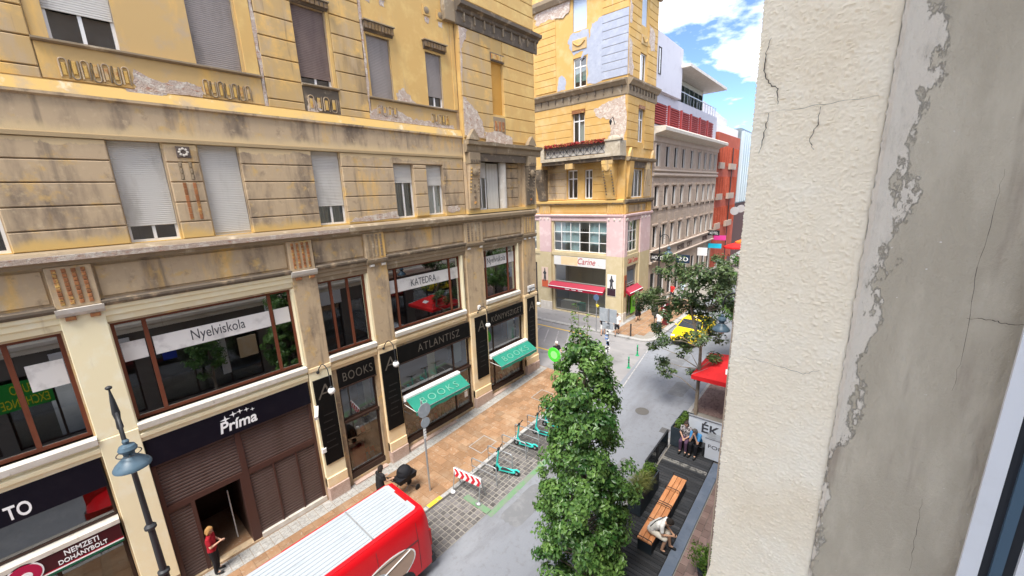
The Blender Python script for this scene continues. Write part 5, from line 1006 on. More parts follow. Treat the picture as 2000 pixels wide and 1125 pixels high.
# awnings
for u0, u1, z, lab in ((8.55, 11.66, 2.78, 'green bookshop awning lettered BOOKS beneath the ATLANTISZ fascia'), (13.95, 17.0, 2.82, 'green bookshop awning nearest the street corner')):
    o = thing('shop_awning', lab, 'awning', FE(u0, z-.4, 0), world=True, group='green bookshop awnings')
    MB().fbox(FE, u0-.04, u1+.04, z-.14, z+.06, .02, .26, .03).build('awning_box', m_white, o)
    b = MB(); n = 24
    for k in range(n):
        a, c = u0+(u1-u0)*k/n, u0+(u1-u0)*(k+1)/n
        s0, s1 = .012*math.sin(k*.9), .012*math.sin((k+1)*.9)
        b.quad(FE(a, z-.05, .26), FE(c, z-.05, .26), FE(c, z-.40+s1, .92), FE(a, z-.40+s0, .92)); b.quad(FE(a, z-.40+s0, .92), FE(c, z-.40+s1, .92), FE(c, z-.58+s1*2, .925), FE(a, z-.58+s0*2, .925))
    b.build('canvas', m_green_aw, o)
    for u in (u0+.03, u1-.03): MB().tube([FE(u, z-.35, .0), FE(u, z-.42, .9)], .014, 6).build('awning_arm', m_white, o)
    MB().tube([FE(u0, z-.41, .915), FE(u1, z-.41, .915)], .018, 6).build('front_bar', m_galv, o)
    class SlF:
        def __init__(s, z): s.z = z
        def __call__(s, u, v, d): 
            t = Vector((-.66, 0, .35)).normalized(); nrm = Vector((.35, 0, .66)).normalized(); p = Vector((.60, u, s.z-.225))+t*v+nrm*d; return tuple(p)
        def basis(s): return ((0, 1, 0), tuple(Vector((-.66, 0, .35)).normalized()), tuple(Vector((.35, 0, .66)).normalized()))
    text('BOOKS', SlF(z), (u0+u1)/2, -.02, .02, .34, 2.1, mat('pale_green_letter', (.16, .40, .30), .7), o, offset=-.01, space=1.3)
# goose-neck globe lamps
def wall_lamp(u, v, lab):
    o = thing('wall_lamp', lab, 'lamp', FE(u, v, .12), world=True, group='goose-neck globe lamps')
    MB().lathe([(.055, 0), (.055, .03), (.02, .05)], FE(u, v, .12), 12, axis='x').build('wall_plate', m_iron, o)
    P = [FE(u, v, .15), FE(u+.02, v+.16, .22)]+[FE(u+.05+.01*k, v+.22+.14*math.sin(math.pi*k/8), .24+.42*k/8) for k in range(9)]+[FE(u+.15, v-.10, .68), FE(u+.15, v-.42, .68)]
    MB().tube(P, .017, 7).build('goose_neck', m_iron, o, True); MB().lathe([(.03, 0), (.07, -.05), (.05, -.08)], FE(u+.15, v-.42, .68), 12).build('lamp_cap', m_iron, o); MB().ball(FE(u+.15, v-.60, .68), .125, 10).build('globe', m_globe, o, True)
for u, v, lab in ((5.22, 5.28, 'globe lamp on the board beside the roller shutters'), (7.86, 5.32, 'globe lamp on the board left of the ATLANTISZ fascia'), (13.22, 5.45, 'globe lamp on the board left of the second awning'), (17.45, 5.55, 'globe lamp on the pier at the corner of the building')): wall_lamp(u, v, lab)
o = thing('security_camera', 'white box camera on the pier beside the grocery fascia', 'camera', FE(4.9, 4.0, .12), world=True)
b = MB(); b.prism([FE(4.86, 4.02, .30), FE(4.98, 4.02, .30), FE(4.98, 4.15, .32), FE(4.86, 4.15, .32)], (.42, -.22, -.16)); b.build('housing', m_white, o); MB().tube([FE(4.93, 4.08, .10), FE(4.92, 4.06, .4)], .02, 6).build('bracket', m_white, o)
o = sign('street_name_plate', 'small white street name plate at the corner of the building', FE, 17.35, 18.0, 5.62, 5.98, .10, .125, m_white); text('KIRÁLY U.', FE, 17.68, 5.8, .128, .12, .5, m_letd, o)
for u, v in ((13.25, 5.60), (4.9, 2.15)):
    MB().fbox(FE, u, u+.16, v, v+.2, .12, .2, .02).build('junction_box', m_white, mainb)

# ------------------------------------------------------------------ street lamps with a hanging bell lamp
def street_lamp(loc, lab, arm=1, top=7.36, hat=5.85, reach=.72):
    o = thing('street_lamp', lab, 'street lamp', loc, group='bell street lamps'); g = 0
    MB().lathe([(.19, 0), (.19, .3), (.15, .38), (.14, .9), (.10, 1.0), (.085, 1.1), (.085, 2.4), (.12, 2.44), (.12, 2.5), (.075, 2.54), (.065, 3.70), (.115, 3.74), (.115, 3.80), (.06, 3.86), (.05, 5.6), (.075, 5.64), (.075, 5.72), (.045, 5.76), (.04, top-1.0), (.06, top-.95), (.05, top-.75), (.07, top-.6), (.045, top-.3), (.02, top-.1), (.015, top-.04)], n=14).build('pole', m_iron, o, True)
    b = MB(); b.ball((0, 0, top), .06, 8, (1, 1, .75)); b.build('finial', m_iron, o, True)
    P = [(0, 0, top-.95)]+[(arm*reach*(1-math.cos(a))/2, 0, top-.95+.45*math.sin(a)) for a in [math.pi*k/10 for k in range(1, 11)]]+[(arm*reach, 0, hat+.52)]
    MB().tube(P, [.035]+[.028]*10+[.022], 8).build('curved_arm', m_iron, o, True)
    b = MB()
    for s in (-1, 1): b.tube([(arm*reach*.5+s*.0+.12*math.cos(a), .0, top-.72+.10*math.sin(a)) for a in [2*math.pi*k/12 for k in range(13)]], .012, 5)
    b.build('scroll', m_iron, o)
    c = (arm*reach, 0, hat)
    MB().lathe([(.03, .56), (.06, .52), (.05, .45), (.13, .41), (.16, .34), (.15, .30), (.10, .26), (.09, .19), (.115, .16), (.19, .09), (.28, .0), (.315, -.06), (.315, -.09), (.27, -.08), (.08, .05), (.001, .06)], c, 28).build('bell_shade', m_lampblue, o, True)
    MB().lathe([(.001, -.22), (.10, -.20), (.16, -.14), (.18, -.06), (.12, .0), (.001, .0)], c, 18).build('globe', m_globe, o, True)
    b = MB(); b.tube([(c[0]+.20*math.cos(a), .20*math.sin(a), hat+.23) for a in [2*math.pi*k/20 for k in range(21)]], .010, 5); b.tube([(c[0]-.20, 0, hat+.23), (c[0]+.20, 0, hat+.23)], .008, 5); b.build('ring', m_iron, o)
    return o
street_lamp((2.25, .16, .12), 'tall blue grey bell street lamp in front of the grocery')
street_lamp((2.4, 31.6, .62), 'bell street lamp standing outside the hotel', top=7.5, hat=5.55)
street_lamp((11.35, 16.3, .55), 'bell street lamp hanging over the red parasol at the right', arm=-1, top=7.2, hat=5.25, reach=.78)

# ------------------------------------------------------------------ van
van = thing('delivery_van', 'red delivery van with ribbed white roof parked on the cobbles', 'van', (4.55, 2.85, .02))
m_vred = mat('van_red', (.55, .006, .012), .22, spec=.5); m_vroof = mat('van_roof_white', (.35, .385, .42), .4, layers=[((.29, .32, .345), (1, .3, 1), 3, .5, .75)]); m_tyre = mat('tyre', (.02, .02, .02), .85); m_plas = mat('black_plastic', (.025, .025, .027), .6)
HW = 1.0; L1 = 2.72
def vsec(y, zr, hw, z0=.42):
    return [(-hw, y, z0), (-hw, y, 1.0), (-hw*.985, y, 1.5), (-hw*.93, y, zr-.25), (-hw*.86, y, zr-.06), (-hw*.78, y, zr), (hw*.78, y, zr), (hw*.86, y, zr-.06), (hw*.93, y, zr-.25), (hw*.985, y, 1.5), (hw, y, 1.0), (hw, y, z0)]
secs = [vsec(-3.95, 1.0, .80), vsec(-3.7, 1.18, .92), vsec(-2.95, 1.35, HW), vsec(-2.3, 2.15, HW), vsec(-1.9, 2.34, HW), vsec(-1, 2.38, HW), vsec(2.45, 2.38, HW), vsec(2.66, 2.34, .985), vsec(2.74, 2.15, .955)]
b = MB(); k = 12; vs_ = [p for s in secs for p in s]; fs = [(i*k+j, i*k+j+1, (i+1)*k+j+1, (i+1)*k+j) for i in range(len(secs)-1) for j in range(k-1)]+[tuple(range(k)), tuple((len(secs)-1)*k+j for j in range(k))[::-1]]+[(i*k, (i+1)*k, (i+1)*k+11, i*k+11) for i in range(len(secs)-1)]
b.add(vs_, fs); b.build('body', m_vred, van, True)
b = MB(); b.add([(-.76, -1.8, 2.385), (.76, -1.8, 2.385), (.76, 2.42, 2.392), (.70, 2.50, 2.39), (-.70, 2.50, 2.39), (-.76, 2.42, 2.392), (-.76, -1.8, 2.36), (.76, -1.8, 2.36), (.76, 2.42, 2.36), (.70, 2.50, 2.36), (-.70, 2.50, 2.36), (-.76, 2.42, 2.36)], [(0, 1, 2, 3, 4, 5), (0, 6, 7, 1), (1, 7, 8, 2), (2, 8, 9, 3), (3, 9, 10, 4), (4, 10, 11, 5), (5, 11, 6, 0)]); rf = b.build('roof_panel', m_vroof, van)
b = MB()
for j in range(11):
    x = -.66+j*.132; b.fbox(LOC, x-.03, x+.03, -1.7, 1.05, 2.38, 2.412, .012); b.fbox(LOC, x-.03, x+.03, 1.15, 2.34, 2.38, 2.412, .012)
q = b.build('roof_rib', m_vroof); q.parent = rf
q = MB().box(-.76, .76, 1.08, 1.12, 2.38, 2.402).build('roof_seam', m_galv); q.parent = rf
for s in (-1, 1): MB().prism([(s*.79, -.6, 2.36), (s*.79, 2.45, 2.36), (s*.84, 2.45, 2.325), (s*.84, -.6, 2.325)], (s*.012, 0, .02)).build('roof_gutter', m_vred, van)
for s in (-1, 1):
    for y in (-2.9, 1.65):
        wv = MB().lathe([(.001, -.11), (.25, -.11), (.33, -.10), (.345, -.05), (.345, .05), (.33, .10), (.25, .11), (.001, .11)], (s*.90, y, .345), 24, axis='x').build('wheel', m_tyre, van, True)
        h = MB().lathe([(.001, 0), (.2, 0), (.22, .02), (.15, .045), (.001, .05)], (s*1.005, y, .345), 18, axis='x').build('hub_cap', m_galv); h.parent = wv
        MB().lathe([(.36, 0), (.43, 0), (.43, .02), (.36, .02)], (s*1.0-.01, y, .42), 24, axis='x').build('wheel_arch', m_plas, van)
MB().box(-.97, .97, 2.70, 2.84, .35, .62).build('rear_bumper', m_plas, van); MB().box(-.97, .97, -4.05, -3.86, .33, .65).build('front_bumper', m_plas, van)
for s in (-1, 1):
    MB().box(s*.90-.06, s*.90+.06, 2.70, 2.775, 1.0, 1.55).build('tail_lamp', mat('tail_lamp', (.35, .01, .01), .2), van); MB().box(s*.42-.36, s*.42+.36, 2.735, 2.76, 1.35, 1.95).build('rear_window', MATS['dark_pane'], van)
    MB().box(s*1.02-.015, s*1.02+.015, -2.5, 1.2, .55, .68).build('rub_strip', m_plas, van); MB().box(s*1.14-.1, s*1.14+.1, -2.62, -2.52, 1.35, 1.62).build('mirror', m_white, van)
    MB().prism([(s*1.0, -2.55, 1.42), (s*1.0, -1.65, 1.42), (s*.955, -1.65, 2.0), (s*.955, -2.25, 2.0)], (s*.012, 0, 0)).build('side_window', MATS['dark_pane'], van)
MB().prism([(-.84, -2.90, 1.42), (.84, -2.90, 1.42), (.80, -2.32, 2.08), (-.80, -2.32, 2.08)], (0, -.02, .02)).build('windscreen', MATS['dark_pane'], van)
MB().box(-.01, .01, 2.745, 2.765, .65, 2.2).build('door_gap', m_plas, van); MB().box(.05, .16, 2.75, 2.80, 1.1, 1.2).build('door_handle', m_plas, van)
for s in (-1, 1):
    for y in (-1.55, -.25, 1.05, 2.3): MB().tube([(s*1.001, y, .55), (s*1.001, y, 1.0), (s*.986, y, 1.5), (s*.932, y, 2.1)], .006, 5).build('panel_seam', m_plas, van)
    MB().tube([(s*.985, -.25, 1.55), (s*.985, 2.3, 1.55)], .012, 5).build('door_rail', m_plas, van)
MB().box(-.3, .3, 2.44, 2.50, 2.385, 2.41).build('brake_lamp', MATS['tail_lamp'], van); MB().lathe([(.03, 0), (.03, .02), (.008, .04), (.006, .22), (.001, .23)], (0, -1.2, 2.39), 8).build('aerial', m_plas, van)
# oval logo on the street side: beige oval, grey oval, red dot
def oval(x, yc, zc, ry, rz, rot, m, nm, t):
    pts = []
    for k in range(32):
        a = 2*math.pi*k/32; p, q = ry*math.cos(a), rz*math.sin(a); yy, zz_ = yc+p*math.cos(rot)-q*math.sin(rot), zc+p*math.sin(rot)+q*math.cos(rot); xs = 1.0-.015*max(0, (zz_-1.0))/.5 if zz_ < 1.5 else .985-.055*(zz_-1.5)/.63
        pts.append((xs+x, yy, zz_))
    MB().prism(pts, (t, 0, 0)).build(nm, m, van)
oval(.003, 1.15, 1.13, 1.02, .52, .14, m_letw, 'logo_rim', .003); oval(.006, 1.15, 1.13, .98, .48, .14, mat('logo_tan', (.42, .29, .22), .4), 'logo_oval', .003); oval(.009, .75, 1.07, .55, .40, .14, mat('logo_grey', (.45, .50, .55), .4), 'logo_inner', .003); oval(.012, .50, 1.23, .12, .15, 0, m_vred, 'logo_dot', .003)
b = MB(); b.tube([(1.01, .25, .86), (1.008, .8, 1.21), (1.004, 2.0, 1.46)], .012, 5); b.build('logo_line', m_letw, van)

# ------------------------------------------------------------------ barrier, racks, scooters, posts
m_rred = mat('barrier_red', (.60, .02, .04), .45)
bar = thing('road_barrier', 'red and white chevron road barrier on a steel stand at the parking strip', 'barrier', (4.05, 8.42, .03), R(8))
MB().fbox(LOC, -.66, .66, -.02, .02, .62, .98).build('board', m_letw, bar)
for k in range(5):
    x = -.62+k*.26
    MB().prism([(x, -.023, .63), (x+.13, -.023, .63), (x+.24, -.023, .80), (x+.13, -.023, .97), (x, -.023, .97), (x+.11, -.023, .80)], (0, -.006, 0)).build('chevron', m_rred, bar)
for s in (-1, 1): MB().tube([(s*.62, .03, 1.0), (s*.62, -.18, .02)], .02, 7).build('leg', m_galv, bar); MB().tube([(s*.62, .03, 1.0), (s*.62, .30, .02)], .02, 7).build('leg', m_galv, bar)
MB().tube([(-.62, .03, 1.0), (.62, .03, 1.0)], .02, 7).build('top_rail', m_galv, bar)
for s in (-1, 1): MB().ball((s*.62, -.2, .05), .10, 7, (1.2, .9, .6)).build('weight', m_letw if s < 0 else m_galv, bar)
RACKS = (9.35, 10.3, 11.2, 12.1, 13.0, 13.9)
def rack(y, lab):
    o = thing('bike_rack', lab, 'bike rack', (4.0, y, gz(y)+.02), R(6), group='steel hoop bike racks')
    P = [(-.62, 0, 0), (-.62, 0, .70)]+[(-.62+.08*(1-math.cos(a)), 0, .70+.08*math.sin(a)) for a in (R(30), R(60), R(90))]+[(.54+.08*math.sin(a), 0, .70+.08*math.cos(a)) for a in (0, R(30), R(60), R(90))]+[(.62, 0, 0)]
    MB().tube(P, .024, 8).build('hoop', m_galv, o, True); MB().tube([(-.62, 0, .42), (.62, 0, .42)], .018, 7).build('cross_bar', m_galv, o)
for y, lab in zip(RACKS, ('steel hoop rack just behind the chevron barrier', 'second steel hoop rack from the barrier', 'third steel hoop rack from the barrier', 'fourth steel hoop rack from the barrier', 'fifth steel hoop rack, half behind the tree', 'farthest steel hoop rack, behind the tree')): rack(y, lab)
m_teal = mat('teal_paint', (.045, .50, .44), .35)
def scooter(x, y, rz, lab):
    """stands with its front wheel towards the kerb; local +x = rear"""
    o = thing('electric_scooter', lab, 'scooter', (x, y, gz(y)+.03), rz, group='teal rental scooters')
    for wx in (0, .92):
        w = MB().lathe([(.001, -.03), (.09, -.03), (.125, -.022), (.13, 0), (.125, .022), (.09, .03), (.001, .03)], (wx, 0, .13), 20, axis='y').build('wheel', m_tyre, o, True)
        h = MB().lathe([(.001, -.035), (.05, -.035), (.05, .035), (.001, .035)], (wx, 0, .13), 12, axis='y').build('hub', m_galv); h.parent = w
    MB().prism([(.16, -.085, .155), (.20, -.09, .20), (.80, -.09, .20), (.88, -.07, .23), (.88, .07, .23), (.80, .09, .20), (.20, .09, .20), (.16, .085, .155)], (0, 0, -.05)).build('deck', m_teal, o)
    MB().fbox(LOC, .24, .78, -.07, .07, .20, .208).build('deck_grip', m_plas, o)
    MB().tube([(.20, 0, .18), (.10, 0, .32), (.07, 0, .42)], [.05, .045, .04], 8).build('neck', m_teal, o, True); MB().tube([(0, 0, .13), (.045, 0, .34), (.075, 0, .46)], [.03, .035, .04], 8).build('fork', m_teal, o, True)
    MB().tube([(.07, 0, .44), (.17, 0, 1.06)], [.042, .034], 10).build('stem', m_teal, o, True)
    MB().tube([(.19, -.26, 1.13), (.185, -.1, 1.10), (.175, 0, 1.09), (.185, .1, 1.10), (.19, .26, 1.13)], .018, 7).build('handlebar', m_plas, o, True)
    for s in (-1, 1): MB().tube([(.19, s*.15, 1.115), (.195, s*.27, 1.135)], .024, 7).build('grip', m_tyre, o)
    MB().fbox(LOC, .13, .21, -.05, .05, 1.06, 1.14, .01).build('display', m_plas, o); MB().prism([(-.10, -.04, .24), (.0, -.04, .285), (.10, -.04, .25), (.10, .04, .25), (0, .04, .285), (-.10, .04, .24)], (0, 0, .012)).build('mudguard', m_plas, o); MB().prism([(.82, -.04, .27), (.95, -.04, .285), (1.05, -.04, .22), (1.05, .04, .22), (.95, .04, .285), (.82, .04, .27)], (0, 0, .012)).build('mudguard', m_teal, o)
    MB().tube([(.62, -.09, .16), (.66, -.22, .0)], .010, 5).build('kickstand', m_galv, o)
for x, y, rz, lab in ((4.05, 9.98, R(18), 'teal scooter nearest the chevron barrier'), (3.68, 11.75, R(12), 'second teal scooter from the barrier'), (3.88, 12.85, R(10), 'third teal scooter from the barrier, near the kerb'), (3.9, 13.6, R(14), 'farthest teal scooter, half hidden by the tree')): scooter(x, y, rz, lab)
def post(nm, lab, loc, h, r, m=None, cat='sign post', group=None):
    o = thing(nm, lab, cat, loc, group=group); MB().tube([(0, 0, 0), (0, 0, h)], r, 10).build('pole', m or m_galv, o, True); return o
m_sback = mat('sign_back_grey', (.36, .40, .45), .5, .2, layers=[((.46, .49, .53), (1, 1, 1), 5, .45, .7)])
o = post('parking_sign_post', 'grey post with round sign seen edge on, on the ochre pavement', (2.76, 7.6, .12), 3.85, .035)
for z, r in ((3.45, .28), (2.95, .2)): MB().lathe([(.001, 0), (r, 0), (r, .012), (.001, .012)], (.045, .06, z), 24, axis='x').build('round_sign', m_sback, o)
for k in range(5): MB().fbox(LOC, .035, .045, -.05, .06, 2.3+k*.11, 2.38+k*.11).build('sticker', random.choice([m_letw, m_sback, m_white]), o)
o = post('round_sign_post', 'thin grey post with small blue round sign by the pink pillar shop', (-.17, 26.03, .5), 3.05, .035); MB().lathe([(.001, 0), (.24, 0), (.24, .012), (.001, .012)], (0, -.05, 2.8), 22, axis='y').build('round_sign', mat('dim_blue_sign', (.10, .16, .28), .5), o)
o = post('direction_sign_post', 'grey sign post with blank back plate and many stickers, behind the tall tree', (3.56, 20.66, .5), 3.85, .05)
MB().fbox(LOC, -.62, .50, .05, .075, 3.0, 3.82, .006).build('back_plate', m_sback, o)
MB().fbox(LOC, -.42, .30, .05, .07, 2.55, 2.95, .006).build('lower_plate', m_sback, o)
ms = [m_letw, m_sback, mat('sticker_blue', (.15, .25, .5), .6), mat('sticker_dark', (.08, .08, .1), .6), m_white]
for k in range(26):
    z = 1.1+random.random()*2.0; u = random.uniform(-.09, .09); s = random.uniform(.05, .11); MB().fbox(LOC, u-s, u+s, -.056, -.05, z, z+random.uniform(.07, .14)).build('sticker', random.choice(ms), o)
MB().prism([(-.75+.14*math.cos(math.pi/5*k)*(1 if k % 2 == 0 else .45), .03, 3.92+.14*math.sin(math.pi/5*k)*(1 if k % 2 == 0 else .45)) for k in range(10)], (0, -.02, 0)).build('yellow_star', mat('star_yellow', (.75, .6, .06), .5), o)
o = post('green_disc_sign', 'bright green round disc sign on a post at the end of the ochre pavement', (2.45, 16.6, .52), 1.85, .03, m_iron); MB().lathe([(.001, 0), (.40, 0), (.42, .02), (.40, .04), (.001, .04)], (0, -.06, 2.05), 30, axis='y').build('disc', mat('lime_disc', (.08, .62, .05), .4), o); MB().lathe([(.16, 0), (.22, 0), (.22, .006), (.16, .006)], (0, -.068, 2.05), 24, axis='y').build('ring', mat('pale_lime', (.3, .8, .25), .4), o)
m_bgrn = mat('bollard_green', (.012, .33, .13), .5)
for x, y, lab in ((4.55, 21.5, 'nearer green flexible bollard at the mouth of the side street'), (4.2, 23.6, 'farther green flexible bollard at the mouth of the side street')):
    o = thing('traffic_bollard', lab, 'bollard', (x, y, .5), group='green flexible bollards'); MB().lathe([(.12, 0), (.12, .03), (.05, .05), (.045, .34), (.04, .68), (.035, .74), (.001, .75)], n=14).build('post', m_bgrn, o, True)
    for z in (.36, .5): MB().lathe([(.046, z), (.046, z+.07)], n=14).build('band', m_iron, o)
o = thing('steel_bollard', 'thin black bollard on the ochre corner pavement', 'bollard', (2.47, 26.4, .62)); MB().lathe([(.05, 0), (.05, .85), (.06, .87), (.06, .93), (.03, .98)], n=12).build('post', m_iron, o, True)
o = thing('signal_box', 'dark red and black kiosk post with white marks near the taxi', 'kiosk', (3.5, 30.4, .62)); MB().fbox(LOC, -.28, .28, -.2, .2, 0, 2.0, .02).build('cabinet', mat('maroon_box', (.14, .02, .025), .6), o)
for k in range(3): MB().fbox(LOC, -.1, .1, -.215, -.2, .7+k*.4, .9+k*.4).build('mark', m_letw, o)
o = thing('folded_parasol', 'folded dark parasol standing beside the kiosk post', 'parasol', (3.1, 29.3, .62)); MB().lathe([(.25, 0), (.25, .08), (.03, .1), (.03, .9), (.22, 1.0), (.16, 1.6), (.05, 2.3), (.01, 2.4)], n=10).build('canopy', mat('dark_olive', (.05, .05, .04), .8), o)

# ------------------------------------------------------------------ parklet: planters, railings, bench, sign board, parasol
def dz(y): return gz(y)+.16+(.03 if y > 14.5 else 0)
m_plant = mat('planter_slate', (.030, .042, .055), .55, layers=[((.045, .058, .07), (1, 1, 1), 3, .45, .7)]); m_soil = mat('soil', (.05, .035, .025), .95)
m_leafA = None
def leafmat(name, c1, c2, trans=.35):
    m, nt, bs_ = _new(name); out = nt.nodes['Material Output']; at = nt.nodes.new('ShaderNodeAttribute'); at.attribute_name = 'tint'
    col = _mixc(nt, at.outputs['Fac'], c1, c2); nt.links.new(col, bs_.inputs['Base Color']); bs_.inputs['Roughness'].default_value = .36; bs_.inputs['Specular IOR Level'].default_value = .5
    tl = nt.nodes.new('ShaderNodeBsdfTranslucent'); nt.links.new(col, tl.inputs['Color']); mx = nt.nodes.new('ShaderNodeMixShader'); mx.inputs[0].default_value = trans
    nt.links.new(bs_.outputs[0], mx.inputs[1]); nt.links.new(tl.outputs[0], mx.inputs[2]); nt.links.new(mx.outputs[0], out.inputs[0]); MATS[name] = m; return m
def leaves(name, C, N, size, m, parent, asp=.6, fold=.25, sizevar=.45, tint=None):
    """many small folded leaf faces: C centres, N outward normals (n,3)"""
    n = len(C); rng = np.random.default_rng(len(C)+int(size*1000)); N = N+rng.normal(0, .45, (n, 3)); N /= np.linalg.norm(N, axis=1)[:, None]
    T = rng.normal(0, 1, (n, 3)); T[:, 2] -= .5; T -= N*(T*N).sum(1)[:, None]; T /= np.linalg.norm(T, axis=1)[:, None]; B = np.cross(N, T)
    s = size*(1+rng.uniform(-sizevar, sizevar, n))[:, None]
    P = np.stack([C-T*s*.5, C+B*s*asp*.5+N*s*fold*.5, C+T*s*.55, C-B*s*asp*.5+N*s*fold*.5], 1).reshape(-1, 3)
    me = bpy.data.meshes.new(name); F = np.arange(n)[:, None]*4+np.array([[0, 1, 2, 0, 2, 3]]); F = F.reshape(-1, 3)
    me.vertices.add(len(P)); me.vertices.foreach_set('co', P.ravel()); me.loops.add(len(F)*3); me.loops.foreach_set('vertex_index', F.ravel()); me.polygons.add(len(F)); me.polygons.foreach_set('loop_start', np.arange(len(F))*3); me.update(calc_edges=True)
    a = me.attributes.new('tint', 'FLOAT', 'POINT'); a.data.foreach_set('value', np.repeat(np.clip((rng.normal(.45, .26, n) if tint is None else tint+rng.normal(0, .2, n)), 0, 1), 4)); me.materials.append(m); me.validate()
    return link(name, me, parent)
m_lfS = leafmat('shrub_leaf', (.030, .085, .014), (.16, .25, .045)); m_lfG = leafmat('grass_leaf', (.06, .10, .02), (.28, .29, .09)); m_lfT = leafmat('tree_leaf', (.034, .115, .022), (.20, .35, .085)); m_lfP = leafmat('plane_leaf', (.035, .075, .025), (.17, .24, .09)); m_lfY = leafmat('bright_leaf', (.05, .13, .015), (.22, .34, .05))
def bush(o, c, r, n, size, m, nm='foliage', sz=1.0):
    rng = np.random.default_rng(int(abs(c[0]*97+c[1]*31)*10) % 9999); d = rng.normal(0, 1, (n, 3)); d /= np.linalg.norm(d, axis=1)[:, None]; rad = rng.uniform(.35, 1, n)**.6; C = np.array(c)+d*rad[:, None]*np.array([r, r, r*sz])*(1+.25*np.sin(d[:, :1]*5+c[1]*7))
    return leaves(nm, C, d, size, m, o)
def blades(o, c, n, h, spread, m, nm='grass_blades'):
    b = MB()
    for k in range(n):
        a = random.uniform(0, 6.28); s = random.uniform(.2, 1)*spread; hh = h*random.uniform(.6, 1.1); p = Vector(c); t = Vector((math.cos(a), math.sin(a), 0)); w = t.cross(Vector((0, 0, 1)))*.008
        q1 = p+t*s*.35+Vector((0, 0, hh*.65)); q2 = p+t*s+Vector((0, 0, hh*(1-.35*s/spread))); b.add([tuple(p-w), tuple(p+w), tuple(q1+w), tuple(q1-w), tuple(q2)], [(0, 1, 2, 3), (3, 2, 4)])
    o2 = b.build(nm, m, o); at = o2.data.attributes.new('tint', 'FLOAT', 'POINT'); at.data.foreach_set('value', np.repeat(np.random.uniform(0, 1, n), 5)); return o2
def planter(nm, lab, x0, x1, y0, y1, h):
    y = (y0+y1)/2; o = thing(nm, lab, 'planter', ((x0+x1)/2, y, dz(y))); hx, hy = (x1-x0)/2, (y1-y0)/2
    b = MB(); t = .035; b.box(-hx, hx, -hy, -hy+t, 0, h); b.box(-hx, hx, hy-t, hy, 0, h); b.box(-hx, -hx+t, -hy+t, hy-t, 0, h); b.box(hx-t, hx, -hy+t, hy-t, 0, h); b.build('box', m_plant, o)
    MB().box(-hx+t, hx-t, -hy+t, hy-t, h-.2, h-.1).build('soil', m_soil, o); return o, hx, hy
o, hx, hy = planter('planter_box', 'slate planter with low green plants behind the seated pair', 9.2, 9.66, 15.35, 16.95, .84)
for k in range(7): bush(o, (random.uniform(-.1, .1), -hy+.2+k*.19, .84), .17, 150, .07, m_lfY if k % 2 else m_lfS)
o, hx, hy = planter('planter_box', 'slate planter with tall feathery grass beside the tall tree', 9.24, 9.70, 11.1, 12.75, .80)
for k in range(3): blades(o, (0, -.55+k*.22, .7), 260, .55, .55, m_lfG)
for k in range(4): bush(o, (random.uniform(-.08, .08), .1+k*.18, .92), .22, 220, .075, m_lfS if k % 2 else m_lfY)
def railing(y0, y1, lab):
    o = thing('railing_panel', lab, 'railing', (9.14, y0, dz(y0)), group='dark parklet railings'); o.rotation_euler = (tilt(y0+.1), 0, 0); L = y1-y0
    for y in (0, L): MB().fbox(LOC, -.025, .025, y-.025, y+.025, 0, .80).build('post', m_iron, o)
    MB().fbox(LOC, -.03, .03, -.03, L+.03, .80, .84).build('top_rail', m_iron, o); MB().fbox(LOC, -.015, .015, .025, L-.025, .10, .13).build('lower_rail', m_iron, o)
    MB().fbox(LOC, -.006, .006, .03, L-.03, .135, .78).build('mesh_panel', glassmat('smoked_panel', (.55, .55, .55), .06), o)
railing(12.92, 14.02, 'dark railing panel beside the grass planter'); railing(14.14, 15.2, 'dark railing panel in front of the far planter')
# bench of four modules with three slats and black hoops
bench = thing('slatted_bench', 'long bench with orange wooden slats, dark base and black arm hoops', 'bench', (10.31, 11.6, dz(11.6))); bench.rotation_euler = (SLOPE, 0, 0)
m_slat = mat('orange_bench_wood', (.56, .235, .095), .55, layers=[((.66, .32, .15), (1, .15, 1), 14, .45, .65), ((.40, .15, .06), (1, .2, 1), 5, .55, .75)], rand=.12); m_bbase = mat('bench_base', (.020, .027, .035), .5)
for k in range(4):
    y0 = -1.64+k*.82
    MB().fbox(LOC, -.22, .22, y0+.02, y0+.80, .0, .40, .008).build('base', m_bbase, bench)
    for j in range(3): MB().fbox(LOC, -.235+j*.158, -.09+j*.158, y0+.01, y0+.81, .41, .45, .006).build('slat', m_slat, bench)
for k in range(5):
    y = -1.64+k*.82
    for off in ((0,) if k in (0, 4, 1, 3) else (-.05, .05)):
        P = [(-.25, y+off, .44)]+[(-.22-.03*math.cos(a), y+off, .44+.13*math.sin(a)) for a in (R(40), R(90))]+[(0, y+off, .575)]+[(.22+.03*math.cos(a), y+off, .44+.13*math.sin(a)) for a in (R(90), R(40))]+[(.25, y+off, .44)]
        MB().tube(P, .013, 7).build('arm_hoop', m_iron, bench, True)
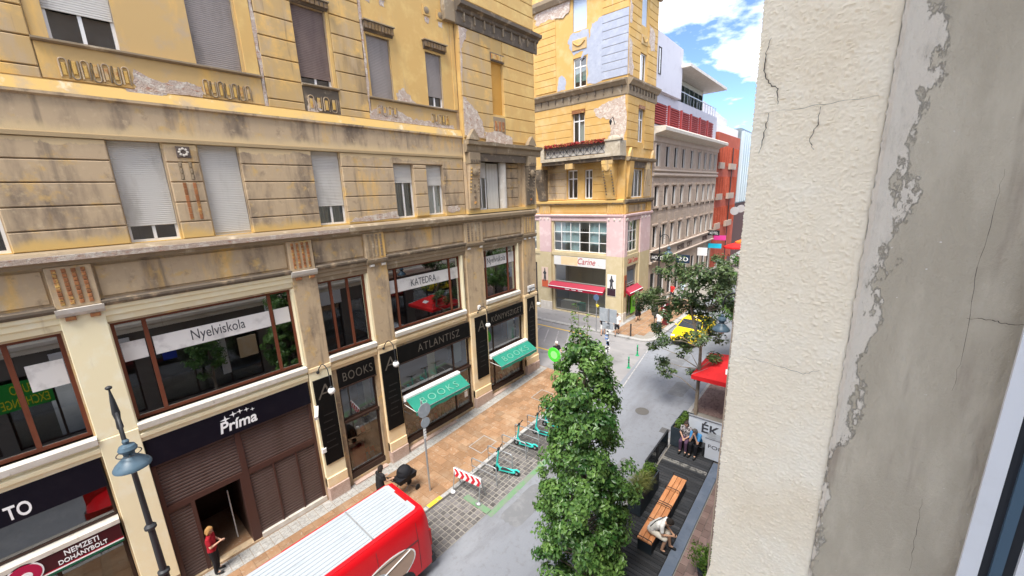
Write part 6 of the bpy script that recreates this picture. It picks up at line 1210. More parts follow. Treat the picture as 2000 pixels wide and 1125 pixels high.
# white sign counter
sb = thing('white_sign_counter', 'white counter boards with black capital letters at the end of the parklet', 'sign', (10.9, 15.8, dz(15.5)), world=True)
FB1, FB2 = Fr('S', 15.80), Fr('S', 15.36)
m_wb = mat('white_board', (.66, .70, .76), .4)
MB().fbox(FB1, 9.76, 13.2, .62, 1.95, -.06, 0, .01).build('back_board', m_wb, sb); MB().fbox(FB1, 9.74, 13.2, 1.95, 1.99, -.07, .02).build('board_trim', m_galv, sb); MB().fbox(FB2, 10.56, 13.2, .55, 1.44, -.05, 0, .01).build('front_board', m_wb, sb); MB().fbox(FB2, 10.55, 13.2, 1.44, 1.47, -.43, .01).build('counter_top', m_galv, sb)
text('ÉK', FB1, 10.62, 1.62, .004, .50, .68, m_letd, sb, offset=.015); text('FORI', FB2, 10.96, 1.12, .004, .155, .58, m_letd, sb)
o = thing('plank_seat', 'dark plank seat under the two seated people', 'bench', (9.98, 15.56, dz(15.5))); MB().fbox(LOC, -.30, .55, -.16, .16, .38, .43, .005).build('seat', m_deck, o)
for s in (-.25, .5): MB().fbox(LOC, s-.03, s+.03, -.13, .13, 0, .38).build('leg', m_deck, o)
par = thing('red_parasol', 'large square red parasol over the terrace, cut off by the window jamb', 'parasol', (10.75, 19.3, .6))
b = MB(); h = 1.55; zt = 3.35; n = 6
def pz(x, y): r = max(abs(x), abs(y))/h; return 2.25+(zt-2.25-.35)*(1-r)
cs = [(-h, -h), (0, -h), (h, -h), (h, 0), (h, h), (0, h), (-h, h), (-h, 0)]
for (x0, y0), (x1, y1) in zip(cs, cs[1:]+cs[:1]):
    for i in range(n):
        t0, t1 = i/n, (i+1)/n; q = [(x0*t1, y0*t1), (x1*t1, y1*t1), (x1*t0, y1*t0), (x0*t0, y0*t0)]
        b.add([(x, y, pz(x, y)) for x, y in q], [(0, 1, 2, 3)])
    b.quad((x0, y0, 2.25), (x1, y1, 2.25), (x1, y1, 2.05), (x0, y0, 2.05))
b.build('canopy', m_red, par); MB().tube([(0, 0, 0), (0, 0, 3.1)], .035, 8).build('pole', m_galv, par, True); MB().lathe([(.35, 0), (.35, .08), (.06, .1), (.06, .3)], n=16).build('base', m_iron, par)
for x, y in cs[::2]: MB().tube([(0, 0, 2.95), (x, y, 2.26)], .012, 5).build('rib', m_galv, par)
for s in (-1, 1): MB().prism([(.35+.2*math.cos(a), s*h*.5+.0, 2.5) for a in (0, 1)] and [(-.3, s*.85, pz(-.3, s*.85)+.006), (.3, s*.85, pz(.3, s*.85)+.006), (.25, s*1.12, pz(.25, s*1.12)+.006), (-.25, s*1.12, pz(-.25, s*1.12)+.006)], (0, 0, .004)).build('print_mark', m_letw, par)
pb = thing('potted_shrub', 'leafy green shrub in a pot against the near wall', 'plant', (12.0, 10.2, gz(10.2)+.12)); MB().lathe([(.16, 0), (.22, .35), (.24, .38), (.2, .38), (.18, .3), (.001, .3)], n=16).build('pot', m_plant, pb, True); bush(pb, (0, 0, .75), .42, 800, .075, m_lfY, sz=1.1)
cbl = thing('hanging_cable', 'thin pale cable hanging beside the stucco wall', 'cable', (13.44, 3.0, 5.0)); MB().tube([(-.03, .0, 0), (-.01, 0, 3), (.0, 0, 5), (.012, 0, 6.5), (.0, 0, 10)], .006, 6).build('cable', mat('cable_tan', (.45, .36, .27), .7), cbl)
# ------------------------------------------------------------------ red entrance awnings of the corner shop
for f, u0, u1, lab in ((FA, -6.4, -.95, 'long crimson awning over the corner shop window'), (FS, 29.4, 31.9, 'short crimson awning on the side of the corner shop')):
    o = thing('crimson_awning', lab, 'awning', f(u0, 3.0, 0), world=True, group='crimson corner shop awnings'); m_cr = mat('crimson_canvas', (.34, .010, .035), .7)
    b = MB(); b.quad(f(u0, 3.38, .02), f(u1, 3.38, .02), f(u1, 3.02, .52), f(u0, 3.02, .52)); b.build('top_sheet', mat('crimson_top', (.36, .035, .06), .7), o); b = MB(); b.quad(f(u0, 3.02, .52), f(u1, 3.02, .52), f(u1, 2.80, .525), f(u0, 2.80, .525)); b.quad(f(u0, 3.38, .02), f(u0, 3.02, .52), f(u0, 2.8, .52), f(u0, 3.1, .02)); b.quad(f(u1, 3.38, .02), f(u1, 3.02, .52), f(u1, 2.8, .52), f(u1, 3.1, .02)); b.build('valance', m_cr, o); MB().tube([f(u0, 3.03, .52), f(u1, 3.03, .52)], .03, 6).build('front_bar', m_letw, o)
    for k in range(3): MB().fbox(f, u0+(u1-u0)*(.33+.12*k), u0+(u1-u0)*(.41+.12*k), 2.87, 2.93, .527, .53).build('valance_print', m_letw, o)
# ------------------------------------------------------------------ hanging signs along the hotel
def blade(nm, lab, y, x0, x1, z0, z1, m, body=None, mt=None):
    f = Fr('S', y); o = thing(nm, lab, 'sign', (x0, y, z0), world=True, group='blade signs along the far street'); MB().fbox(f, x0, x1, z0, z1, -.08, .08, .01).build('panel', m, o); MB().tube([(.5, y, z1+.04), (x1, y, z1+.04)], .02, 5).build('bracket', m_iron, o)
    if body: text(body, f, (x0+x1)/2, (z0+z1)/2, .085, (z1-z0)*.5, (x1-x0)*.8, mt, o)
m_sgk = mat('sign_black', (.012, .012, .014), .4)
blade('hotel_sign', 'black blade sign lettered HOTEL at the near end of the hotel', 34.4, .62, 1.95, 4.95, 5.55, m_sgk, 'HOTEL', m_letw); blade('square_sign', 'dark blue square blade sign half way along the hotel', 41.0, .7, 2.0, 3.75, 4.55, mat('sign_navy', (.02, .04, .08), .4), '20', m_letw)
blade('hotel_sign', 'small black blade sign lettered HOTEL at the far end of the hotel', 52.3, .6, 1.9, 5.35, 5.95, m_sgk, 'HOTEL', m_letw); blade('pink_sign', 'bright pink blade sign on the red building', 55.2, .6, 2.0, 4.45, 5.05, mat('sign_pink', (.72, .06, .30), .5)); blade('cyan_sign', 'bright cyan blade sign near the far end of the hotel', 52.8, .6, 2.1, 3.75, 4.3, mat('sign_cyan', (.02, .50, .72), .5)); blade('white_sign', 'white square blade sign below the cyan one', 48.3, .65, 1.7, 3.45, 4.35, m_letw)
for y, z, lab in ((62.5, 7.7, 'nearer white disc sign on the dark brown base'), (66.4, 7.8, 'farther white disc sign on the dark brown base')):
    o = thing('disc_sign', lab, 'sign', (1.2, y, z), group='white disc signs'); MB().lathe([(.001, -.06), (.55, -.06), (.55, .06), (.001, .06)], (0, 0, 0), 24, axis='y').build('disc', mat('dull_white_disc', (.42, .43, .44), .6), o); MB().tube([(-.8, 0, 0), (-.4, 0, 0)], .03, 5).build('bracket', m_iron, o)
for x, y, c, lab in ((2.6, 57.5, (.6, .02, .02), 'red awning far along the pedestrian street'), (2.8, 63, (.75, .18, .03), 'orange parasol far along the pedestrian street'), (4.4, 66, (.80, .68, .45), 'cream parasol farthest along the pedestrian street')):
    o = thing('cafe_parasol', lab, 'parasol', (x, y, .62)); MB().lathe([(1.3, 2.6), (1.3, 2.8), (.6, 3.1), (.02, 3.3)], n=8).build('canopy', mat('far_%s' % lab[:3], c, .8), o); MB().tube([(0, 0, 0), (0, 0, 3)], .03, 6).build('pole', m_galv, o)
# ------------------------------------------------------------------ taxi
tx = thing('yellow_taxi', 'yellow taxi driving up the street behind the thin tree', 'car', (6.15, 28.9, .5), R(-4))
m_tax = mat('taxi_yellow', (.80, .58, .01), .25, spec=.5)
def csec(y, pts): return [(x, y, z) for x, z in pts]
def body(y, hw, zt, z0=.28): return csec(y, [(-hw*.95, z0), (-hw, z0+.22), (-hw*.99, zt-.12), (-hw*.90, zt), (hw*.90, zt), (hw*.99, zt-.12), (hw, z0+.22), (hw*.95, z0)])
S = [body(-2.25, .70, .62), body(-2.12, .82, .74), body(-1.5, .90, .92), body(-.95, .91, 1.0), body(.2, .92, 1.02), body(1.5, .91, 1.04), body(2.05, .86, 1.02), body(2.22, .76, .80)]
b = MB(); k = 8; b.add([p for s in S for p in s], [(i*k+j, i*k+(j+1) % k, (i+1)*k+(j+1) % k, (i+1)*k+j) for i in range(len(S)-1) for j in range(k)]+[tuple(range(k)), tuple((len(S)-1)*k+j for j in range(k))[::-1]]); b.build('body', m_tax, tx, True)
cab = [(-.95, .84, 1.0), (-.35, .66, 1.44), (.3, .67, 1.47), (1.1, .66, 1.44), (1.75, .80, 1.04)]
b = MB(); vs_ = []
for y, hw, z in cab: vs_ += [(-.86 if z > 1.2 else -hw, y, 1.0), (-hw, y, z), (hw, y, z), (.86 if z > 1.2 else hw, y, 1.0)]
b.add(vs_, [(i*4+j, i*4+j+1, i*4+5+j, i*4+4+j) for i in range(4) for j in range(3)]); b.build('glasshouse', MATS['dark_pane'], tx)
b = MB(); b.add([(-.66, -.33, 1.452), (.66, -.33, 1.452), (.68, .3, 1.482), (.66, 1.1, 1.452), (-.66, 1.1, 1.452), (-.68, .3, 1.482)], [(0, 1, 2, 3, 4, 5)]); b.build('roof', m_tax, tx)
for s in (-1, 1):
    for pa, pb_ in (((s*.84, -.95, 1.0), (s*.665, -.35, 1.45)), ((s*.80, 1.75, 1.04), (s*.665, 1.1, 1.45)), ((s*.87, .3, 1.0), (s*.68, .3, 1.47)), ((s*.665, -.35, 1.455), (s*.665, 1.1, 1.455))): MB().tube([pa, pb_], .035, 6).build('pillar', m_tax, tx)
    for y in (-1.4, 1.38):
        w = MB().lathe([(.001, -.09), (.2, -.09), (.30, -.08), (.31, 0), (.30, .08), (.2, .09), (.001, .09)], (s*.83, y, .31), 20, axis='x').build('wheel', m_tyre, tx, True); q = MB().lathe([(.001, 0), (.19, 0), (.19, .015), (.001, .02)], (s*.925, y, .31), 14, axis='x').build('rim', m_galv); q.parent = w
    MB().ball((s*.62, -2.12, .66), .13, 8, (1.4, .6, .7)).build('headlight', m_globe, tx, True); MB().box(s*.62-.14, s*.62+.14, 2.16, 2.23, .72, .86).build('tail_lamp', MATS['tail_lamp'], tx); MB().ball((s*1.0, -.75, 1.05), .09, 6, (1, .7, .8)).build('mirror', m_tax, tx)
MB().box(-.45, .45, -2.27, -2.2, .36, .56).build('grille', m_plas, tx); MB().box(-.78, .78, -2.26, -2.14, .27, .36).build('bumper', m_plas, tx); MB().box(-.2, .2, .0, .14, 1.48, 1.6).build('roof_sign', m_letw, tx); MB().box(-.26, .26, -2.285, -2.27, .44, .53).build('number_plate', m_letw, tx)

# ------------------------------------------------------------------ trees
m_bark = mat('grey_bark', (.16, .125, .095), .9, layers=[((.24, .20, .155), (1, 1, .3), 12, .45, .65), ((.09, .07, .05), (1, 1, .3), 7, .5, .7)], bump=.5, bs=60); m_barkp = mat('pale_bark', (.25, .20, .15), .9, layers=[((.34, .29, .22), (1, 1, .5), 7, .45, .65), ((.14, .11, .08), (1, 1, .5), 5, .5, .7)], bump=.4, bs=60)
def crown(o, clumps, per, size, m, nm='crown', rr=1.0):
    rng = np.random.default_rng(11); C, N, T = [], [], []
    for x, y, z, r, ctr in clumps:
        d = rng.normal(0, 1, (per, 3)); d /= np.linalg.norm(d, axis=1)[:, None]; rad = rng.uniform(.15, 1, per)**.5*r*rr; P = np.array((x, y, z))+d*rad[:, None]*np.array((1, 1, .85)); out = P-np.array(ctr); out /= np.linalg.norm(out, axis=1)[:, None]+1e-6
        T.append(np.full(per, np.clip(rng.normal(.45, .24), .02, .98))); C.append(P); N.append(d*.5+out*.7+np.array((0, 0, .45)))
    return leaves(nm, np.concatenate(C), np.concatenate(N), size, m, o, .55, tint=np.concatenate(T))
t1 = thing('columnar_tree', 'tall dense columnar green tree rising from the kerb in the foreground', 'tree', (9.42, 7.8, .1))
prof = [(.35, .65), (.8, 1.0), (1.6, 1.22), (2.6, 1.32), (3.6, 1.24), (4.4, 1.02), (5.0, .88), (5.6, .92), (6.3, .84), (6.9, .66), (7.4, .42), (7.65, .22)]
def prad(z):
    for (a, ra), (c, rc) in zip(prof[:-1], prof[1:]):
        if a <= z <= c: return ra+(rc-ra)*(z-a)/(c-a)
    return .2
cl = []; rng = random.Random(5)
br = MB(); br.tube([(0, 0, 0), (.02, .01, 1.5), (-.02, .03, 3.2), (.02, 0, 5.2), (.0, .0, 7.3)], [.11, .09, .07, .045, .012], 9)
for i in range(380):
    z = rng.uniform(.4, 7.5); a = rng.uniform(0, 2*math.pi); rm = prad(z)*(1+.14*math.sin(3*a+z*1.7)+.10*math.sin(5*a-z*2.9)); r = rm*rng.uniform(.58, .98)
    if z > 6.9 and abs(math.sin(a)) < .35 and rng.random() < .7: continue
    x, y = r*math.cos(a), r*math.sin(a); cl.append((x, y, z, rng.uniform(.15, .32), (0, 0, z-.3)))
    if i % 3 == 0: br.tube([(0, 0, max(.3, z-.9)), (x*.5, y*.5, z-.35), (x*.95, y*.95, z)], [.022, .014, .006], 5)
for x, y, z in ((-.2, .1, 7.7), (.42, .0, 7.45), (-.1, -.1, 7.3), (.5, .1, 7.2)): cl.append((x, y, z, .2, (0, 0, z-.5)))
br.build('trunk', m_bark, t1); crown(t1, cl, 92, .108, m_lfT)
sh = MB(); cs2 = []
for dx, zt in ((-.15, 8.45), (-.36, 8.1), (.12, 8.3)):
    sh.tube([(dx*.4, 0, 7.0), (dx*.8, 0, 7.7), (dx, 0, zt)], [.012, .008, .004], 5)
    for k in range(5): cs2.append((dx+rng.uniform(-.12, .12), rng.uniform(-.1, .1), zt-.15*k, .09, (0, 0, 7)))
sh.build('leader_shoot', m_barkp, t1); crown(t1, cs2, 7, .085, m_lfY, 'shoot_leaves')
C2 = [(7.8,17.88,7.43),(8.06,18.49,7.51),(8.56,18.14,7.18),(7.73,18.61,7.91),(8.89,18.65,7.56),(9.5,17.53,7.5),(10.34,17.43,7.91),(9.73,19.07,7.94),(10.5,17.92,7.34),(6.86,17.87,6.24),(6.69,19.39,5.69),(6.81,18.34,5.65),(7.34,19.07,5.74),(8.35,18.35,6.17),(7.94,18.68,5.62),(8.94,17.7,6.46),(9.1,18.67,5.92),(9.64,19.14,5.78),(10.3,18.45,6.16),(9.23,18.88,5.38),(7.24,18.74,4.45),(7.98,17.53,4.31),(7.04,18.92,3.41),(7.79,18.58,2.81),(7.95,18.0,2.57),(9.52,17.46,4.73),(9.84,19.13,4.39),(9.73,18.35,5.22),(10.02,18.84,3.65),(9.09,19.16,2.32),(8.78,18.83,3.53),(8.19,19.24,3.94),(8.02,18.19,5.29),(10.39,19.0,6.48),(8.74,18.29,6.85),(6.84,19.27,6.05),(8.03,19.16,7.17),(9.31,17.59,7.27),(9.73,17.67,7.6),(9.99,17.83,7.3),(9.97,19.33,6.57),(9.56,18.27,6.52),(8.92,18.65,5.56),(6.7,18.0,5.95),(8.51,18.41,5.78)]
def open_tree(name, lab, base, pts, per, size, m, trunk, rad, seed):
    o = thing(name, lab, 'tree', base); rg = random.Random(seed); b = MB(); B = Vector(base)
    P = [Vector(p) for p in trunk]; b.tube([tuple(p) for p in P], [.085-.05*i/(len(P)-1) for i in range(len(P))], 9); cl = []
    for p in pts:
        q = Vector(p)-B; a = min(P[1:], key=lambda t: (t-q).length+max(0, t.z-q.z)*.8); mid = (a+q)/2+Vector((0, 0, rg.uniform(-.1, .25))); b.tube([tuple(a), tuple(mid), tuple(q)], [.028, .016, .006], 5)
        for k in range(5): cl.append((q.x+rg.uniform(-.34, .28), q.y+rg.uniform(-.28, .28), q.z+rg.uniform(-.22, .22), rg.uniform(rad*.6, rad), (a.x, a.y, a.z-.5)))
    b.build('trunk', m_barkp, o); crown(o, cl, per, size, m); return o
open_tree('plane_tree', 'slender open street tree with sparse leaves in front of the taxi', (9.36, 18.3, .58), C2, 46, .145, m_lfP, [(0, 0, 0), (.02, 0, 1.2), (.03, .0, 2.4), (.0, .05, 3.4), (-.35, .1, 4.4), (-.6, .1, 5.4), (-.5, .1, 6.4), (.2, .1, 5.2), (.5, 0, 6.4)], .33, 3)
for bx, by, n, lab, sd in ((9.75, 25.2, 34, 'leafy street tree behind the slender one, against the stucco jamb', 8), (9.6, 33.5, 30, 'street tree on the right pavement level with the hotel', 9), (9.6, 43, 26, 'farther street tree on the right pavement beyond the hotel sign', 10), (9.4, 54, 24, 'farthest street tree on the right pavement', 12)):
    rg = random.Random(sd); pts = []
    for k in range(n):
        a = rg.uniform(0, 6.28); zz_ = rg.uniform(3.4, 7.3); r = rg.uniform(.3, 1.0)*(1.7-.28*abs(zz_-5)); pts.append((bx+r*math.cos(a), by+r*math.sin(a), zz_))
    open_tree('street_tree', lab, (bx, by, .6), pts, 34, .16, m_lfT if sd != 9 else m_lfP, [(0, 0, 0), (0, 0, 2), (.1, 0, 3.2), (-.2, .1, 4.3), (.1, -.1, 5.6)], .42, sd)

_rg = random.Random(21)
open_tree('young_tree', 'young street tree mirrored in the big language school window', (12.85, 4.55, .12), [(12.85+_rg.uniform(-.65, .65), 4.55+_rg.uniform(-.75, .55), _rg.uniform(1.9, 4.1)) for _k in range(26)], 26, .13, m_lfT, [(0, 0, 0), (.02, 0, 1.2), (0, .05, 2.4), (.1, 0, 3.0), (-.1, 0, 3.6)], .28, 22)
# ------------------------------------------------------------------ people
PEOPLE = []
class Cap:
    def __init__(s): s.b = MB()
    def c(s, p, r1, q, r2=None):
        r2 = r1 if r2 is None else r2; p, q = Vector(p), Vector(q)
        s.b.ball(p, r1, 6); s.b.ball(q, r2, 6)
        if (p-q).length > 1e-4: s.b.tube([tuple(p), tuple(q)], [r1, r2], 12)
        return s
def pose(h=1.7, **kw):
    J = dict(pelvis=(0, 0, .93), waist=(0, 0, 1.08), chest=(0, 0, 1.28), neck=(0, 0, 1.46), head=(0, .025, 1.60), sl=(-.175, 0, 1.405), sr=(.175, 0, 1.405), el=(-.235, -.03, 1.12), er=(.235, -.03, 1.12), wl=(-.24, .06, .88), wr=(.24, .06, .88), hl=(-.09, 0, .90), hr=(.09, 0, .90), kl=(-.10, .03, .49), kr=(.10, .03, .49), al=(-.10, -.01, .085), ar=(.10, -.01, .085), tl=(-.115, .15, .035), tr=(.115, .15, .035))
    J.update(kw); s = h/1.7; return {k: Vector(v)*s for k, v in J.items()}, s
def person(lab, loc, rz, P, top=None, sleeve='short', legs=None, leglen='long', hair=None, hairlen=.0, skin=(.55, .33, .23), shoe=(.03, .03, .03), dress=None, vox=.014, cat='person', hat=None, group=None):
    J, s = P; o = thing('person', lab, cat, loc, rz, group=group)
    D = (J['head']-J['neck']).normalized(); hd = J['head']; fw = (J['tl']-J['al']+J['tr']-J['ar']); F = Vector((0, 1, 0)); F = (F-D*F.dot(D)).normalized(); Rt = D.cross(F)*-1; Rt = F.cross(D)
    def limbs(C, inf=0.0):
        for q in 'lr':
            C.c(J['s'+q], .052*s+inf, J['e'+q], .040*s+inf).c(J['e'+q], .040*s+inf, J['w'+q], .026*s+inf)
    def torso(C, inf=0.0):
        for sx in (-1, 1):
            w = (J['sr']-J['sl']).normalized()*sx
            C.c(J['chest']+w*.075*s, .105*s+inf, J['waist']+w*.06*s, .095*s+inf).c(J['waist']+w*.06*s, .095*s+inf, J['pelvis']+w*.07*s, .108*s+inf)
        C.c(J['sl'], .055*s+inf, J['sr'], .055*s+inf)
    def leg(C, inf=0.0, end=1.0):
        for q in 'lr':
            C.c(J['h'+q], .088*s+inf, J['k'+q] if end >= .5 else J['h'+q].lerp(J['k'+q], end*2), (.058 if end >= .5 else .075)*s+inf)
            if end > .5: C.c(J['k'+q], .058*s+inf, J['k'+q].lerp(J['a'+q], (end-.5)*2), .038*s+inf)
    C = Cap(); torso(C); limbs(C); leg(C, 0, 1.0); C.c(J['neck']-D*.08*s, .052*s, J['neck']+D*.06*s, .048*s)
    C.c(hd-D*.035*s+F*.012*s, .072*s, hd+D*.035*s-F*.004*s, .088*s); C.c(hd-D*.085*s+F*.045*s, .030*s, hd-D*.05*s+F*.04*s, .035*s)
    C.c(hd-D*.012*s+F*.092*s, .010*s, hd-D*.035*s+F*.105*s, .014*s)
    for sx in (-1, 1): C.c(hd+Rt*sx*.088*s-D*.02*s, .016*s, hd+Rt*sx*.09*s+D*.01*s, .018*s)
    for q in 'lr':
        w, e = J['w'+q], J['e'+q]; d = (w-e).normalized(); side = d.orthogonal().normalized() if abs(d.x) > .9 else Vector((1, 0, 0)); side = (side-d*side.dot(d)).normalized(); nrm = d.cross(side)
        if nrm.dot(Vector((0, 1, 0))) < 0: nrm = -nrm
        pm_ = w+d*.045*s; C.c(w, .024*s, pm_, .030*s)
        for kf in range(4):
            f0 = w+d*.08*s+side*(kf-1.5)*.019*s; l = (.036, .044, .041, .030)[kf]*s; f1 = f0+d*l+nrm*.008*s; C.c(pm_+side*(kf-1.5)*.014*s, .011*s, f0, .0095*s).c(f0, .0095*s, f1, .009*s).c(f1, .009*s, f1+d*.018*s+nrm*.022*s, .008*s)
        th = (-1 if q == 'r' else 1); C.c(w+d*.02*s+side*th*.02*s, .012*s, w+d*.06*s+side*th*.045*s+nrm*.015*s, .010*s).c(w+d*.06*s+side*th*.045*s+nrm*.015*s, .010*s, w+d*.088*s+side*th*.04*s+nrm*.03*s, .009*s)
        C.c(J['a'+q], .040*s, J['t'+q], .032*s)
    def add(nm, C_, col, v, var=None):
        ob = C_.b.build(nm, mat('cloth_%s' % lab[:14].replace(' ', '_')+nm, col, .85, layers=var or [(tuple(x*.72 for x in col), (1, 1, 1), 9, .5, .75)]), o); md = ob.modifiers.new('remesh', 'REMESH'); md.mode = 'VOXEL'; md.voxel_size = v; md.use_smooth_shade = True; sm = ob.modifiers.new('smooth', 'SMOOTH'); sm.factor = .5; sm.iterations = 3; PEOPLE.append(ob); return ob
    add('body', C, skin, vox*.8)
    if top is not None:
        C = Cap(); torso(C, .016*s); C.c(J['neck']-D*.10*s, .07*s, J['neck']-D*.05*s, .062*s)
        if sleeve:
            for q in 'lr':
                e = J['s'+q].lerp(J['e'+q], .62 if sleeve == 'short' else 1); C.c(J['s'+q], .070*s, e, .062*s if sleeve == 'short' else .056*s)
                if sleeve == 'long': C.c(J['e'+q], .056*s, J['e'+q].lerp(J['w'+q], .92), .042*s)
        add('top', C, top[0] if isinstance(top, list) else top, vox, [(top[1], (1, 1, 1), 30, .48, .54)] if isinstance(top, list) else None)
    if legs is not None:
        C = Cap(); leg(C, .018*s, 1.0 if leglen == 'long' else .46)
        for sx in (-1, 1): C.c(J['pelvis']+Vector((sx*.07*s, 0, 0)), .118*s, J['pelvis'].lerp(J['waist'], .4)+Vector((sx*.06*s, 0, 0)), .112*s)
        add('trousers' if leglen == 'long' else 'shorts', C, legs, vox)
    if dress is not None:
        C = Cap(); torso(C, .018*s)
        for q in 'lr': C.c(J['h'+q], .125*s, J['h'+q].lerp(J['k'+q], .85), .14*s)
        C.c(J['hl'].lerp(J['kl'], .8), .14*s, J['hr'].lerp(J['kr'], .8), .14*s); add('dress', C, dress, vox)
    C = Cap()
    for q in 'lr': C.c(J['a'+q]-Vector((0, 0, .03*s)), .052*s, J['t'+q], .043*s)
    add('shoes', C, shoe, vox)
    if hair is not None:
        C = Cap(); C.c(hd+D*.05*s-F*.022*s, .094*s, hd+D*.01*s-F*.045*s, .085*s); C.c(hd+D*.085*s+F*.02*s, .062*s, hd+D*.09*s-F*.03*s, .07*s)
        for sx in (-1, 1): C.c(hd+Rt*sx*.06*s+D*.05*s, .045*s, hd+Rt*sx*.075*s-D*(.01+hairlen)*s-F*.03*s, .035*s)
        if hairlen: C.c(hd-F*.06*s, .07*s, hd-F*.07*s-D*hairlen*s, .055*s)
        add('hair', C, hair, vox)
    for sx in (-1, 1):
        e = MB(); e.ball(hd+Rt*sx*.032*s+F*.080*s+D*.01*s, .012*s, 6); e.build('eye', m_letd, o)
    if hat is not None:
        C = Cap(); C.c(hd+D*.07*s-F*.01*s, .10*s, hd+D*.09*s-F*.01*s, .085*s); C.c(hd+D*.06*s+F*.10*s, .03*s, hd+D*.06*s+F*.02*s, .06*s); add('cap', C, hat, vox)
    return o
def seat(h=1.7, **kw):
    K = dict(pelvis=(0, 0, .13), waist=(0, .03, .28), chest=(0, .06, .47), neck=(0, .09, .64), head=(0, .13, .78), sl=(-.175, .07, .60), sr=(.175, .07, .60), el=(-.22, .16, .36), er=(.22, .16, .36), wl=(-.10, .36, .30), wr=(.10, .36, .30), hl=(-.09, .02, .11), hr=(.09, .02, .11), kl=(-.11, .45, .10), kr=(.11, .45, .10), al=(-.11, .44, -.33), ar=(.11, .44, -.33), tl=(-.12, .60, -.38), tr=(.12, .60, -.38)); K.update(kw); return pose(h, **K)
person('woman in a red polo shirt standing in the grocery doorway', (.30, 1.30, .135), R(-25), pose(1.62, er=(.24, .05, 1.14), wr=(.08, .26, 1.16), el=(-.24, .03, 1.13), wl=(-.06, .25, 1.10), head=(0, .04, 1.59)), (.30, .008, .018), 'short', (.012, .011, .013), 'long', (.36, .20, .07), .07)
PM = seat(1.75, waist=(0, .09, .27), chest=(0, .24, .42), neck=(0, .40, .52), head=(0, .50, .60), sl=(-.17, .34, .50), sr=(.17, .34, .50), el=(-.20, .38, .24), er=(.20, .38, .24), wl=(-.05, .60, .22), wr=(.05, .60, .22), kl=(-.13, .46, .08), kr=(.13, .46, .08), al=(-.16, .50, -.36), ar=(.13, .36, -.36), tl=(-.17, .65, -.40), tr=(.14, .51, -.40))
man = person('man in a white shirt bent over his phone on the slatted bench', (10.36, 10.42, dz(10.4)+.46), R(-90), PM, (.78, .77, .74), 'short', (.66, .62, .54), 'short', (.02, .015, .012), 0, (.50, .29, .19), (.02, .02, .022), vox=.013)
b = MB(); b.fbox(LOC, -.04, .04, .70, .715, .20, .34, .004); b.build('phone', m_plas, man)
b = MB(); b.tube([(-.17, .33, .60), (-.03, .26, .60), (.10, .12, .50), (.16, .0, .30)], .012, 6); b.build('bag_strap', m_iron, man)
person('seated woman in a patterned blouse and purple trousers by the white counter', (9.80, 15.52, dz(15.4)+.44), R(180), seat(1.62, wl=(-.05, .34, .22), wr=(.06, .34, .22)), [(.035, .03, .035), (.62, .58, .58)], 'short', (.10, .055, .10), 'long', (.05, .035, .03), .05)
person('seated person in a blue shirt with hands at the face by the white counter', (10.24, 15.52, dz(15.4)+.44), R(172), seat(1.68, waist=(0, .07, .27), chest=(0, .17, .44), neck=(0, .27, .57), head=(0, .34, .68), sl=(-.17, .22, .53), sr=(.17, .22, .53), el=(-.15, .40, .22), er=(.15, .40, .22), wl=(-.05, .42, .52), wr=(.05, .42, .52)), (.06, .24, .50), 'short', (.012, .012, .016), 'long', (.10, .09, .085), 0)
person('person in dark clothes pushing a pram along the shop fronts', (2.02, 6.0, .125), R(6), pose(1.66, chest=(0, .04, 1.27), neck=(0, .07, 1.44), head=(0, .11, 1.57), sl=(-.17, .05, 1.39), sr=(.17, .05, 1.39), el=(-.22, .10, 1.12), er=(.22, .10, 1.12), wl=(-.20, .36, 1.04), wr=(.20, .36, 1.04), al=(-.1, -.2, .1), kl=(-.1, -.02, .5), tl=(-.11, -.05, .04), ar=(.1, .16, .085), kr=(.1, .16, .5), tr=(.11, .32, .035)), (.016, .015, .017), 'short', (.02, .02, .025), 'long', (.02, .014, .012), .06)
pr = thing('baby_pram', 'black pram with a round hood being pushed past the bookshop', 'pram', (2.10, 6.95, .125), R(4)); m_pr = mat('pram_black', (.010, .010, .013), .7)
b = MB(); pts = [(-.22, -.35, .62), (-.22, .38, .58), (-.18, .42, .82), (-.18, -.40, .84)]; b.prism(pts, (.44, 0, 0)); b.build('carrycot', m_pr, pr)
b = MB(); n = 10
for i in range(n):
    a0, a1 = math.pi*i/n, math.pi*(i+1)/n
    for j in range(8):
        b0, b1 = math.pi*.58*j/8, math.pi*.58*(j+1)/8; f_ = lambda a, t: (.27*math.cos(a), .14-.38*math.sin(t)*math.sin(a)*.9-.05, .80+.40*math.sin(a)*math.cos(t*.55))
        b.quad(f_(a0, b0), f_(a1, b0), f_(a1, b1), f_(a0, b1))
b.build('hood', m_pr, pr, True)
b = MB(); b.ball((0, .02, .88), .29, 8, (.95, 1.05, 1.05)); b.build('hood_shell', m_pr, pr, True)
for x in (-.25, .25):
    for y, r in ((-.38, .14), (.38, .11)): MB().lathe([(.001, -.02), (r-.03, -.02), (r, -.015), (r, .015), (r-.03, .02), (.001, .02)], (x, y, r), 18, axis='x').build('wheel', m_tyre, pr, True)
    MB().tube([(x, -.38, .14), (x*.9, 0, .45), (x*.9, -.4, .85), (x*.8, -.62, 1.0)], .014, 6).build('frame_tube', m_iron, pr); MB().tube([(x, .38, .11), (x*.9, 0, .45)], .014, 6).build('frame_tube', m_iron, pr)
MB().tube([(-.2, -.62, 1.0), (.2, -.62, 1.0)], .018, 7).build('handle', m_tyre, pr); MB().ball((.05, .35, .66), .13, 6, (1, 1, .6)).build('blanket', mat('olive_blanket', (.07, .09, .05), .9), pr)
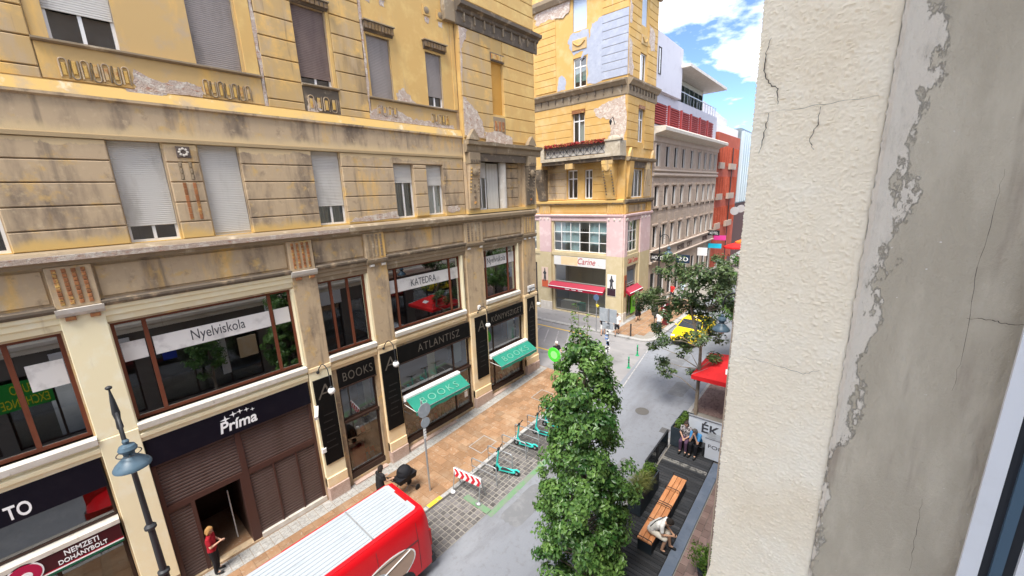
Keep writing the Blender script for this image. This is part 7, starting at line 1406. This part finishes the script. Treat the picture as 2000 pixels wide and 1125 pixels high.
person('cyclist in a white cap and black vest crossing near the green disc', (.9, 19.05, .5), R(-120), pose(1.68, el=(-.24, .08, 1.14), er=(.24, .08, 1.14), wl=(-.2, .32, 1.06), wr=(.2, .32, 1.06)), (.02, .018, .022), 'short', (.03, .03, .035), 'short', None, 0, hat=(.72, .70, .66), vox=.02)
bk = thing('bicycle', 'dark bicycle ridden by the person in the white cap', 'bicycle', (.75, 19.25, .5), R(-120))
for y in (-.1, .95): MB().tube([(0, y+.33*math.cos(a), .34+.33*math.sin(a)) for a in [2*math.pi*k/20 for k in range(21)]], .018, 6).build('wheel', m_tyre, bk)
for q in (((0, -.1, .34), (0, .3, .75)), ((0, .3, .75), (0, .78, .80)), ((0, .35, .36), (0, .78, .80)), ((0, .95, .34), (0, .75, 1.0)), ((0, .3, .85), (0, .35, .36)), ((0, -.1, .34), (0, .35, .36))): MB().tube(q, .016, 6).build('frame_tube', m_iron, bk)
MB().tube([(-.26, .68, 1.06), (0, .76, 1.02), (.26, .68, 1.06)], .014, 6).build('handlebar', m_iron, bk); MB().ball((0, .26, .90), .09, 6, (1, 1.4, .4)).build('saddle', m_tyre, bk)
def walk(h): return pose(h, al=(-.09, -.22, .10), kl=(-.1, -.03, .5), tl=(-.1, -.08, .04), ar=(.1, .18, .085), kr=(.1, .17, .5), tr=(.11, .33, .04), el=(-.24, .06, 1.13), wl=(-.2, .22, .95), er=(.25, -.1, 1.14), wr=(.26, -.08, .9))
FARP = [('woman in a dark top and white shorts left of the stickered sign post', .55, 25.75, .5, 20, dict(top=(.02, .02, .025), sleeve=None, legs=(.72, .70, .68), leglen='short', hair=(.03, .02, .015), hairlen=.18)), ('person in a white top and black shorts right of the stickered sign post', 1.5, 26.15, .62, 200, dict(top=(.74, .73, .72), legs=(.02, .02, .025), leglen='short', hair=(.08, .05, .03), hairlen=.0)), ('woman in a short black dress walking past the green door panel', 1.46, 30.0, .62, 10, dict(dress=(.012, .011, .013), hair=(.02, .014, .012), hairlen=.2)), ('person in a white shirt half hidden by leaves beside the taxi', 3.85, 28.3, .62, 190, dict(top=(.76, .75, .73), legs=(.08, .09, .12), hair=(.1, .06, .03))), ('person in a red shirt outside the hotel', 1.6, 37.6, .62, 170, dict(top=(.55, .03, .03), legs=(.03, .03, .05), hair=(.03, .02, .02))), ('person in a pale blue shirt outside the hotel', 2.1, 38.9, .62, 10, dict(top=(.5, .62, .72), legs=(.45, .45, .48), hair=(.03, .02, .02))), ('tourist in a mauve dress far along the pedestrian street', 1.9, 58.0, .62, 180, dict(dress=(.38, .30, .42), hair=(.1, .06, .04), hairlen=.1)), ('tourist in a pink shirt far along the pedestrian street', 2.7, 59.0, .62, 0, dict(top=(.62, .35, .36), legs=(.25, .22, .25), hair=(.06, .04, .03))), ('tourist in navy clothes far along the pedestrian street', 3.3, 60.6, .62, 175, dict(top=(.05, .06, .14), legs=(.03, .03, .05), hair=(.06, .04, .03))), ('tourist in a grey shirt far along the pedestrian street', 1.2, 55.5, .62, 185, dict(top=(.45, .45, .5), legs=(.4, .4, .45), hair=(.3, .2, .1))), ('tourist in a white shirt far along the pedestrian street', 3.4, 57.2, .62, 10, dict(top=(.7, .68, .66), legs=(.1, .1, .14), hair=(.03, .02, .02)))]
for lab, x, y, z, rz, kw in FARP: person(lab, (x, y, z), R(rz), walk(1.64), vox=.024, **kw)

# ------------------------------------------------------------------ bake text and figures
finish_text()
bpy.context.view_layer.update(); dg = bpy.context.evaluated_depsgraph_get()
baked = [(o, bpy.data.meshes.new_from_object(o.evaluated_get(dg))) for o in PEOPLE]
for o, me in baked:
    o.modifiers.clear(); o.data = me; me.polygons.foreach_set('use_smooth', [True]*len(me.polygons))
for o in bpy.data.objects:
    for k in ('wb', 'wb2'):
        if k in o.keys(): del o[k]
